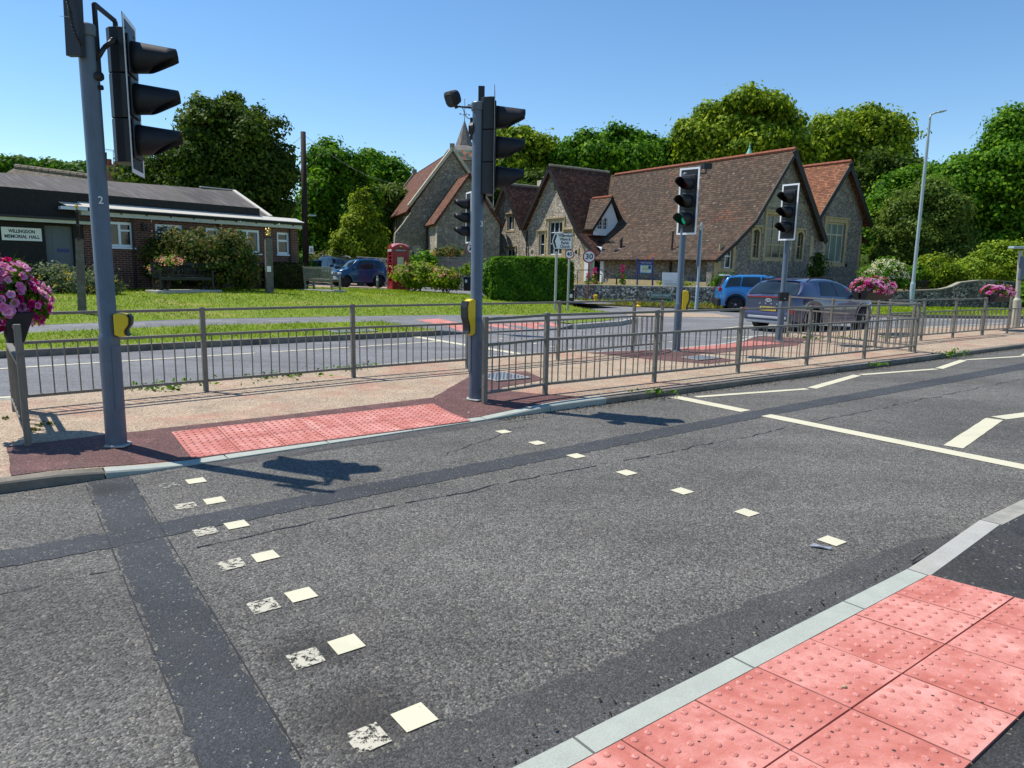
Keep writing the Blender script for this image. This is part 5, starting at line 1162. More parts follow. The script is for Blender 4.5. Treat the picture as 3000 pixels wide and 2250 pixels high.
# middle pole, number 3
x, y = -.44, 8.38; z0 = iz(x, y)
tm = thing('traffic_light', (x, y, z0), 'signal pole numbered 3 in the middle, a detector on its top, head seen edge on', 'traffic light')
pole(tm, x, y, z0, 3.44); hatch(tm, x, y, z0+.35, .082, rad(205))
cb = atY(1447, 432, 8.42); n2 = (.999, .02)
head(tm, cb, n2, H=1.27)
mb = MB(); mb.beam((x+.03, y, 3.3), (x+.03, y, 3.66), .05, .07); mb.beam((x+.03, y, 3.5), tuple(cb-np.array([.1, 0, -.5])), .03, .03); mb.beam((x+.05, y, 2.4), tuple(cb+np.array([-.1, 0, -.5])), .04, .03); mb.build('bracket', MAT['dark_metal'], tm)
d0 = atY(1328, 287, 8.3)
mb = MB(); sx = np.array([.8, -.55, 0.]); sx /= np.linalg.norm(sx); dn = np.array([-.5, -.62, -.45]); dn /= np.linalg.norm(dn); dv = np.cross(dn, sx); dv /= np.linalg.norm(dv); sx = np.cross(dv, dn)
for s0, r0, s1, r1 in ((-.07, .05, -.04, .075), (-.04, .075, .05, .088), (.05, .088, .075, .06)):
    V = []
    for s, r in ((s0, r0), (s1, r1)):
        for a in range(12):
            th = 2*math.pi*(a+.5)/12; q = (abs(math.cos(th))**.6)*math.copysign(1, math.cos(th)), (abs(math.sin(th))**.6)*math.copysign(1, math.sin(th)); V.append(d0+dn*s+sx*r*q[0]+dv*r*q[1])
    mb.add(V, [(i, (i+1) % 12, 12+(i+1) % 12, 12+i) for i in range(12)]+[tuple(range(12))[::-1], tuple(range(12, 24))])
mb.build('detector', MAT['plastic_black'], tm, smooth=False)
mb = MB(); mb.obox(d0+dn*.0766, sx*.045, dv*.045, dn*.001); mb.build('detector_window', MAT['car_glass'], tm)
mb = MB(); a1 = atY(1340, 312, 8.32); a2 = atY(1387, 317, 8.38); mb.beam(a1, a2, .016, .016); mb.tube(atY(1332, 300, 8.32), atY(1338, 317, 8.32), .016, .02, 8); mb.build('detector_arm', MAT['dark_metal'], tm)
mb = MB(); mb.tube((x-.06, y, 3.20), (x-.11, y, 3.20), .075, .06, 16); mb.beam((x-.075, y, 3.08), (x-.075, y, 3.32), .03, .04); mb.build('clamp', MAT['dark_metal'], tm)
cable(tm, [atY(1346, 310, 8.3), atY(1356, 318, 8.28), atY(1362, 335, 8.28), atY(1372, 347, 8.3), atY(1384, 347, 8.36)], .004)
text_mesh('3', .085, MAT['sign_white'], atY(1407, 658, 8.38)+np.array([.02, -.078, 0]), (.97, .25, 0), (0, 0, 1), 'number', tm, .001)
push_unit(tm, (x-.035, y-.075, 1.07), (-.75, -.66), .43, .11, .12)
# far kerb signal behind the middle pole
x, y = -1.02, 17.95; z0 = ck(x, y)
tb = thing('traffic_light', (x, y, z0), 'white bordered signal facing left on the far kerb, half hidden behind the middle pole', 'traffic light')
pole(tb, x, y, z0, 3.3, .057, .9, rs=.07); head(tb, (x-.14, y-.03, atY(1381, 638, 17.9)[2]), (-.93, -.36)); push_unit(tb, (x+.06, y-.05, 1.23), (1, -.2), .42, .12, .12)
mb = MB(); mb.box((x-.05, y, 3.0), (.12, .03, .03)); mb.box((x-.05, y, 2.1), (.12, .03, .03)); mb.build('bracket', MAT['dark_metal'], tb)
# two signals on the far side of the island
x, y = 3.24, 13.91; z0 = iz(x, y)
t3 = thing('traffic_light', (x, y, z0), 'white bordered signal with its lowest lamp lit green, yellow button box on the pole', 'traffic light')
pole(t3, x, y, z0, 3.45, .062, .95, rs=.075); c3 = atY(2016, 590, 13.80); head(t3, c3, (-.70, -.71), lit=True); push_unit(t3, (x+.055, y-.04, 1.08), (.95, -.3), .42, .12, .13)
mb = MB(); q = atY(2070, 487, 13.9); mb.box(tuple(q), (.17, .12, .10), .3); mb.build('detector', MAT['plastic_black'], t3); mb = MB(); mb.beam(tuple(q-np.array([0, 0, .05])), tuple(q-np.array([.01, 0, .13])), .02, .02); mb.beam(tuple(q-np.array([.01, 0, .13])), (x, y, q[2]-.14), .02, .02); mb.build('detector_arm', MAT['dark_metal'], t3)
cable(t3, [q+np.array([-.05, -.05, -.05]), q+np.array([0, -.06, -.15]), q+np.array([.08, -.05, -.22]), q+np.array([-.03, -.04, -.25])], .005)
x, y = 6.22, 16.45; z0 = iz(x, y)
t4 = thing('traffic_light', (x, y, z0), 'white bordered unlit signal on the right hand pole in front of the grey car', 'traffic light')
pole(t4, x, y, z0, 3.4, .06, .9, rs=.075); c4 = atY(2311, 622, 16.30); head(t4, c4, (-.82, -.57))
mb = MB(); q = atY(2295, 869, 16.35); mb.box(tuple(q), (.23, .1, .2), .2); bevel(mb.build('control_box', MAT['plastic_black'], t4), .01); mb = MB(); mb.tube(q+np.array([.02, -.05, -.04]), q+np.array([.02, -.06, -.04]), .014, .014, 10); mb.build('button', MAT['silver_trim'], t4)
text_mesh('5', .08, MAT['sign_white'], atY(2312, 728, 16.38)+np.array([0, -.065, 0]), (.97, .2, 0), (0, 0, 1), 'number', t4, .001)
# ---------------------------------------------------------------- signs
def post(t, x, y, z0, z1, r=.038, mat='rail_galv', name='post'):
    mb = MB(); mb.tube((x, y, z0-.05), (x, y, z1), r, r, 14); return autosmooth(mb.build(name, MAT[mat], t))
def plate(t, P, n, mat, th=.004, name='sign_plate', back=True):
    n = np.array([n[0], n[1], 0.]); n /= np.linalg.norm(n); mb = MB(); mb.prism([np.array(p) for p in P], -n*th); return mb.build(name, MAT[mat], t)
def disc_sign(x, y, z0, z, rad_, n, txt, label, ztop=None, ring=.86, postmat='rail_galv', group=None):
    t = thing('speed_sign', (x, y, z0), label, 'road sign', group); post(t, x, y, z0, z+rad_*.7, .038, postmat)
    n, w, zz = frame_of(n); w = -w; c = np.array([x, y, z])+n*.05; N = 36; circ = lambda r, d: [c+n*d+w*r*math.cos(2*math.pi*i/N)+zz*r*math.sin(2*math.pi*i/N) for i in range(N)]
    xd = -w if np.dot(np.cross(w, zz), n) < 0 else w
    mb = MB(); mb.prism(circ(rad_, 0), -n*.012); p = mb.build('sign_plate', MAT['sign_back'], t)
    mb = MB(); a = circ(rad_*.985, .002); b = circ(rad_*.80, .002); mb.add(a+b, [(i, (i+1) % N, N+(i+1) % N, N+i) for i in range(N)]); mb.build('red_ring', MAT['sign_red'], p)
    mb = MB(); mb.add(circ(rad_*.805, .0015), [tuple(range(N))]); mb.build('white_face', MAT['sign_white'], p)
    text_mesh(txt, rad_*1.12, MAT['sign_black'], c+n*.004, xd, zz, 'number', p, .001, bold=rad_*.025, fit=rad_*1.15)
    return t
# direction sign: white arrow-ended panel on its own post
Y = 25.3; x = float(atY(1629, 800, Y)[0]); z0 = gz(x, Y)
ds = thing('direction_sign', (x, Y, z0), 'white arrow shaped direction sign to Willingdon Village and Parish Church in front of the hedge', 'road sign'); post(ds, x, Y, z0, 2.25, .045)
cs = [(1616, 706), (1624, 682), (1677, 682), (1676, 731), (1622, 730)]
Pb = [atY(a, b, Y-.06) for a, b in cs]; plate(ds, Pb, (0, -1), 'sign_black', .02)
ctr = np.mean(Pb, 0); plate(ds, [ctr+(p-ctr)*np.array([.955, 1, .93])+np.array([0, -.004, 0]) for p in Pb], (0, -1), 'sign_white', .003, 'white_face')
ch = [(1620, 706), (1627, 687), (1633, 687), (1626, 706), (1631, 726), (1626, 726)]; plate(ds, [atY(a, b, Y-.068) for a, b in ch], (0, -1), 'sign_black', .003, 'chevron')
for i, (tx, px, w) in enumerate((('Willingdon', 1655.5, .47), ('Village &', 1655.5, .39), ('Parish', 1655.5, .27), ('Church', 1655, .33))):
    text_mesh(tx, .145, MAT['sign_black'], atY(px, 690.5+i*10.7, Y-.07), (1, 0, 0), (0, 0, 1), 'lettering', ds, .001, fit=w, bold=.003)
q = atY(1668, 745, 25.0); disc_sign(q[0], 25.0, gz(q[0], 25.0), q[2], .165, (0, -1), '40', 'small round red ringed 40 sign on the post just right of the direction sign')
q = atY(1726, 752, 34.0); disc_sign(q[0], 34.0, .07, q[2], .31, (-.05, -1), '30', 'round red ringed 30 sign on a rusty post by the school entrance', postmat='terracotta')
q = atY(1385, 727, 34.5); disc_sign(q[0], 34.5, gz(q[0], 34.5), q[2], .31, (-.05, -1), '30', 'round red ringed 30 sign half hidden behind the middle signal pole')
# ---------------------------------------------------------------- lamps and other posts
q = gp(2668, 905, .12); xL, yL = 20.6, 36.0
lp = thing('street_lamp', (xL, yL, .12), 'tall leaning pale blue grey street lamp column on the right hand verge', 'street lamp')
tp = atY(2724, 352, yL); zt = float(tp[2]); xt = float(tp[0]); xb = float(atY(2668, 900, yL)[0]); k = lambda z: xb+(xt-xb)*(z-.12)/(zt-.12)
zc = float(atY(2668, 832, yL)[2])
mb = MB(); mb.tube((k(.12), yL, .05), (k(zc), yL, zc), .13, .12, 20); mb.tube((k(zc), yL, zc), (k(zc+.12), yL, zc+.12), .12, .085, 20); mb.tube((k(zc+.12), yL, zc+.12), (k(zt-.9), yL, zt-.9), .085, .07, 20); mb.tube((k(zt-.9), yL, zt-.9), (k(zt), yL, zt), .06, .055, 16); autosmooth(mb.build('column', MAT['pole_pale'], lp))
a = atY(2727, 336, yL); b = atY(2745, 329, yL-.1); c = atY(2768, 325, yL-.2)
mb = MB(); mb.path([(xt, yL, zt), tuple(a), tuple(b)], .045, 12); mb.build('arm', MAT['pole_pale'], lp, smooth=True)
mb = MB(); mb.obox((b+c)/2, (c-b)/2*1.05, np.array([0, .17, 0]), np.array([0, 0, .035])); bevel(mb.build('lantern', MAT['pole_pale'], lp), .02, 2)
# sensor post near the blue car
x, y = 8.3, 31.4; sp = thing('sensor_post', (x, y, .07), 'thin pale post with a small camera and dark cabinet, left of the blue car', 'post')
zt = float(atY(2055, 660, y)[2]); xt = float(atY(2056, 660, y)[0]); xb = float(atY(2041, 890, y)[0]); zm = float(atY(2044, 841, y)[2])
f = lambda z: xb+(xt-xb)*(z-.07)/(zt-.07)
mb = MB(); mb.tube((xb, y, .0), (f(zm), y, zm), .085, .08, 16); mb.tube((f(zm), y, zm), (f(zm+.08), y, zm+.08), .08, .06, 16); mb.tube((f(zm+.08), y, zm+.08), (xt, y, zt), .06, .05, 16); autosmooth(mb.build('shaft', MAT['pole_pale'], sp))
mb = MB(); mb.beam((xt-.1, y-.05, zt-1.75), (xt-.08, y-.05, zt-.2), .1, .09, up=(0, 1, 0)); bevel(mb.build('cabinet', MAT['pole_grey'], sp), .01)
mb = MB(); mb.beam((xt+.02, y, zt), (xt-.27, y-.1, zt-.08), .06, .05); mb.tube((xt, y, zt-.02), (xt, y, zt+.12), .06, .05, 12); mb.build('camera_arm', MAT['rail_galv'], sp)
# cream post at the right edge
y = 23.0; x = float(atY(2979, 930, y)[0]); bp = thing('beacon_post', (x, y, iz(x, y)), 'leaning cream post with a small lamp head and grey box at the right edge', 'post')
xt = float(atY(2990, 735, y)[0]); zt = float(atY(2990, 735, y)[2]); g_ = lambda z: x+(xt-x)*(z-.08)/(zt-.08)
mb = MB(); mb.tube((x, y, 0), (g_(.95), y, .95), .12, .115, 18); mb.tube((g_(.95), y, .95), (g_(1.03), y, 1.03), .115, .07, 18); mb.tube((g_(1.03), y, 1.03), (xt, y, zt), .07, .06, 18); autosmooth(mb.build('column', MAT['pole_cream'], bp))
mb = MB(); mb.obox((xt-.08, y-.05, zt+.1), np.array([.28, 0, 0]), np.array([0, .14, 0]), np.array([0, 0, .035])); bevel(mb.build('lamp_head', MAT['pole_pale'], bp), .015)
mb = MB(); mb.obox((xt+.05, y-.09, zt-.55), np.array([.07, 0, 0]), np.array([0, .06, 0]), np.array([0, 0, .38])); bevel(mb.build('grey_box', MAT['pole_grey'], bp), .04, 3)
# ---------------------------------------------------------------- telegraph pole with wires
yT = 44.0; xb = float(atY(896, 800, yT)[0]); xt = float(atY(888, 386, yT)[0]); zt = float(atY(888, 386, yT)[2]); zg = gz(xb, 40)
tp = thing('telegraph_pole', (xb, yT, zg), 'dark creosoted telegraph pole with a small lamp and notice, right of the brick hall', 'telegraph pole')
mb = MB(); mb.tube((xb, yT, zg-.1), (xt, yT, zt), .19, .15, 14); mb.build('pole', MAT['creosote'], tp, smooth=True)
for za in (.3, .9, 1.5): pass
mb = MB(); mb.tube((xb, yT, float(atY(896, 641, yT)[2])), tuple(atY(910, 632, yT)), .03, .03, 8); q = atY(916, 631, yT-.1); mb.build('lamp_arm', MAT['dark_metal'], tp)
mb = MB(); mb.box(tuple(q), (.42, .2, .09)); bevel(mb.build('lamp_lantern', MAT['pole_pale'], tp), .03)
mb = MB(); mb.box(tuple(atY(912, 732, yT-.3)), (.25, .02, .45)); nb_ = mb.build('notice', MAT['sign_white'], tp)
mb = MB(); mb.box(tuple(atY(912, 733, yT-.32)), (.15, .005, .25)); mb.build('notice_print', MAT['sign_back'], nb_)
top = np.array([xt, yT, zt-.15])
def wire(a, b, sag, label, grp=None):
    mb = MB(); P = [np.array(a)+(np.array(b)-np.array(a))*s-np.array([0, 0, sag*4*s*(1-s)]) for s in np.linspace(0, 1, 14)]; mb.path(P, .012, 5)
    o = mb.build('overhead_wire', MAT['rail_galv'], origin=a); tag(o, label, 'wire')
wire(top, atY(1200, 540, 68), .8, 'thin overhead wire running from the telegraph pole down to the church')
wire(top, atY(780, 460, 60), .3, 'thin overhead wire running from the telegraph pole behind the dark yew tree')
# ---------------------------------------------------------------- foliage
def leafmesh(name, P, N, size, mat, parent=None, val=None, aspect=1.5, sj=.35, droop=0.0, petal=False, origin=None, **k):
    """P centres, N outward directions (n,3); each leaf is a folded four-sided blade"""
    n = len(P); P = np.asarray(P, float); N = np.asarray(N, float)+rng.normal(0, .55, (n, 3)); N /= np.linalg.norm(N, axis=1)[:, None]
    T = rng.normal(0, 1, (n, 3)); T[:, 2] -= droop; T -= (T*N).sum(1)[:, None]*N; T /= np.linalg.norm(T, axis=1)[:, None]
    B = np.cross(N, T); s = (np.full(n, size) if np.isscalar(size) else size)*(1+sj*rng.uniform(-1, 1, n)); s = s[:, None]
    h = s*aspect/2; w = s/2
    V = np.stack([P-T*h, P+B*w+N*s*.12+T*h*.1, P+T*h, P-B*w+N*s*.12+T*h*.1], 1).reshape(-1, 3)
    if parent is not None and origin is None: V = V-np.array(parent['_l'])
    if origin is not None: V = V-np.array(origin)
    me = bpy.data.meshes.new(name); me.vertices.add(4*n); me.vertices.foreach_set('co', V.astype(np.float32).ravel())
    me.loops.add(4*n); me.loops.foreach_set('vertex_index', np.arange(4*n, dtype=np.int32))
    me.polygons.add(n); me.polygons.foreach_set('loop_start', np.arange(0, 4*n, 4, dtype=np.int32)); me.polygons.foreach_set('loop_total', np.full(n, 4, np.int32))
    me.update(calc_edges=True)
    v = rng.random(n) if val is None else np.clip(val, 0, 1)
    ca = me.color_attributes.new('vc', 'FLOAT_COLOR', 'POINT'); c = np.ones((4*n, 4), np.float32); c[:, :3] = np.repeat(v, 4)[:, None]; ca.data.foreach_set('color', c.ravel())
    me.materials.append(MAT[mat]); o = bpy.data.objects.new(name, me); COL.objects.link(o)
    if parent is not None: o.parent = parent
    elif origin is not None: o.location = origin
    o['_l'] = list(parent['_l']) if parent is not None else [0., 0., 0.]
    return tag(o, **k)
def unit(n):
    d = rng.normal(0, 1, (n, 3)); return d/np.linalg.norm(d, axis=1)[:, None]
def lobecloud(lobes, clumps, leaves, rc, fill=.55, up=.25, zmin=None):
    """clump centres over ellipsoid lobes (centre, radii); returns points, normals, clump value"""
    vol = np.array([l[1][0]*l[1][2] for l in lobes]); wt = vol/vol.sum(); PP = []; NN = []; VV = []
    for (c, r), w in zip(lobes, wt):
        m = max(4, int(clumps*w)); d = unit(m); d[:, 2] = d[:, 2]+.12; s = 1-fill*rng.random(m)**2.0
        r = np.array(r); c = np.array(c); s = s*(1+.10*np.sin(d[:, 0]*7+c[0])*np.cos(d[:, 2]*6+d[:, 1]*5)); C = c+d*r*s[:, None]
        cv = rng.random(m)
        for i in range(m):
            q = rng.normal(0, 1, (leaves, 3))*rc*(.7+.6*cv[i])*np.array([1, 1, .62]); PP.append(C[i]+q); NN.append(d[i]*.8+q/rc*.35+np.array([0, 0, up])); VV.append(np.clip(cv[i]*.65+rng.normal(.17, .16, leaves), 0, 1))
    P = np.concatenate(PP); N = np.concatenate(NN); V = np.concatenate(VV)
    if zmin is not None: k = P[:, 2] > zmin; P, N, V = P[k], N[k], V[k]
    return P, N, V
def trunk(t, base, top, r, limbs=()):
    mb = MB(); b = np.array(base, float); e = np.array(top, float); n = 6; pts = [b+(e-b)*i/n+np.array([*rng.normal(0, r*.25, 2), 0])*(0 < i < n) for i in range(n+1)]
    for i in range(n): mb.tube(pts[i], pts[i+1], r*(1-.75*i/n), r*(1-.75*(i+1)/n), 10, False)
    tr = mb.build('trunk', MAT['bark'], t, smooth=True)
    for q in limbs:
        a = pts[2+int(rng.integers(0, 3))]; q = np.array(q); m = (a+q)/2+rng.normal(0, .3, 3); mb = MB(); mb.tube(a, m, r*.4, r*.25, 8, False); mb.tube(m, q, r*.25, r*.06, 8, False); mb.build('limb', MAT['bark'], tr, smooth=True)
def tree(name, Y, zg, pl, mat, leaf, label, clumps=700, leaves=26, rc=.55, tr=.35, dep=1.0, cat='tree', group=None, fill=.55, aspect=1.5, up=.25, tx=None, low=None):
    """pl: lobes in the photograph (px, py, rx, ry [, dY]) placed at real distance Y"""
    lobes = []
    for L in pl:
        y = Y+(L[4] if len(L) > 4 else 0); c = atY(L[0], L[1], y); lobes.append((c, (L[2]*y/F, L[2]*y/F*dep, L[3]*y/F)))
    cx = np.mean([l[0][0] for l in lobes]) if tx is None else float(atY(tx, 800, Y)[0])
    t = thing(name, (cx, Y, zg), label, cat, group)
    top = max(l[0][2] for l in lobes)
    trunk(t, (cx, Y, zg-.2), (cx, Y, top), tr, [l[0] for l in lobes[:5]])
    sub = []
    for c, r in lobes:
        r = np.array(r); d = unit(20); d[:, 1] -= .25; sub.append((c, tuple(r*.60)))
        for q in d: sub.append((c+q*r*rng.uniform(.66, .88), tuple(r*rng.uniform(.15, .40))))
    k = 2.1; P, N, V = lobecloud(sub, int(clumps*k), leaves, rc*.62, fill*.7, up, zg+.1 if low is None else low); leaf = leaf*.62
    leafmesh('crown', P, N, leaf, mat, t, V, aspect=aspect)
    return t
# yew behind the hall
tree('yew_tree', 46, .6, [(585, 520, 150, 110), (680, 440, 125, 120), (660, 360, 48, 60), (680, 322, 20, 34), (760, 470, 110, 120), (800, 560, 75, 100), (480, 540, 110, 80), (700, 600, 150, 80), (610, 400, 70, 70), (735, 400, 60, 75), (430, 520, 60, 45)], 'leaf_yew', .26,
     'broad dark yew tree rising behind the brick hall roof', 1500, 34, .42, .5, up=.35)
tree('broadleaf_tree', 60, .8, [(985, 560, 105, 120), (960, 520, 80, 70), (1010, 640, 110, 90), (910, 640, 60, 90), (930, 740, 90, 70)], 'leaf_rich', .36, 'rounded green tree just right of the telegraph pole', 900, 30, .6, .4)
tree('broadleaf_tree', 74, .8, [(1105, 520, 75, 68), (1150, 560, 60, 70), (1060, 540, 60, 60), (1120, 640, 80, 80)], 'leaf_rich', .42, 'rounded green tree against the sky left of the church roof', 700, 28, .7, .4)
tree('conifer_tree', 50, .9, [(1060, 592, 14, 34), (1060, 630, 28, 40), (1052, 675, 42, 46), (1048, 725, 62, 50), (1085, 705, 34, 50), (1012, 745, 26, 30), (1110, 745, 26, 36)], 'leaf_conifer', .22, 'yellow green conical conifer in front of the church', 900, 34, .3, .3, up=.5)
tree('broadleaf_tree', 64, .9, [(1150, 610, 50, 60), (1170, 690, 50, 60), (1110, 600, 45, 45)], 'leaf_olive', .34, 'grey green tree between the conical conifer and the church wall', 350, 26, .5, .25)
tree('broadleaf_tree', 90, 1.2, [(1540, 450, 80, 75), (1590, 480, 60, 60), (1490, 470, 50, 80), (1470, 560, 60, 60), (1560, 560, 110, 60)], 'leaf_gold', .5, 'yellow green tree behind the middle signal head, right of the spire', 800, 28, .8, .4)
tree('yew_tree', 78, 1.2, [(1500, 590, 100, 50), (1590, 560, 90, 45), (1450, 650, 60, 60)], 'leaf_yew', .4, 'low dark evergreen behind the ridges of the two left gables', 450, 28, .6, .35)
tree('broadleaf_tree', 88, 1.2, [(1790, 455, 75, 65), (1710, 470, 80, 58), (1870, 465, 75, 70), (1940, 490, 60, 60), (1650, 480, 50, 40), (1980, 455, 40, 40)], 'leaf_rich', .5, 'wide bright green tree above the left end of the long tiled roof', 1200, 30, .8, .5)
tree('broadleaf_tree', 84, 1.2, [(2170, 370, 120, 78), (2080, 395, 80, 70), (2260, 380, 80, 80), (2310, 450, 70, 60), (2040, 440, 50, 50), (2180, 450, 140, 60)], 'leaf_gold', .48, 'largest rounded yellow green tree rising above the long tiled roof', 1600, 30, .8, .5, tx=2180)
tree('broadleaf_tree', 94, 1.2, [(2500, 400, 105, 75), (2430, 430, 70, 75), (2590, 440, 60, 60), (2380, 480, 60, 50), (2520, 480, 110, 60)], 'leaf_gold', .52, 'rounded yellow green tree above the orange tiled gable', 1200, 30, .9, .5)
tree('yew_tree', 80, 1.2, [(2560, 500, 70, 50), (2640, 520, 60, 45), (2600, 590, 90, 70), (2700, 540, 50, 40), (2490, 560, 60, 60)], 'leaf_yew', .4, 'dark evergreen tree between the gable and the lamp column', 700, 28, .6, .35)
tree('broadleaf_tree', 62, .9, [(2590, 640, 70, 90), (2560, 720, 50, 90), (2700, 600, 60, 60), (2640, 560, 60, 50)], 'leaf_rich', .34, 'bright green tree crowding the right end of the school wall', 700, 28, .55, .35)
tree('broadleaf_tree', 47, .5, [(2690, 640, 95, 95), (2640, 700, 75, 85), (2750, 700, 80, 85), (2700, 730, 110, 70)], 'leaf_olive', .2, 'round small leaved olive green tree behind the lamp column', 1300, 34, .38, .25)
tree('broadleaf_tree', 58, .8, [(2980, 420, 90, 90), (2900, 520, 100, 90), (3040, 560, 140, 150), (2820, 560, 90, 70), (2880, 640, 110, 90), (2760, 620, 60, 80), (2990, 700, 140, 90), (2850, 740, 90, 60), (3080, 330, 60, 60)], 'leaf_rich', .33, 'huge spreading green tree filling the right edge', 2600, 32, .6, .5)
tree('broadleaf_tree', 72, .8, [(2740, 540, 60, 50), (2840, 500, 60, 40), (2800, 600, 120, 80)], 'leaf_rich', .4, 'green tree crown peeping over between the lamp and the huge right hand tree', 600, 28, .7, .4)
# dark undergrowth closing the gaps low down, one mass of scrub behind the buildings
P1, N1, V1 = lobecloud([(atY(x, y, Yd), (rx*Yd/F, 4, ry*Yd/F)) for x, y, Yd, rx, ry in ((1150, 720, 80, 140, 60), (900, 760, 66, 120, 50), (1560, 640, 96, 160, 60), (1900, 560, 100, 220, 70), (2250, 520, 104, 200, 80), (2550, 620, 96, 160, 90), (2800, 760, 78, 260, 70), (2560, 800, 66, 120, 50), (700, 760, 62, 260, 50), (2700, 790, 52, 130, 35), (2990, 780, 66, 120, 70), (250, 560, 78, 100, 30))], 2600, 26, .8, .5, .2)
leafmesh('woodland_scrub', P1, N1, .55, 'leaf_yew', val=V1*.8, kind='stuff', label='dark scrub and low woodland closing the view behind the buildings')
# distant wooded hill at the far left and low hills all round
mb = MB(); V = []; Fc = []; nx, ny = 90, 14
for j in range(ny):
    for i in range(nx):
        a = -1.25+2.5*i/(nx-1); r = 260+j*26; prof = 26*math.exp(-((a+.75)/.45)**2)+9+4*math.sin(a*9+1)+(1.6*math.sin(a*83)+1.3*math.sin(a*47+1)+.9*math.sin(a*131))
        h = prof*math.sin(min(1, j/(ny-4))*math.pi/2)+.8*math.sin(i*2.1+j*3.3); V.append((r*math.sin(a), r*math.cos(a), max(-1, h-1)))
for j in range(ny-1):
    for i in range(nx-1): k = j*nx+i; Fc.append((k, k+1, k+nx+1, k+nx))
mb.add(V, Fc); struct('hills', mb, MAT['far_wood'], smooth=True)
# woodland on that hill's skyline
P1, N1, V1 = lobecloud([(atY(x, 482+.09*(x-20)+6*math.sin(x*.07), 300), (18*300/F, 5, 10*300/F)) for x in range(-60, 330, 16)], 900, 22, 1.3, .4, .3)
leafmesh('hillside_wood', P1, N1, 1.3, 'leaf_mid', val=V1*.7, kind='stuff', label='wooded hilltop in the far distance at the left')
# ---------------------------------------------------------------- hedges and shrubs
def boxhedge(name, c, sz, rz, mat, leaf, n, label, cat='hedge', zg=0.0, core=True, rnd=.25):
    t = thing(name, (c[0], c[1], zg), label, cat); a = np.array([math.cos(rz), math.sin(rz), 0]); b = np.array([-a[1], a[0], 0]); z = np.array([0, 0, 1.])
    hx, hy, hz = sz[0]/2, sz[1]/2, sz[2]/2; u = rng.uniform(-1, 1, (n, 3)); ax = rng.choice(3, n, p=[hy*hz/(hy*hz+hx*hz+hx*hy), hx*hz/(hy*hz+hx*hz+hx*hy), hx*hy/(hy*hz+hx*hz+hx*hy)]); sg = np.sign(u[np.arange(n), ax]); 
    sg[(ax == 2)] = 1; nn = np.zeros((n, 3)); nn[np.arange(n), ax] = sg; u[np.arange(n), ax] = sg
    k = np.abs(u)**6; r = 1-rnd*(np.maximum(k[:, 0]*k[:, 2], k[:, 1]*k[:, 2])+k[:, 0]*k[:, 1])*.35
    u = u*r[:, None]+rng.normal(0, .02, (n, 3)); w = .05*np.sin(u[:, 0]*5+u[:, 1]*3)*np.cos(u[:, 2]*4); d = 1-rng.random(n)**2*.12+w*.5
    L = np.stack([u[:, 0]*hx*d, u[:, 1]*hy*d, hz+u[:, 2]*hz*d], 1); P = np.array([c[0], c[1], zg])+L[:, :1]*a+L[:, 1:2]*b+L[:, 2:]*z; Nn = nn[:, :1]*a+nn[:, 1:2]*b+nn[:, 2:]*z
    cv = .5+.5*np.sin(u[:, 0]*9+u[:, 2]*4)*np.sin(u[:, 1]*8+1); leafmesh('foliage', P, Nn*1.3+np.array([0, 0, .6]), leaf, mat, t, cv*.4+rng.random(n)*.5)
    mb = MB(); mb.obox(np.array([c[0], c[1], zg+hz*.93]), a*hx*.84, b*hy*.84, z*hz*.88); mb.build('inner_branches', MAT['bark'], t)
    return t
def shrub(name, Y, zg, pl, mat, leaf, n, label, cat='shrub', rc=.16, flowers=(), stems=True, up=.35, fill=.5, low=.08, group=None, dep=1.0, aspect=1.5):
    lobes = [(atY(L[0], L[1], Y+(L[4] if len(L) > 4 else 0)), (L[2]*Y/F, L[2]*Y/F*dep, L[3]*Y/F)) for L in pl]; cx = float(np.mean([l[0][0] for l in lobes])); t = thing(name, (cx, Y, zg), label, cat, group)
    P, N, V = lobecloud(lobes, max(6, n//24), 24, rc, fill, up, zg+low); leafmesh('foliage', P, N, leaf, mat, t, V, aspect=aspect)
    if stems:
        mb = MB()
        for i in range(9):
            l = lobes[i % len(lobes)]; q = np.array(l[0])+unit(1)[0]*np.array(l[1])*.5; b = np.array([cx+(l[0][0]-cx)*.3+rng.normal(0, .06), Y+rng.normal(0, .06), zg]); mb.tube(b, q, .018, .008, 6, False)
        mb.build('stems', MAT['bark'], t)
    for fm, cnt, fs, zone in flowers:   # zone: minimum relative height of the bloom
        i = rng.choice(len(lobes), cnt, p=np.array([l[1][0] for l in lobes])/sum(l[1][0] for l in lobes)); d = unit(cnt); d[:, 2] = np.abs(d[:, 2])*(1 if zone > 0 else rng.choice([-.6, 1], cnt)); d[:, 1] = -np.abs(d[:, 1])*.8+.15*d[:, 1]; d /= np.linalg.norm(d, axis=1)[:, None]
        C = np.array([lobes[j][0] for j in i])+d*np.array([lobes[j][1] for j in i])*1.05; m = 9
        PP = np.repeat(C, m, 0)+rng.normal(0, fs*.55, (cnt*m, 3)); leafmesh('blossom', PP, np.repeat(d, m, 0), fs*.6, fm, t, np.repeat(rng.random(cnt), m)*.6+rng.random(cnt*m)*.4, aspect=1.1)
    return t
hz_ = gz(.6, 30.2)
boxhedge('clipped_hedge', (.62, 29.6), (3.4, 2.4, 1.78), .12, 'leaf_hedge', .085, 26000, 'large clipped green hedge behind the direction sign', zg=hz_-.02)
hb = gz(-8.6, 29.0); boxhedge('clipped_hedge', (-9.5, 29.6), (1.7, 1.7, 1.10), .35, 'leaf_box', .06, 12000, 'low brown green clipped hedge between the lion post and the wooden bench', zg=hb-.02)
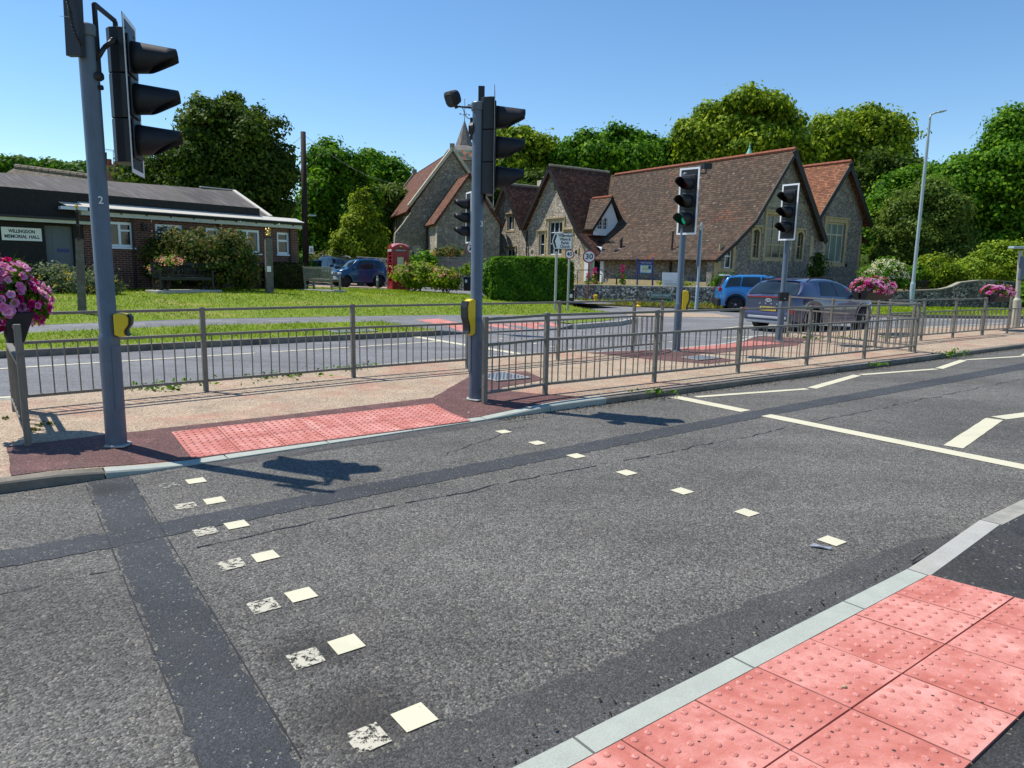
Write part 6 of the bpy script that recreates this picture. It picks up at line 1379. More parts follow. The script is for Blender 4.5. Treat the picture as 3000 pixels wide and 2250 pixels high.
shrub('hedge_shrub', 29.4, gz(-.9, 29), [(1440, 790, 26, 26), (1430, 830, 30, 40), (1465, 820, 36, 50)], 'leaf_hedge', .085, 4200, 'loose leafy growth at the left end of the large clipped hedge', rc=.13)
shrub('climbing_shrub', 25.6, .62, [(600, 740, 80, 52), (520, 720, 55, 42), (680, 745, 60, 60), (470, 745, 40, 40), (640, 790, 90, 45), (540, 800, 70, 40), (720, 800, 35, 45), (450, 785, 22, 35)], 'leaf_red', .085, 15000, 'large straggling green and rust coloured shrub against the brick hall', rc=.16)
shrub('rose_bush', 23.6, .62, [(455, 795, 13, 30), (500, 762, 34, 10)], 'leaf_mid', .06, 500, 'pink climbing rose beside the left arm of the black memorial bench', rc=.07, flowers=(('petal_rose', 34, .075, 0),))
shrub('flowering_bush', 22.0, .5, [(150, 815, 62, 38), (220, 830, 50, 34), (95, 830, 50, 42), (290, 830, 40, 36), (330, 840, 22, 26), (190, 850, 70, 24), (270, 852, 50, 22), (20, 840, 60, 40)], 'leaf_grey', .06, 11000, 'silvery green bush dotted with yellow flowers in front of the hall', rc=.12, flowers=(('petal_yellow', 95, .06, 0),))
shrub('hydrangea_bush', 34.0, gz(-3.6, 34), [(1225, 805, 55, 28), (1190, 800, 35, 22), (1252, 800, 32, 24), (1215, 825, 40, 20)], 'leaf_lime', .11, 3600, 'round lime green hydrangea with pink blooms beside the telephone box', rc=.14, flowers=(('petal_rose', 34, .13, 1),))
shrub('hydrangea_bush', 33.4, gz(-2.6, 33), [(1305, 815, 38, 24), (1285, 822, 24, 24), (1322, 828, 24, 18)], 'leaf_gold', .10, 2800, 'rounded hydrangea with pale peach blooms, right of the lime green one', rc=.14, flowers=(('petal_rose', 24, .12, 1), ('petal_orange', 20, .1, 1)))
shrub('ivy_bush', 46, .9, [(1235, 758, 30, 14), (1200, 775, 20, 20), (1258, 772, 16, 16)], 'leaf_rich', .14, 1400, 'dark ivy bush over the wall behind the telephone box', rc=.2)
shrub('ball_shrub', 37.0, gz(-2.2, 37)+.55, [(1370, 792, 20, 14)], 'leaf_lime', .07, 900, 'small clipped ball shrub above the dark bin, left of the middle pole', rc=.08, low=-.5)
shrub('flowering_shrub', 50, .9, [(1030, 745, 40, 22), (1060, 735, 30, 20), (1000, 755, 30, 18)], 'leaf_red', .15, 1600, 'rust and peach plumed shrub behind the blue car', rc=.25, flowers=(('petal_orange', 60, .16, 0),), stems=False)
shrub('flowering_shrub', 51, .9, [(940, 765, 30, 16), (970, 760, 20, 14)], 'leaf_red', .15, 900, 'small peach plumed shrub by the foot of the telegraph pole', rc=.25, flowers=(('petal_orange', 45, .15, 0),), stems=False)
shrub('flowering_shrub', 52, .95, [(1085, 760, 22, 16), (1105, 768, 16, 12)], 'leaf_red', .15, 700, 'peach plumed shrub over the low flint wall left of the telephone box', rc=.22, flowers=(('petal_orange', 30, .15, 0),), stems=False)
shrub('flowering_shrub', 49, .95, [(1300, 745, 34, 10), (1330, 742, 22, 12)], 'leaf_red', .14, 700, 'peach plumed shrub above the grey board fence', rc=.2, flowers=(('petal_orange', 40, .13, 0),), stems=False)
shrub('roadside_bush', 45, .7, [(880, 778, 30, 16), (905, 790, 18, 16)], 'leaf_rich', .12, 1000, 'low leafy bush beside the right corner of the brick hall', rc=.2)
# right hand garden behind the curved wall
shrub('viburnum_bush', 37.2, .5, [(2595, 790, 45, 26), (2575, 815, 45, 26), (2625, 815, 30, 30), (2550, 815, 25, 25)], 'leaf_mid', .12, 2600, 'shrub smothered in creamy white flower heads beside the school wall', rc=.16, flowers=(('petal_cream', 190, .11, 1),))
shrub('garden_shrub', 38.6, .5, [(2660, 815, 26, 28), (2690, 800, 16, 20)], 'leaf_mid', .09, 1400, 'feathery green shrub left of the lamp column', rc=.14)
shrub('garden_shrub', 39.0, .5, [(2740, 785, 50, 30), (2790, 810, 50, 28), (2720, 820, 35, 28), (2830, 830, 40, 18)], 'leaf_gold', .11, 4200, 'open yellow green shrub right of the lamp column', rc=.18)
shrub('garden_shrub', 41.5, .5, [(2900, 780, 75, 40), (2960, 750, 60, 40), (2850, 800, 50, 30), (2990, 800, 50, 50), (2930, 740, 50, 26)], 'leaf_lime', .13, 6500, 'large mound of bright lime green foliage over the curved flint wall', rc=.2)
shrub('garden_shrub', 36.0, .12, [(2990, 870, 30, 26), (3030, 850, 40, 40)], 'leaf_mid', .12, 1600, 'green bush beside the cream post at the right edge', rc=.2)
shrub('wall_creeper', 40.8, .9, [(2395, 790, 22, 34), (2400, 760, 10, 20)], 'leaf_yew', .10, 1000, 'dark creeper climbing the joint between the two right hand gables', rc=.15)
shrub('rose_shrub', 33.9, .9, [(2120, 820, 22, 16), (2100, 830, 16, 12), (2140, 812, 10, 14)], 'leaf_mid', .08, 700, 'loose green shrub above the flint wall left of the blue car', rc=.14)
shrub('rose_shrub', 34.9, .9, [(1940, 830, 14, 10), (1990, 832, 26, 12), (2020, 838, 16, 8)], 'leaf_gold', .07, 700, 'low yellow green shrub behind the white banner', rc=.12)
# hollyhocks by the school entrance
def hollyhock(px, py0, py1, Y, label, n=5):
    b = atY(px, py0, Y); e = atY(px+2, py1, Y); t = thing('hollyhock', tuple(b), label, 'flower', 'hollyhocks by the school wall'); mb = MB(); mb.tube(b, e, .012, .006, 6); mb.build('stem', MAT['leaf_mid'], t)
    s = rng.random(60); P = b+(e-b)*(s*.5)[:, None]+rng.normal(0, .08, (60, 3)); leafmesh('foliage', P, unit(60), .1, 'leaf_mid', t)
    s = .45+.5*np.linspace(0, 1, n); P = np.repeat(b+(e-b)*s[:, None], 8, 0)+rng.normal(0, .045, (n*8, 3)); leafmesh('bloom', P, unit(n*8), .1, 'petal_magenta', t, aspect=1.1)
hollyhock(1741, 834, 784, 36.0, 'tallest crimson hollyhock in front of the dark school doorway'); hollyhock(1722, 834, 800, 36.3, 'crimson hollyhock just left of the dark school doorway', 4)
hollyhock(1822, 834, 776, 35.6, 'crimson hollyhock standing alone against the school wall', 4); hollyhock(1745, 842, 822, 35.2, 'lowest crimson hollyhock by the step', 3)
# ---------------------------------------------------------------- grass tufts over the lawns
def pin(G, P):
    ins = np.zeros(len(G), bool); A = np.array(P); x1, y1 = A[:, 0], A[:, 1]; x2, y2 = np.roll(x1, -1), np.roll(y1, -1)
    for i in range(len(P)):
        if y1[i] == y2[i]: continue
        c = (y1[i] > G[:, 1]) != (y2[i] > G[:, 1]); ins ^= c & (G[:, 0] < (x2[i]-x1[i])*(G[:, 1]-y1[i])/(y2[i]-y1[i])+x1[i])
    return ins
def grass(name, poly, n, h, zf, mat='grass_blade', label='short mown grass', maxY=34, val=None, w=.012, uni=False, falloff=1.0):
    A = np.array(poly); lo, hi = A.min(0), A.max(0); hi[1] = min(hi[1], maxY); lo[0] = max(lo[0], -22); hi[0] = min(hi[0], 26)
    G = rng.uniform(lo, hi, (n*3, 2)); G = G[pin(G, poly)]
    px = np.abs(G[:, 0]/G[:, 1]) < .78; G = G[px]
    if not uni: G = G[rng.random(len(G)) < np.clip((15/G[:, 1])**falloff, 0, 1)]
    G = G[:n]; m = len(G); sc = np.maximum(1, G[:, 1]/16)[:, None]
    a = rng.uniform(0, 6.283, m); d = np.stack([np.cos(a), np.sin(a), np.zeros(m)], 1); z = np.array([zf(x, y) for x, y in G]); B = np.column_stack([G, z])
    hh = (h*rng.uniform(.5, 1.3, m))[:, None]; lean = rng.normal(0, .5, (m, 3))*hh; lean[:, 2] = 0; up = np.array([0, 0, 1.])
    V = np.stack([B-d*w*sc, B+d*w*sc, B+d*w*.2+lean*.6+up*hh*.75, B+lean+up*hh], 1).reshape(-1, 3); F4 = np.arange(4*m).reshape(m, 4)[:, [0, 1, 2, 3]]
    me = bpy.data.meshes.new(name); me.vertices.add(4*m); me.vertices.foreach_set('co', V.astype(np.float32).ravel()); me.loops.add(4*m); me.loops.foreach_set('vertex_index', F4.astype(np.int32).ravel())
    me.polygons.add(m); me.polygons.foreach_set('loop_start', np.arange(0, 4*m, 4, dtype=np.int32)); me.polygons.foreach_set('loop_total', np.full(m, 4, np.int32)); me.update(calc_edges=True)
    nf = .5+.25*np.sin(G[:, 0]*.9+2*np.sin(G[:, 1]*.7))+.25*np.sin(G[:, 0]*2.3+G[:, 1]*1.7)
    v = np.clip(nf*.55+rng.normal(.2, .2, m), 0, 1); ca = me.color_attributes.new('vc', 'FLOAT_COLOR', 'POINT'); c = np.ones((4*m, 4), np.float32); c[:, :3] = np.repeat(v, 4)[:, None]; ca.data.foreach_set('color', c.ravel())
    me.materials.append(MAT[mat]); o = bpy.data.objects.new(name, me); COL.objects.link(o); return tag(o, label, None, None, 'stuff')
grass('grass', lawnA, 60000, .06, gz, label='short mown grass on the strip between far kerb and footpath', w=.009)
grass('grass', lawnB, 80000, .06, gz, label='short mown grass of the green rising to the hall', maxY=36, w=.009)
grass('dry_grass', lawnB, 5000, .045, gz, 'grass_dry', 'scattered dry clippings lying on the green', maxY=34)
grass('dry_grass', wv, 5000, .16, flat(.07), 'grass_dry', 'dry straggling weeds along the foot of the flint wall', maxY=38, uni=True)
grass('weeds', wv, 2500, .22, flat(.07), 'grass_blade', 'green weeds along the foot of the flint wall', maxY=38, uni=True)
grass('grass', vergeP, 9000, .07, flat(.12), label='mown grass on the right hand verge', maxY=38, uni=True)
def weeds(u, v, n, r, h, label='small weeds sprouting in the paving joint'):
    n = int(n*.4)
    x, y = uv2(u, v); P = np.array([x, y, iz(x, y)+h*.35])+rng.normal(0, 1, (n, 3))*np.array([r, r*.5, h*.3]); P[:, 2] = np.maximum(P[:, 2], .02)
    leafmesh('weeds', P, unit(n)+np.array([0, 0, .6]), .035, 'leaf_mid', val=rng.random(n), aspect=2.2, kind='stuff', label=label)
for u, v, n, r, h in ((1.6, 9.55, 160, .22, .06), (2.2, 9.75, 90, .3, .04), (3.4, 9.75, 110, .25, .05), (4.3, 9.95, 120, .16, .07), (4.75, 10.0, 60, .07, .08), (2.9, 9.7, 80, .3, .04), (15.8, 6.1, 150, .16, .12), (12.7, 6.05, 60, .1, .06), (16.2, 9.6, 120, .3, .06), (17.0, 9.2, 120, .2, .08), (18.5, 8.6, 70, .15, .06), (7.0, 6.12, 60, .15, .03)): weeds(u, v, n, r, h)
# ---------------------------------------------------------------- vehicles
def interp(T, x): 
    xs = [a for a, _ in T]; i = 0
    while i < len(T)-2 and x > T[i+1][0]: i += 1
    (x0, y0), (x1, y1) = T[i], T[i+1]; m = lambda k: 0 if k <= 0 or k >= len(T)-1 else (T[k+1][1]-T[k-1][1])/(T[k+1][0]-T[k-1][0])
    h = x1-x0; t = max(0, min(1, (x-x0)/h)); s0, s1 = m(i)*h, m(i+1)*h
    return (2*t**3-3*t*t+1)*y0+(t**3-2*t*t+t)*s0+(-2*t**3+3*t*t)*y1+(t**3-t*t)*s1
def car(loc, hd, label, P, paint, plates=(), rear_text=None, scale=1.0, group=None, detail=True):
    t = thing('parked_car' if P.get('parked', 1) else 'moving_car', loc, label, 'car', group, math.atan2(hd[1], hd[0])); t['_l'] = [0., 0., 0.]; t.scale = (scale,)*3
    L, Wh, top, belt, bot, wr, xw, wt = P['L'], P['W'], P['top'], P['belt'], P.get('bot', .24), P['wr'], P['wheels'], P['wt']
    Ra = wr+.07; NS = 72; xs = [L*(.5-.5*math.cos(math.pi*i/(NS-1))) if 0 else L*i/(NS-1) for i in range(NS)]
    plan = lambda x: Wh*(1-.17*max(0, (.35-x)/.35)**2.2-.26*max(0, (x-(L-.55))/.55)**2.2)
    def ring(x):
        zt = interp(top, x); zb_ = min(interp(belt, x), zt-.015); b = bot+.10*max(0, (.25-x)/.25)+.06*max(0, (x-L+.3)/.3)
        for c in xw:
            if abs(x-c) < Ra: b = max(b, wr+math.sqrt(max(0, Ra*Ra-(x-c)**2))*1.0)
        b = min(b, zb_-.12); w = plan(x); f = max(0, min(1, (zt-zb_)/.45)); wtt = w*(1-(1-wt)*f) if f > 0 else w*.93; wtt = min(wtt, w*.93)
        return [(0, bot+.05), (w*.90, b), (w*.985, b+.05), (w, b+(zb_-b)*.45), (w*.985, zb_-.07), (w*.955, zb_), (w*.955+(wtt-w*.955)*.5, zb_+(zt-zb_)*.52), (wtt, zt-.05*f-.008), (wtt*.86, zt-.012), (wtt*.5, zt+.012), (0, zt+.02)]
    R = [ring(x) for x in xs]; K = len(R[0]); V = []; Fc = []
    for x, r in zip(xs, R):
        V += [(x-L/2, -y, z) for y, z in r]+[(x-L/2, y, z) for y, z in r[-2:0:-1]]
    M_ = 2*K-2
    for i in range(NS-1):
        for k in range(M_): q = (k+1) % M_; Fc.append((i*M_+k, i*M_+q, (i+1)*M_+q, (i+1)*M_+k))
    Fc += [tuple(range(M_))[::-1], tuple((NS-1)*M_+k for k in range(M_))]
    # rounded ends: pull the end rings in a little
    mb = MB(); mb.add(V, Fc); o = mb.build('body', MAT[paint], t, smooth=True); m = o.modifiers.new('e', 'EDGE_SPLIT'); m.split_angle = rad(48)
    mb = MB(); mb.box((0, 0, bot+.20), (L*.86, Wh*1.55, .34)); mb.build('underbody', MAT['tyre'], t)
    def side(x, f, sg, off=.009):
        r = ring(x); z0, z1 = r[5][1], r[7][1]; z = z0+(z1-z0)*f; a, b = (r[5], r[6]) if f < .5 else (r[6], r[7]); ff = f*2 if f < .5 else f*2-1
        y = a[0]+(b[0]-a[0])*ff; z = a[1]+(b[1]-a[1])*ff; return (x-L/2, sg*(y+off), z+off*.4)
    for sg in (-1, 1):
        for (b0, t0, b1, t1) in P['glass']:
            mb = MB(); n = 8; V = []
            for i in range(n+1):
                s = i/n
                for j, f in enumerate((.07, .35, .65, .93)): V.append(side(b0+(b1-b0)*s+((t0+(t1-t0)*s)-(b0+(b1-b0)*s))*(f-.07)/.86, f, sg))
            mb.add(V, [(i*4+j, i*4+j+1, (i+1)*4+j+1, (i+1)*4+j) for i in range(n) for j in range(3)]); mb.build('side_window', MAT['car_glass'], t, smooth=True)
    def topglass(x0, x1, name, off, k0, k1):
        mb = MB(); V = []; n = 6; m_ = 8
        for i in range(n+1):
            x = x0+(x1-x0)*i/n; r = ring(x); kk = k0+(k1-k0)*i/n
            for j in range(m_+1):
                s = -1+2*j/m_; y = s*r[7][0]*kk; ay = abs(y); pts = [(r[7][0], r[7][1]), (r[8][0], r[8][1]), (r[9][0], r[9][1]), (0, r[10][1])]; z = pts[0][1]
                for (ya, za), (yb, zb2) in zip(pts[:-1], pts[1:]):
                    if yb <= ay <= ya: z = za+(zb2-za)*(ya-ay)/max(1e-6, ya-yb)
                V.append((x-L/2+off[0], y, z+off[1]))
        mb.add(V, [(i*(m_+1)+j, i*(m_+1)+j+1, (i+1)*(m_+1)+j+1, (i+1)*(m_+1)+j) for i in range(n) for j in range(m_)]); return mb.build(name, MAT['car_glass'], t, smooth=True)
    topglass(*P['rear'], 'rear_window', (-.012, .008), .96, .86); topglass(*P['front'], 'windscreen', (.012, .010), .97, .88)
    for c in xw:
        for sg in (-1, 1):
            w = MB(); ax = Matrix.Rotation(sg*math.pi/2, 3, 'X'); cy = -sg*(Wh-.24); rm = ax
            w.lathe([(wr*.64, 0), (wr*.93, .0), (wr, .03), (wr, .19), (wr*.93, .225), (wr*.66, .225)], (c-L/2, cy, wr), 28, rm); wo = w.build('wheel', MAT['tyre'], t, smooth=False); autosmooth(wo)
            r = MB(); r.lathe([(.02, .15), (wr*.60, .15), (wr*.66, .222), (wr*.62, .226), (wr*.56, .17), (.02, .16)], (c-L/2, cy, wr), 24, rm)
            rb = r.build('rim', MAT['alloy_black'], wo)
            r = MB()
            for k in range(5):
                a = 6.283*k/5+.3; d = rm@Vector((math.cos(a), math.sin(a), 0)); d2 = rm@Vector((math.cos(a+.32), math.sin(a+.32), 0)); o_ = Vector((c-L/2, cy, wr))+rm@Vector((0, 0, .20))
                r.beam(o_+d*.03, o_+d*wr*.60, .05, .02); r.beam(o_+d*.06, o_+d2*wr*.58, .03, .02)
            r.lathe([(.05, .19), (.045, .225), (.01, .23)], (c-L/2, cy, wr), 10, rm); r.build('rim_spokes', MAT[P.get('rim', 'alloy')], wo)
            if P.get('clad', 1):
                a_ = MB(); n = 14; V = []
                for i in range(n+1):
                    th = math.pi*i/n-.0; x = c+(Ra)*math.cos(th); x2 = c+(Ra+.065)*math.cos(th); z = wr+Ra*math.sin(th); z2 = wr+(Ra+.065)*math.sin(th); V += [(x-L/2, -sg*(plan(x)+.004), max(z, .24)), (x2-L/2, -sg*(plan(x2)+.012), max(z2, .24)), (x2-L/2, -sg*(plan(x2)-.05), max(z2, .24))]
                a_.add(V, [(i*3+j, i*3+j+1, i*3+j+4, i*3+j+3) for i in range(n) for j in range(2)]); a_.build('wheel_arch', MAT[P['clad']], t)
    if P.get('sill'):
        for sg in (-1, 1): mb = MB(); mb.box((0, sg*(Wh-.005), .34), (xw[1]-xw[0]-2*Ra, .04, .16)); bevel(mb.build('sill_trim', MAT[P['clad']], t), .01)
    for b in P.get('boxes', ()):
        mb = MB(); mb.box(b[1], b[2], 0, Matrix.Rotation(b[5], 3, 'Y') if len(b) > 5 else None); q = mb.build(b[0], MAT[b[3]], t); bevel(q, b[4], 2)
    for sg in (-1, 1):
        mb = MB(); mx = P['mirror'] -L/2; bz = interp(belt, P['mirror']); mb.box((mx, sg*(Wh+.10), bz+.10), (.12, .20, .14)); bevel(mb.build('door_mirror', MAT[P.get('mirmat', paint)], t), .03, 3)
        mb = MB(); hz = interp(belt, L*.45)-.10
        for hx in P.get('handles', ()): mb.box((hx-L/2, sg*(Wh+.012), hz), (.20, .02, .03))
        if P.get('handles'): bevel(mb.build('door_handle', MAT[paint], t), .006)
        if P.get('rails'): 
            mb = MB(); pts = [(x-L/2, sg*(ring(x)[7][0]-.04), ring(x)[8][1]+.045) for x in np.linspace(*P['rails'], 7)]; pts[0] = (pts[0][0], pts[0][1], pts[0][2]-.05); pts[-1] = (pts[-1][0], pts[-1][1], pts[-1][2]-.05); mb.path(pts, .017, 6); mb.build('roof_rail', MAT[P.get('railmat', 'plastic_black')], t, smooth=True)
    for kind, x, z, txt in plates:
        n = 1 if x > 0 else -1; mb = MB(); mb.box((x, 0, z), (.012, .52, .115)); p = mb.build('number_plate', MAT['plate_yellow' if kind == 'y' else 'plate_white'], t)
        text_mesh(txt, .105, MAT['sign_black'], (x+n*.008, 0, z), (0, -1, 0) if n < 0 else (0, 1, 0), (0, 0, 1), 'lettering', p, .001, fit=.45, bold=.002)
    if rear_text:
        for i, ch in enumerate(rear_text): text_mesh(ch, .06, MAT['lamp_clear'], (-L/2-.012, .27-.18*i, .80), (0, -1, 0), (0, 0, 1), 'lettering', t, .003)
        mb = MB(); N = 20; A = [(-L/2-.018, .10*math.cos(6.283*i/N), .90+.05*math.sin(6.283*i/N)) for i in range(N)]; B = [(-L/2-.018, .085*math.cos(6.283*i/N), .90+.038*math.sin(6.283*i/N)) for i in range(N)]
        mb.add(A+B, [(i, (i+1) % N, N+(i+1) % N, N+i) for i in range(N)]); mb.add([(-L/2-.018, .035, .87), (-L/2-.018, .02, .87), (-L/2-.018, .05, .93), (-L/2-.018, .065, .93)], [(0, 1, 2, 3)]); mb.add([(-L/2-.018, -.045, .87), (-L/2-.018, -.06, .87), (-L/2-.018, -.03, .93), (-L/2-.018, -.015, .93)], [(0, 1, 2, 3)]); mb.add([(-L/2-.018, .045, .893), (-L/2-.018, -.045, .893), (-L/2-.018, -.035, .907), (-L/2-.018, .055, .907)], [(0, 1, 2, 3)]); mb.build('badge', MAT['lamp_clear'], t)
    return t
kona = dict(L=4.35, W=.91, wr=.345, wheels=(.83, 3.49), wt=.74, top=[(0, 1.00), (.10, 1.06), (.50, 1.40), (.62, 1.45), (1.4, 1.51), (2.1, 1.49), (2.65, 1.37), (3.25, 1.08), (3.9, .96), (4.25, .80), (4.35, .70)],
    belt=[(0, .98), (.5, 1.06), (1.2, 1.02), (2.2, .98), (3.2, .96), (4.35, .70)], glass=[(1.18, 1.30, 1.98, 1.85), (2.03, 1.90, 3.0, 2.45)], rear=(.10, .47), front=(2.70, 3.20), mirror=3.0, handles=(1.75, 2.75), rails=(.75, 2.2), clad='paint_lilac', sill=1, mirmat='plastic_black',
    boxes=[('tail_light_bar', (-2.18, 0, .985), (.03, 1.45, .028), 'lamp_red', .005), ('rear_bumper', (-2.15, 0, .45), (.16, 1.56, .26), 'paint_lilac', .06), ('bumper_insert', (-2.215, 0, .42), (.05, 1.25, .08), 'silver_trim', .02), ('lower_bumper', (-2.14, 0, .31), (.14, 1.4, .12), 'silver_trim', .04), ('tail_light', (-2.10, .72, .60), (.16, .16, .13), 'lamp_red', .03), ('tail_light', (-2.10, -.72, .60), (.16, .16, .13), 'lamp_red', .03),
           ('wiper', (-2.12, .12, 1.10), (.02, .42, .02), 'plastic_black', .004), ('high_brake_light', (-1.70, 0, 1.485), (.04, .22, .03), 'lamp_red', .004), ('spoiler', (-1.63, 0, 1.505), (.16, 1.1, .03), 'paint_lilac', .01), ('headlight', (2.02, .62, .68), (.16, .24, .14), 'lamp_clear', .04), ('headlight', (2.02, -.62, .68), (.16, .24, .14), 'lamp_clear', .04)])
hk = np.array([.81, .586]); hk /= np.linalg.norm(hk); ck_ = np.array([7.86, 20.5])+hk*(4.35/2-.83)
kona['parked'] = 0
car((ck_[0], ck_[1], .0), hk, 'lilac grey crossover seen from behind through the railings, nearest of the cars', kona, 'paint_lilac', [('y', -2.19, .66, 'GU24 HNH')], 'KONA')
c3 = dict(L=4.15, W=.88, wr=.335, wheels=(.72, 3.32), wt=.80, top=[(0, 1.02), (.08, 1.08), (.30, 1.50), (.5, 1.575), (1.3, 1.62), (2.0, 1.61), (2.5, 1.50), (3.05, 1.10), (3.75, .98), (4.1, .84), (4.15, .72)],
    belt=[(0, 1.0), (.6, 1.08), (1.5, 1.05), (2.5, 1.0), (3.1, .98), (4.15, .7)], glass=[(.22, .42, .85, .92), (.90, .97, 1.72, 1.70), (1.78, 1.76, 2.80, 2.30)], rear=(.07, .29), front=(2.55, 3.02), mirror=2.75, handles=(1.05, 2.0), rails=(.5, 2.1), clad='plastic_black', sill=1,
    boxes=[('tail_light', (-2.02, .69, .98), (.16, .22, .17), 'lamp_red', .04), ('tail_light', (-2.02, -.69, .98), (.16, .22, .17), 'lamp_red', .04), ('rear_bumper', (-2.05, 0, .42), (.16, 1.64, .34), 'plastic_black', .06), ('spoiler', (-1.80, 0, 1.585), (.30, 1.36, .04), 'fascia_blue', .015), ('headlight', (1.95, .62, .74), (.16, .26, .14), 'lamp_clear', .04), ('headlight', (1.95, -.62, .74), (.16, .26, .14), 'lamp_clear', .04)])
hc_ = np.array([.975, -.14]); hc_ /= np.linalg.norm(hc_); cc_ = np.array([9.40, 30.5])+hc_*(4.15/2-.72)*.96
car((cc_[0], cc_[1], .0), hc_, 'sky blue compact crossover with black wheel arches in front of the flint wall', c3, 'paint_sky', [], None, .96)
smart = dict(L=2.70, W=.80, wr=.30, wheels=(.46, 2.33), wt=.80, top=[(0, 1.05), (.06, 1.12), (.25, 1.42), (.5, 1.52), (1.0, 1.555), (1.5, 1.52), (1.75, 1.42), (2.15, 1.06), (2.55, .93), (2.66, .80), (2.70, .6)],
    belt=[(0, 1.0), (.5, 1.0), (1.2, .96), (1.9, .94), (2.70, .58)], glass=[(.30, .42, .66, .68), (.74, .76, 1.80, 1.50)], rear=(.05, .24), front=(1.74, 2.14), mirror=1.85, handles=(.95,), clad='', rim='alloy_black',
    boxes=[('headlight', (1.23, .56, .72), (.20, .22, .17), 'lamp_clear', .05), ('headlight', (1.23, -.56, .72), (.20, .22, .17), 'lamp_clear', .05), ('grille', (1.325, 0, .70), (.05, .70, .16), 'plastic_black', .02), ('lower_grille', (1.33, 0, .36), (.05, 1.0, .16), 'plastic_black', .02), ('badge', (1.355, 0, .74), (.02, .10, .10), 'silver_trim', .008), ('tail_light', (-1.32, .60, .85), (.06, .14, .22), 'lamp_red', .02), ('roof_panel', (-.30, 0, 1.565), (.9, 1.0, .02), 'plastic_black', .008)])
q = atY(1052, 840, 39.0); car((q[0], q[1], gz(q[0], q[1])), (-.86, -.50), 'small metallic blue two seater car parked beside the red telephone box', smart, 'paint_navy', [('w', 1.345, .52, 'GJ19 HFE')], None, 1.0)
suv = dict(kona); suv.update(L=4.5, wheels=(.85, 3.6), top=[(0, 1.1), (.10, 1.2), (.35, 1.58), (.6, 1.66), (1.6, 1.70), (2.2, 1.66), (2.7, 1.52), (3.3, 1.15), (4.0, 1.04), (4.4, .9), (4.5, .7)], glass=[(.35, .5, 1.0, 1.05), (1.05, 1.1, 1.95, 1.9), (2.0, 1.95, 3.0, 2.5)], rails=(.5, 2.4), railmat='silver_trim', clad='', sill=0, parked=1,
    boxes=[('headlight', (2.08, .66, .80), (.20, .26, .16), 'lamp_clear', .05), ('headlight', (2.08, -.66, .80), (.20, .26, .16), 'lamp_clear', .05), ('grille', (2.22, 0, .78), (.06, .8, .24), 'plastic_black', .02), ('tail_light', (-2.12, .72, .95), (.14, .14, .25), 'lamp_red', .03), ('tail_light', (-2.12, -.72, .95), (.14, .14, .25), 'lamp_red', .03)])
q = atY(1000, 795, 46.5); car((q[0], q[1], gz(q[0], 40)), (.62, -.78), 'black estate car with silver roof rails behind the small blue car', suv, 'paint_black')
sed = dict(suv); sed.update(L=4.4, top=[(0, .98), (.3, 1.06), (.9, 1.34), (1.5, 1.44), (2.2, 1.42), (2.7, 1.30), (3.3, 1.0), (4.0, .90), (4.3, .78), (4.4, .6)], belt=[(0, .94), (1, .96), (2.2, .92), (3.3, .90), (4.4, .58)], glass=[(.85, 1.1, 1.8, 1.8), (1.86, 1.86, 2.9, 2.45)], rear=(.35, .85), front=(2.72, 3.25), rails=None, mirror=2.9)
q = atY(940, 797, 48); car((q[0], q[1], gz(q[0], 40)), (-.88, .47), 'black saloon car glimpsed over the wooden bench, left of the estate car', sed, 'paint_black')
q = atY(905, 800, 51); car((q[0], q[1], gz(q[0], 40)), (.2, -.98), 'dark car mostly hidden beside the telegraph pole, leftmost in the car park', sed, 'paint_black')
# ---------------------------------------------------------------- telephone box
Yp = 36.8; q = atY(1167, 850, Yp); zp = gz(q[0], Yp)-.02; pb = thing('telephone_box', (q[0], Yp, zp), 'red cast iron telephone box with a domed roof tinted sunlit pink on the green', 'phone box', None, rad(26)); pb['_l'] = [0., 0., 0.]
h = .44
def fbx(mb, f, x0, x1, z0, z1, o0, o1):   # box on face f (0 front -y, 1 left -x, 2 back, 3 right)
    R = Matrix.Rotation(-math.pi/2*f, 3, 'Z'); c = R@Vector(((x0+x1)/2, -(h+(o0+o1)/2), (z0+z1)/2)); mb.box(c, (x1-x0, abs(o1-o0), z1-z0), 0, R)
mb = MB(); mb.box((0, 0, .09), (2*h+.06, 2*h+.06, .18)); bevel(mb.build('plinth', MAT['phone_red'], pb), .012)
mb = MB()
for sx in (-1, 1):
    for sy in (-1, 1): mb.box((sx*(h-.05), sy*(h-.05), 1.06), (.10, .10, 1.76))
mb.box((0, 0, 2.02), (2*h, 2*h, .18)); bevel(mb.build('corner_posts', MAT['phone_red'], pb), .01)
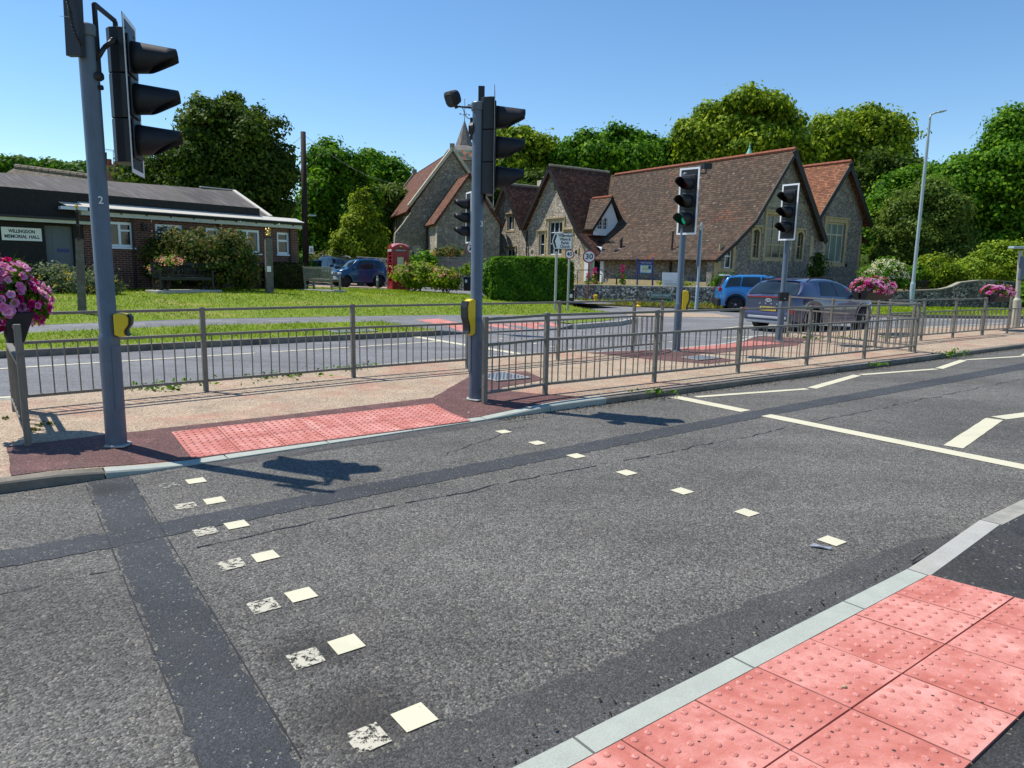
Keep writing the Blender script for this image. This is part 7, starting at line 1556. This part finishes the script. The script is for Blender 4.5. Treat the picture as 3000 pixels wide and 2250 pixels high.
for f in range(4):
    mb = MB(); zt = 1.93; z0 = .45
    fbx(mb, f, -.34, .34, .18, z0, -.07, -.02); fbx(mb, f, -.34, -.28, z0, zt, -.06, -.015); fbx(mb, f, .28, .34, z0, zt, -.06, -.015)
    if f != 0:
        for i in range(9): z = z0+(zt-z0)*i/8; fbx(mb, f, -.28, .28, z-.018, z+.018, -.058, -.012)
        for x in (-.17, .17): fbx(mb, f, x-.012, x+.012, z0, zt, -.057, -.014)
    else:
        fbx(mb, f, -.28, .28, z0, 1.05, -.06, -.03); fbx(mb, f, -.28, -.17, 1.05, zt, -.06, -.03); fbx(mb, f, .17, .28, 1.05, zt, -.06, -.03); fbx(mb, f, -.17, .17, 1.7, zt, -.06, -.03)
    fr_ = mb.build('glazed_panel', MAT['phone_red'], pb); mb = MB(); fbx(mb, f, -.28, .28, z0, zt, -.09, -.08); mb.build('pane', MAT['window_glass'], fr_)
    if f == 0: mb = MB(); fbx(mb, f, -.17, .17, 1.06, 1.69, -.075, -.05); mb.build('inner_cabinet', MAT['stone_pale'], fr_)
    mb = MB(); fbx(mb, f, -.30, .30, 1.97, 2.07, .001, .014); sg_ = mb.build('sign_panel', MAT['sign_white' if f == 1 else 'sign_green'], pb)
    R = Matrix.Rotation(-math.pi/2*f, 3, 'Z'); text_mesh('DEFIBRILLATOR' if f == 0 else 'TELEPHONE', .075, MAT['sign_white' if f != 1 else 'sign_black'], R@Vector((0, -(h+.016), 2.02)), R@Vector((1, 0, 0)), (0, 0, 1), 'lettering', sg_, .001, fit=.5)
    # segmental pediment with a crown
    mb = MB(); V = []; n = 12
    for i in range(n+1): x = -h+2*h*i/n; V.append(R@Vector((x, -(h+.005), 2.13+.20*max(0, math.cos(x/h*math.pi/2))**.75)))
    mb.prism([R@Vector((-h, -(h+.005), 2.11))]+V+[R@Vector((h, -(h+.005), 2.11))], R@Vector((0, .05, 0))); mb.build('pediment', MAT['phone_red'], pb)
    mb = MB(); c = R@Vector((0, -(h+.012), 2.23)); mb.prism([c+R@Vector((x, 0, z)) for x, z in ((-.045, -.04), (.045, -.04), (.055, .03), (.02, .01), (0, .05), (-.02, .01), (-.055, .03))], R@Vector((0, -.008, 0))); mb.build('crown_emblem', MAT['gold'], pb)
mb = MB(); n = 10; V = []
for j in range(n+1):
    for i in range(n+1): x, y = -h+2*h*i/n, -h+2*h*j/n; V.append((x, y, 0))
V = [(x, y, 2.15+.22*(max(0, math.cos(x/h*math.pi/2))**.6*.5+max(0, math.cos(y/h*math.pi/2))**.6*.5)+.02) for x, y, z in V]; mb.add(V, [(j*(n+1)+i, j*(n+1)+i+1, (j+1)*(n+1)+i+1, (j+1)*(n+1)+i) for j in range(n) for i in range(n)]); mb.build('domed_roof', MAT['phone_roof_sunlit'], pb, smooth=True)
# ---------------------------------------------------------------- benches
def bench(loc, rz, w, label, mat, plinth=True, ornate=False):
    t = thing('park_bench', loc, label, 'bench', None, rz); t['_l'] = [0., 0., 0.]; m = MAT[mat]      # local: faces +y, back at -y
    for sx in (-1, 1):
        x = sx*(w/2-.035); mb = MB(); mb.beam((x, -.22, 0), (x, -.30, .92), .06, .07, up=(1, 0, 0)); bevel(mb.build('leg', m, t), .008)
        mb = MB(); mb.beam((x, .24, 0), (x, .24, .62), .06, .07, up=(1, 0, 0)); bevel(mb.build('leg', m, t), .008); mb = MB(); mb.box((x, -.0, .635), (.07, .60, .04)); mb.build('arm', m, t); mb = MB(); mb.box((x, 0, .16), (.04, .42, .05)); mb.build('stretcher', m, t)
    mb = MB()
    for i in range(6): mb.box((0, -.18+.085*i, .43), (w-.02, .065, .025))
    mb.box((0, .24, .385), (w-.1, .03, .07)); mb.box((0, -.23, .385), (w-.1, .03, .07)); mb.build('seat', m, t)
    mb = MB(); mb.box((0, -.292, .88), (w-.08, .05, .09)); mb.box((0, -.252, .50), (w-.08, .045, .06)); n = int(w/.085)
    for i in range(n): x = -w/2+.08+(w-.16)*i/(n-1); mb.beam((x, -.257, .52), (x, -.290, .85), .045, .018, up=(1, 0, 0))
    mb.build('backrest', m, t)
    if ornate:
        mb = MB()
        for i in range(8): mb.lathe([(.055, -.006), (.07, 0), (.055, .006)], (-w/2+.15+(w-.3)*i/7, -.275, .68), 12, Matrix.Rotation(math.pi/2, 3, 'X'))
        mb.build('scroll_work', m, t); mb = MB(); mb.box((0, -.262, .885), (.26, .006, .05)); mb.build('plaque', MAT['sign_back'], t)
    if plinth: mb = MB(); mb.box((0, .02, -.03), (w+.35, .85, .10)); bevel(mb.build('plinth', MAT['concrete'], t), .01)
    return t
q = atY(945, 850, 28.6); bench((q[0], 28.6, gz(q[0], 28.6)+.05), math.atan2(-.5, .87), 1.5, 'weathered grey wooden bench seen from behind on the green', 'oak_grey')
q = atY(540, 850, 23.9); bench((q[0], 23.9, gz(q[0], 23.9)+.06), math.pi+math.atan2(.78, .62), 1.85, 'black metal memorial bench facing the green in front of the straggling shrub', 'dark_metal', True, True)
# ---------------------------------------------------------------- posts on the green
def blob(mb, c, r, n=10):
    P = [(math.sin(math.pi*i/6), -math.cos(math.pi*i/6)) for i in range(7)]; V = []
    for s, z in P:
        for k in range(n): V.append((c[0]+r[0]*s*math.cos(6.283*k/n), c[1]+r[1]*s*math.sin(6.283*k/n), c[2]+r[2]*z))
    mb.add(V, [(i*n+k, i*n+(k+1) % n, (i+1)*n+(k+1) % n, (i+1)*n+k) for i in range(6) for k in range(n)])
Yl = 25.4; q = atY(790, 860, Yl); zl = gz(q[0], Yl); hl = float(atY(786, 697, Yl)[2]); lpst = thing('memorial_post', (q[0], Yl, zl), 'square oak post topped by a small gilded winged lion', 'post')
xt_ = float(atY(786, 697, Yl)[0]); mb = MB(); a = .55; w = .125
ca, sa = math.cos(a), math.sin(a); cor = lambda x, z, w: [(x+w*(u*ca-v*sa), Yl+w*(u*sa+v*ca), z) for u, v in ((-1, -1), (1, -1), (1, 1), (-1, 1))]
mb.hexa(cor(q[0], zl-.1, w)+cor(xt_, hl, w*.92)); bevel(mb.build('post', MAT['oak'], lpst), .012); mb = MB(); mb.box((xt_, Yl, hl+.02), (.27, .27, .04), a); mb.build('cap', MAT['dark_metal'], lpst)
mb = MB(); c = np.array([xt_, Yl, hl+.04]); blob(mb, c+(.02, 0, .13), (.075, .06, .10)); blob(mb, c+(.05, -.02, .25), (.055, .05, .06)); blob(mb, c+(.09, -.04, .235), (.03, .03, .025)); blob(mb, c+(-.01, 0, .05), (.09, .06, .05)); 
for sx in (.0, .06): mb.tube(c+(sx+.02, -.04, .12), c+(sx+.04, -.05, 0), .018, .016, 6)
mb.prism([c+(.0, .01, .12), c+(-.06, .01, .16), c+(-.11, .01, .27), c+(-.08, .01, .30), c+(-.03, .01, .24)], (0, .03, 0)); mb.tube(c+(-.08, 0, .05), c+(-.10, 0, .16), .012, .008, 5); mb.build('gilded_lion', MAT['gold'], lpst, smooth=True)
mb = MB(); z_ = float(atY(794, 788, Yl)[2]); mb.obox((q[0]+.055, Yl-.137, z_), np.array([ca, sa, 0])*.07, np.array([-sa, ca, 0])*.004, (0, 0, .10)); mb.build('notice', MAT['sign_white'], lpst)
Yv = 17.4; q = atY(241, 922, Yv); zv = gz(q[0], Yv); xv = float(atY(228, 640, Yv)[0]); vp_ = thing('village_sign', (q[0], Yv, zv), 'dark timber village sign post with a carved panel seen edge on and a gold finial', 'sign post')
zz1, zz2, zz3, zz4 = [float(atY(230, y, Yv)[2]) for y in (700, 622, 617, 598)]
mb = MB(); cor = lambda x, z, w: [(x+w*(u*.9-v*.4), Yv+w*(u*.4+v*.9), z) for u, v in ((-1, -1), (1, -1), (1, 1), (-1, 1))]; mb.hexa(cor(q[0], zv-.1, .088)+cor(xv, zz1, .08)); bevel(mb.build('post', MAT['oak'], vp_), .008)
mb = MB(); mb.obox((xv-.01, Yv, (zz1+zz2)/2), (.022, .01, 0), (-.215, .37, 0), (0, 0, (zz2-zz1)/2)); pn = mb.build('panel', MAT['creosote'], vp_); mb = MB(); mb.obox((xv-.01, Yv, (zz1+zz2)/2), (.034, .014, 0), (-.23, .395, 0), (0, 0, .03)); mb.obox((xv-.01, Yv, zz2), (.034, .014, 0), (-.23, .395, 0), (0, 0, .03)); mb.obox((xv-.01, Yv, zz1), (.034, .014, 0), (-.23, .395, 0), (0, 0, .03)); mb.build('panel_frame', MAT['dark_metal'], pn)
mb = MB(); mb.lathe([(.01, zz3-.02), (.045, zz3+.02), (.02, zz3+.05), (.05, zz3+.1), (.01, zz4)], (xv, Yv-.02, 0), 8); mb.build('finial', MAT['gold'], vp_)
# white bar leaning by the shrub, bollards, bins, hydrant markers
def bollard(px_, py0, py1, Y, label): b = atY(px_, py1, Y); e = atY(px_, py0, Y); t = thing('bollard', tuple(b), label, 'bollard', 'bollards at the edge of the green'); mb = MB(); mb.lathe([(.05, b[2]-.1), (.05, e[2]-.03), (.02, e[2])], (b[0], Y, 0), 12); mb.build('shaft', MAT['oak_grey'], t); mb = MB(); mb.lathe([(.053, e[2]-.24), (.053, e[2]-.12)], (b[0], Y, 0), 12); mb.build('reflective_band', MAT['white_paint'], t)
bollard(1106, 808, 846, 36.0, 'grey bollard with a white band in front of the small blue car')
def bin_(px_, py0, py1, Y, w, label):
    b = atY(px_, py1, Y); e = atY(px_, py0, Y); hgt = e[2]-b[2]; t = thing('litter_bin', tuple(b), label, 'bin'); mb = MB(); mb.hexa([(b[0]+sx*w*.42, Y+sy*w*.42, b[2]) for sx, sy in ((-1, -1), (1, -1), (1, 1), (-1, 1))]+[(b[0]+sx*w*.5, Y+sy*w*.5, b[2]+hgt*.86) for sx, sy in ((-1, -1), (1, -1), (1, 1), (-1, 1))]); bevel(mb.build('body', MAT['plastic_black'], t), .02)
    mb = MB(); mb.box((b[0], Y, b[2]+hgt*.90), (w*1.08, w*1.08, hgt*.09)); bevel(mb.build('lid', MAT['plastic_black'], t), .02); mb = MB(); mb.box((b[0]-.05, Y-w*.505, b[2]+hgt*.65), (.10, .01, .14)); mb.build('sticker', MAT['sign_white'], t)
bin_(1369, 808, 852, 35.2, .38, 'black wheeled bin with a white sticker just left of the middle pole'); bin_(1675, 846, 905, 27.6, .17, 'narrow black bin post behind the small 40 sign')
def marker(px_, py0, py1, Y, label): b = atY(px_, py1, Y); e = atY(px_, py0, Y); hgt = e[2]-b[2]; t = thing('hydrant_marker', tuple(b), label, 'marker post', 'yellow markers beside the road'); z = b[2]; mb = MB(); mb.lathe([(.14, z), (.15, z+.05), (.07, z+.10), (.05, z+hgt*.55), (.09, z+hgt*.62), (.10, z+hgt*.92), (.04, z+hgt)], (b[0], Y, 0), 10); autosmooth(mb.build('body', MAT['yellow_marker'], t)); mb = MB(); mb.lathe([(.16, z), (.16, z+.025), (.10, z+.03)], (b[0], Y, 0), 10); mb.build('base', MAT['dark_metal'], t)
marker(1744, 863, 887, 32.6, 'yellow marker in the dry verge, left of the second one'); marker(1871, 879, 900, 31.0, 'yellow marker in the verge below the street name plate'); marker(1336, 828, 846, 38.6, 'orange yellow marker by the low wall behind the hydrangeas')
# ---------------------------------------------------------------- school frontage
yn = 35.6; q0, q1 = atY(1866, 830, yn), atY(1913, 836, yn); nb = thing('notice_board', tuple(q0), 'blue framed notice board with pinned papers in front of the school wall', 'notice board')
for x, y0, y1 in ((1867, 760, 829), (1912, 760, 840)):
    b, e = atY(x, y1, yn), atY(x, y0, yn); mb = MB(); mb.beam((b[0], yn, b[2]-.1), (e[0], yn, e[2]), .07, .07, up=(0, 1, 0)); mb.lathe([(.03, e[2]), (.05, e[2]+.04), (.01, e[2]+.08)], (e[0], yn, 0), 8); mb.build('post', MAT['board_blue'], nb)
z0, z1 = float(atY(1890, 803, yn)[2]), float(atY(1890, 770, yn)[2]); xa, xb_ = q0[0]+.05, q1[0]-.05
mb = MB(); N = 10; mb.prism([(xa, yn-.03, z0), (xb_, yn-.03, z0), (xb_, yn-.03, z1)]+[((xa+xb_)/2+(xb_-xa)/2*math.cos(math.pi*i/N), yn-.03, z1+.11*math.sin(math.pi*i/N)) for i in range(1, N)]+[(xa, yn-.03, z1)], (0, .06, 0)); bd = mb.build('board', MAT['board_blue'], nb)
mb = MB(); mb.box(((xa+xb_)/2, yn-.036, (z0+z1)/2-.03), (xb_-xa-.12, .008, z1-z0-.14)); mb.build('display', MAT['poster_c'], bd)
pw = (xb_-xa-.16)
for i, (u, v, w, hh_, m_) in enumerate(((.10, .5, .17, .78, 'poster_b'), (.35, .70, .24, .34, 'poster_a'), (.60, .72, .18, .38, 'poster_a'), (.84, .70, .2, .36, 'board_blue'), (.33, .24, .16, .32, 'poster_b'), (.52, .26, .16, .40, 'poster_a'), (.71, .22, .16, .34, 'poster_b'), (.90, .24, .14, .34, 'poster_b'))):
    mb = MB(); mb.box((xa+.08+pw*u, yn-.043, z0+.06+(z1-z0-.16)*v), (pw*w, .004, (z1-z0-.16)*hh_)); mb.build('paper', MAT[m_], bd)
text_mesh("St Mary's Church Hall", .085, MAT['sign_white'], ((xa+xb_)/2, yn-.034, z1+.0), (1, 0, 0), (0, 0, 1), 'lettering', bd, .001, fit=(xb_-xa)*.72)
yb = 34.3; c4_ = [atY(x, y, yb) for x, y in ((1940, 841), (1997, 843), (1996, 799), (1941, 798))]; bn = thing('banner', tuple(c4_[0]), 'blank looking white banner board standing on the flint wall', 'banner'); mb = MB(); mb.prism(c4_, (0, .03, 0)); mb.build('board', MAT['white_paint'], bn)
mb = MB()
for i, (u0, u1, v) in enumerate(((.1, .55, .42), (.1, .85, .26), (.2, .75, .16))): a = c4_[0]+(c4_[1]-c4_[0])*u0+(c4_[3]-c4_[0])*v; b = c4_[0]+(c4_[1]-c4_[0])*u1+(c4_[3]-c4_[0])*v; mb.beam(a-np.array([0, .004, 0]), b-np.array([0, .004, 0]), .004, .014)
mb.build('faint_print', MAT['sign_back'], bn)
ys_ = 33.15; dW = np.array([9.35-3.1, 32.55-34.55, 0]); dW /= np.linalg.norm(dW); nW = np.array([dW[1], -dW[0], 0.])
def onwall(x, y, off=.21): return onpl(x, y, np.array([3.1, 34.55, 0])+nW*off, dW)
for nm, (x0, x1, y0, y1), txt, lab in (('street_sign', (1903, 1970, 861, 870.5), 'CHURCH STREET', 'green street name plate reading Church Street on the flint wall'), ('street_sign', (1905, 1968, 872, 885), None, 'lower dark green street name plate directly under the Church Street plate')):
    a, b = onwall(x0, (y0+y1)/2), onwall(x1, (y0+y1)/2); zc = float(onwall((x0+x1)/2, (y0+y1)/2)[2]); hh_ = float(onwall((x0+x1)/2, y0)[2]-onwall((x0+x1)/2, y1)[2])
    t = thing(nm, tuple(a), lab, 'street sign'); mb = MB(); c = (a+b)/2; c[2] = zc; L_ = np.linalg.norm((b-a)[:2]); mb.obox(c, dW*L_/2, nW*.012, (0, 0, hh_/2)); p = mb.build('plate', MAT['sign_green'], t)
    mb = MB(); 
    for s in (-1, 1): mb.obox(c+nW*.013+Z3*s*(hh_/2-.012), dW*(L_/2-.01), nW*.002, (0, 0, .006)); mb.obox(c+nW*.013+dW*s*(L_/2-.014), dW*.006, nW*.002, (0, 0, hh_/2-.02))
    mb.build('border', MAT['sign_white'], p)
    if txt: text_mesh(txt, hh_*.62, MAT['sign_white'], c+nW*.014, dW, Z3, 'lettering', p, .002, fit=L_*.86, bold=.003)
    else:
        for i in range(2): mb = MB(); mb.obox(c+nW*.014+Z3*(.05-.11*i), dW*L_*(.12 if i == 0 else .30), nW*.002, (0, 0, .018)); mb.build('worn_print', MAT['sign_red' if i == 0 else 'sign_white'], p)
def handrail(pts, label, Y=36.2):
    P = [atY(x, y, Y+dy) for x, y, dy in pts]; t = thing('handrail', tuple(P[-1]), label, 'handrail', 'handrails at the school entrance'); mb = MB(); mb.path(P, .022, 8); mb.build('rail', MAT['dark_metal'], t, smooth=True)
    for k in (0, len(P)-2): b = P[k].copy(); b[2] = .8; mb = MB(); mb.tube(P[k], b, .02, .02, 8); mb.build('upright', MAT['dark_metal'], t)
handrail([(1693, 791, 1), (1730, 791, .6), (1764, 805, 0), (1764.5, 832, 0)], 'dark handrail left of the school doorway'); handrail([(1757, 789, 1), (1778, 797, .6), (1806, 808, 0), (1808, 834, 0)], 'dark handrail right of the school doorway')
# ---------------------------------------------------------------- flower planters on the railings
def flowers(P, N, r, mat, t, name='petunia_flowers'):
    """open trumpets: five-lobed wavy discs with a sunken throat"""
    n = len(P); K = 15; N = N/np.linalg.norm(N, axis=1)[:, None]; T = np.cross(N, rng.normal(0, 1, (n, 3))); T /= np.linalg.norm(T, axis=1)[:, None]; B = np.cross(N, T); rr = r*rng.uniform(.75, 1.2, n)
    a = np.arange(K)/K*2*math.pi; lob = 1-.16*(np.cos(a*5)*.5+.5); wav = .18*np.cos(a*5+1)
    ring = P[:, None]+rr[:, None, None]*(lob[None, :, None]*(T[:, None]*np.cos(a)[None, :, None]+B[:, None]*np.sin(a)[None, :, None])+N[:, None]*(.12+wav)[None, :, None])
    mid = P[:, None]+rr[:, None, None]*(.42*(T[:, None]*np.cos(a)[None, :, None]+B[:, None]*np.sin(a)[None, :, None])-N[:, None]*.10); ctr = P-N*rr[:, None]*.55
    V = np.concatenate([ring, mid, ctr[:, None]], 1).reshape(-1, 3); S_ = 2*K+1; Fc = []
    for i in range(n):
        o = i*S_; Fc += [(o+k, o+(k+1) % K, o+K+(k+1) % K, o+K+k) for k in range(K)]+[(o+K+k, o+K+(k+1) % K, o+2*K) for k in range(K)]
    val = np.repeat(rng.random(n)*.7+.1, S_).reshape(n, S_); val[:, :K] += .2; val[:, K:] -= .35
    mb = MB(); mb.v = V.tolist(); mb.f = Fc; c = np.repeat(np.clip(val.reshape(-1, 1), 0, 1), 3, 1).astype(np.float32); mb.build(name, MAT[mat], t, uv=False, colors=c, smooth=False)['kind'] = 'stuff'
def planter(c, d, z0, Lh, Wd_, Ht, rad_, label, n=300, ns=7, hh=.18):
    """two tapered troughs either side of the rail, overflowing with petunias"""
    d = np.array([d[0], d[1], 0.]); d /= np.linalg.norm(d); m = np.array([-d[1], d[0], 0.]); c = np.array([c[0], c[1], z0]); t = thing('flower_planter', tuple(c), label, 'planter', 'flower planters on the railings')
    for s in (-1, 1):
        mb = MB(); i0, i1 = .03, Wd_; P = []
        for z, f in ((0, .62), (Ht, 1.0)):
            for a, b in ((-1, 0), (1, 0), (1, 1), (-1, 1)): P.append(c+d*a*Lh*(.86+.14*f)+m*s*(i0+(i1*f-i0)*b)+Z3*z)
        mb.hexa(P); bevel(mb.build('trough', MAT['plastic_black'], t), .012)
    k = n*7; u = unit(k); u[:, 2] = np.where(rng.random(k) < .78, np.abs(u[:, 2]), -np.abs(u[:, 2])*.25); R = np.array([Lh*1.12, rad_, Ht+hh]); cc = c+Z3*(Ht*.98)
    def pos(u, s): q = u*R*s[:, None]; return cc+q[:, :1]*d+q[:, 1:2]*m+q[:, 2:]*Z3
    nv = lambda u: (u[:, :1]*d/R[0]+u[:, 1:2]*m/R[1]+u[:, 2:]*Z3/R[2])
    wv_ = lambda u: 1+.12*np.sin(u[:, 0]*9)+.10*np.cos(u[:, 1]*8+u[:, 2]*5)
    Pn = pos(u, wv_(u)*(.98-.35*rng.random(k)**2)); leafmesh('foliage', Pn, nv(u)*.4+Z3*.3, .042, 'leaf_mid', t, aspect=1.5)
    for frac, mat, seed in ((.80, 'petal_pink', 0.0), (.34, 'petal_magenta', 2.0)):
        j = int(n*frac*1.6); u = unit(j); u[:, 2] = np.where(rng.random(j) < .8, np.abs(u[:, 2]), -np.abs(u[:, 2])*.28); pz = np.sin(u[:, 0]*5+u[:, 2]*4+1+seed*1.57)+rng.normal(0, .5, j); u = u[pz > -.25]
        flowers(pos(u, wv_(u)*(1.02+rng.uniform(-.03, .05, len(u)))), nv(u)+rng.normal(0, .5, u.shape)*.8, .040, mat, t)
    for i in range(ns):
        a = rng.uniform(0, 6.28); b0 = cc+Z3*(Ht*.2); ln = rng.uniform(.26, .42); o_ = np.array([math.cos(a), math.sin(a), 0.])*rng.uniform(.15, .7); up_ = Z3+o_; up_ /= np.linalg.norm(up_); sdir = np.cross(up_, [0, 1, 0]); sdir /= np.linalg.norm(sdir)
        b0 = b0+Z3*.08; mb = MB(); tip = b0+up_*(ln+.1)-Z3*.03; mid = b0+up_*ln*.5; w = .016; mb.add([b0-sdir*w*.7, b0+sdir*w*.7, mid+sdir*w, tip, mid-sdir*w], [(0, 1, 2, 3, 4)]); o = mb.build('spiky_leaf', MAT['leaf_lime'], t, uv=False)
        o.modifiers.new('s', 'SOLIDIFY').thickness = .002
planter((-4.52, 6.20), (-1.06, 1.36), .93, .34, .24, .26, .34, 'planter overflowing with pink and magenta petunias at the left edge, nearest of all', 520, 9)
q = atY(2557, 870, 19.4); planter((q[0], 19.4), (.8, .55), .99, .68, .26, .26, .42, 'planter of pink and magenta petunias beside the grey car', 460, 3, .06)
q = atY(2922, 870, 21.6); planter((q[0], 21.6), (.8, .55), .93, .60, .24, .24, .36, 'planter of petunias next to the cream post, furthest right', 380, 6, .02)
# ---------------------------------------------------------------- litter and small debris
def debris(name, xy, z, lab, cat, mat, pts, th=.006):
    t = None; c = np.array([*xy, z]); mb = MB(); mb.prism([c+np.array(p) for p in pts], (0, 0, th)); o = mb.build(name, MAT[mat], None, origin=tuple(c), label=lab, cat=cat); return o
q = gp(2400, 1606, 0); debris('sweet_wrapper', q[:2], .004, 'crumpled silvery wrapper beside the rightmost stud', 'litter', 'silver_trim', [(-.06, .01, 0), (-.02, .03, .012), (.03, .0, 0), (.07, -.02, .01), (.05, -.035, 0), (0, -.015, .008)])
q = gp(2690, 1634, .02); mb = MB(); mb.tube((q[0]-.07, q[1]-.05, .022), (q[0]+.06, q[1]+.055, .03), .008, .006, 8); mb.build('twig', MAT['oak'], None, origin=tuple(q), label='brown twig lying against the near kerb', cat='twig')
q = gp(2473, 2022, .04); mb = MB(); blob(mb, (q[0], q[1], nz(q[0], q[1])+.018), (.011, .008, .006)); mb.build('pebble', MAT['stone_trim'], None, smooth=True, origin=tuple(q), label='small yellow pebble on the near pink paving', cat='pebble')
for x, y in ((18, 1228), (150, 1243), (100, 1262), (120, 1248)):
    q = gp(x, y, IH); P_ = np.array(q)+rng.normal(0, .02, (14, 3))*np.array([1, 1, .3])+Z3*.01; leafmesh('fallen_petals', P_, unit(14)+Z3, .026, 'leaf_red', val=rng.random(14), kind='stuff', label='withered petals fallen below the planter')
n = 5200; u = rng.uniform(4.4, 30, n)**1.0; v = np.array([kf(a) for a in u])-np.abs(rng.normal(0, .10, n))-.01; u2 = rng.uniform(-4, 6, 260); v2 = np.concatenate([1.69+np.abs(rng.normal(0, .04, 260))]); U_ = np.concatenate([u, u2]); V_ = np.concatenate([v, v2]); P_ = np.stack([.8*U_-.6*V_, .6*U_+.8*V_, np.full(len(U_), .009)], 1)
leafmesh('grit', P_, unit(len(P_))*.3+Z3, .012, 'grit_stone', val=rng.random(len(P_))*.1, kind='stuff', label='loose grit gathered along the kerbs')
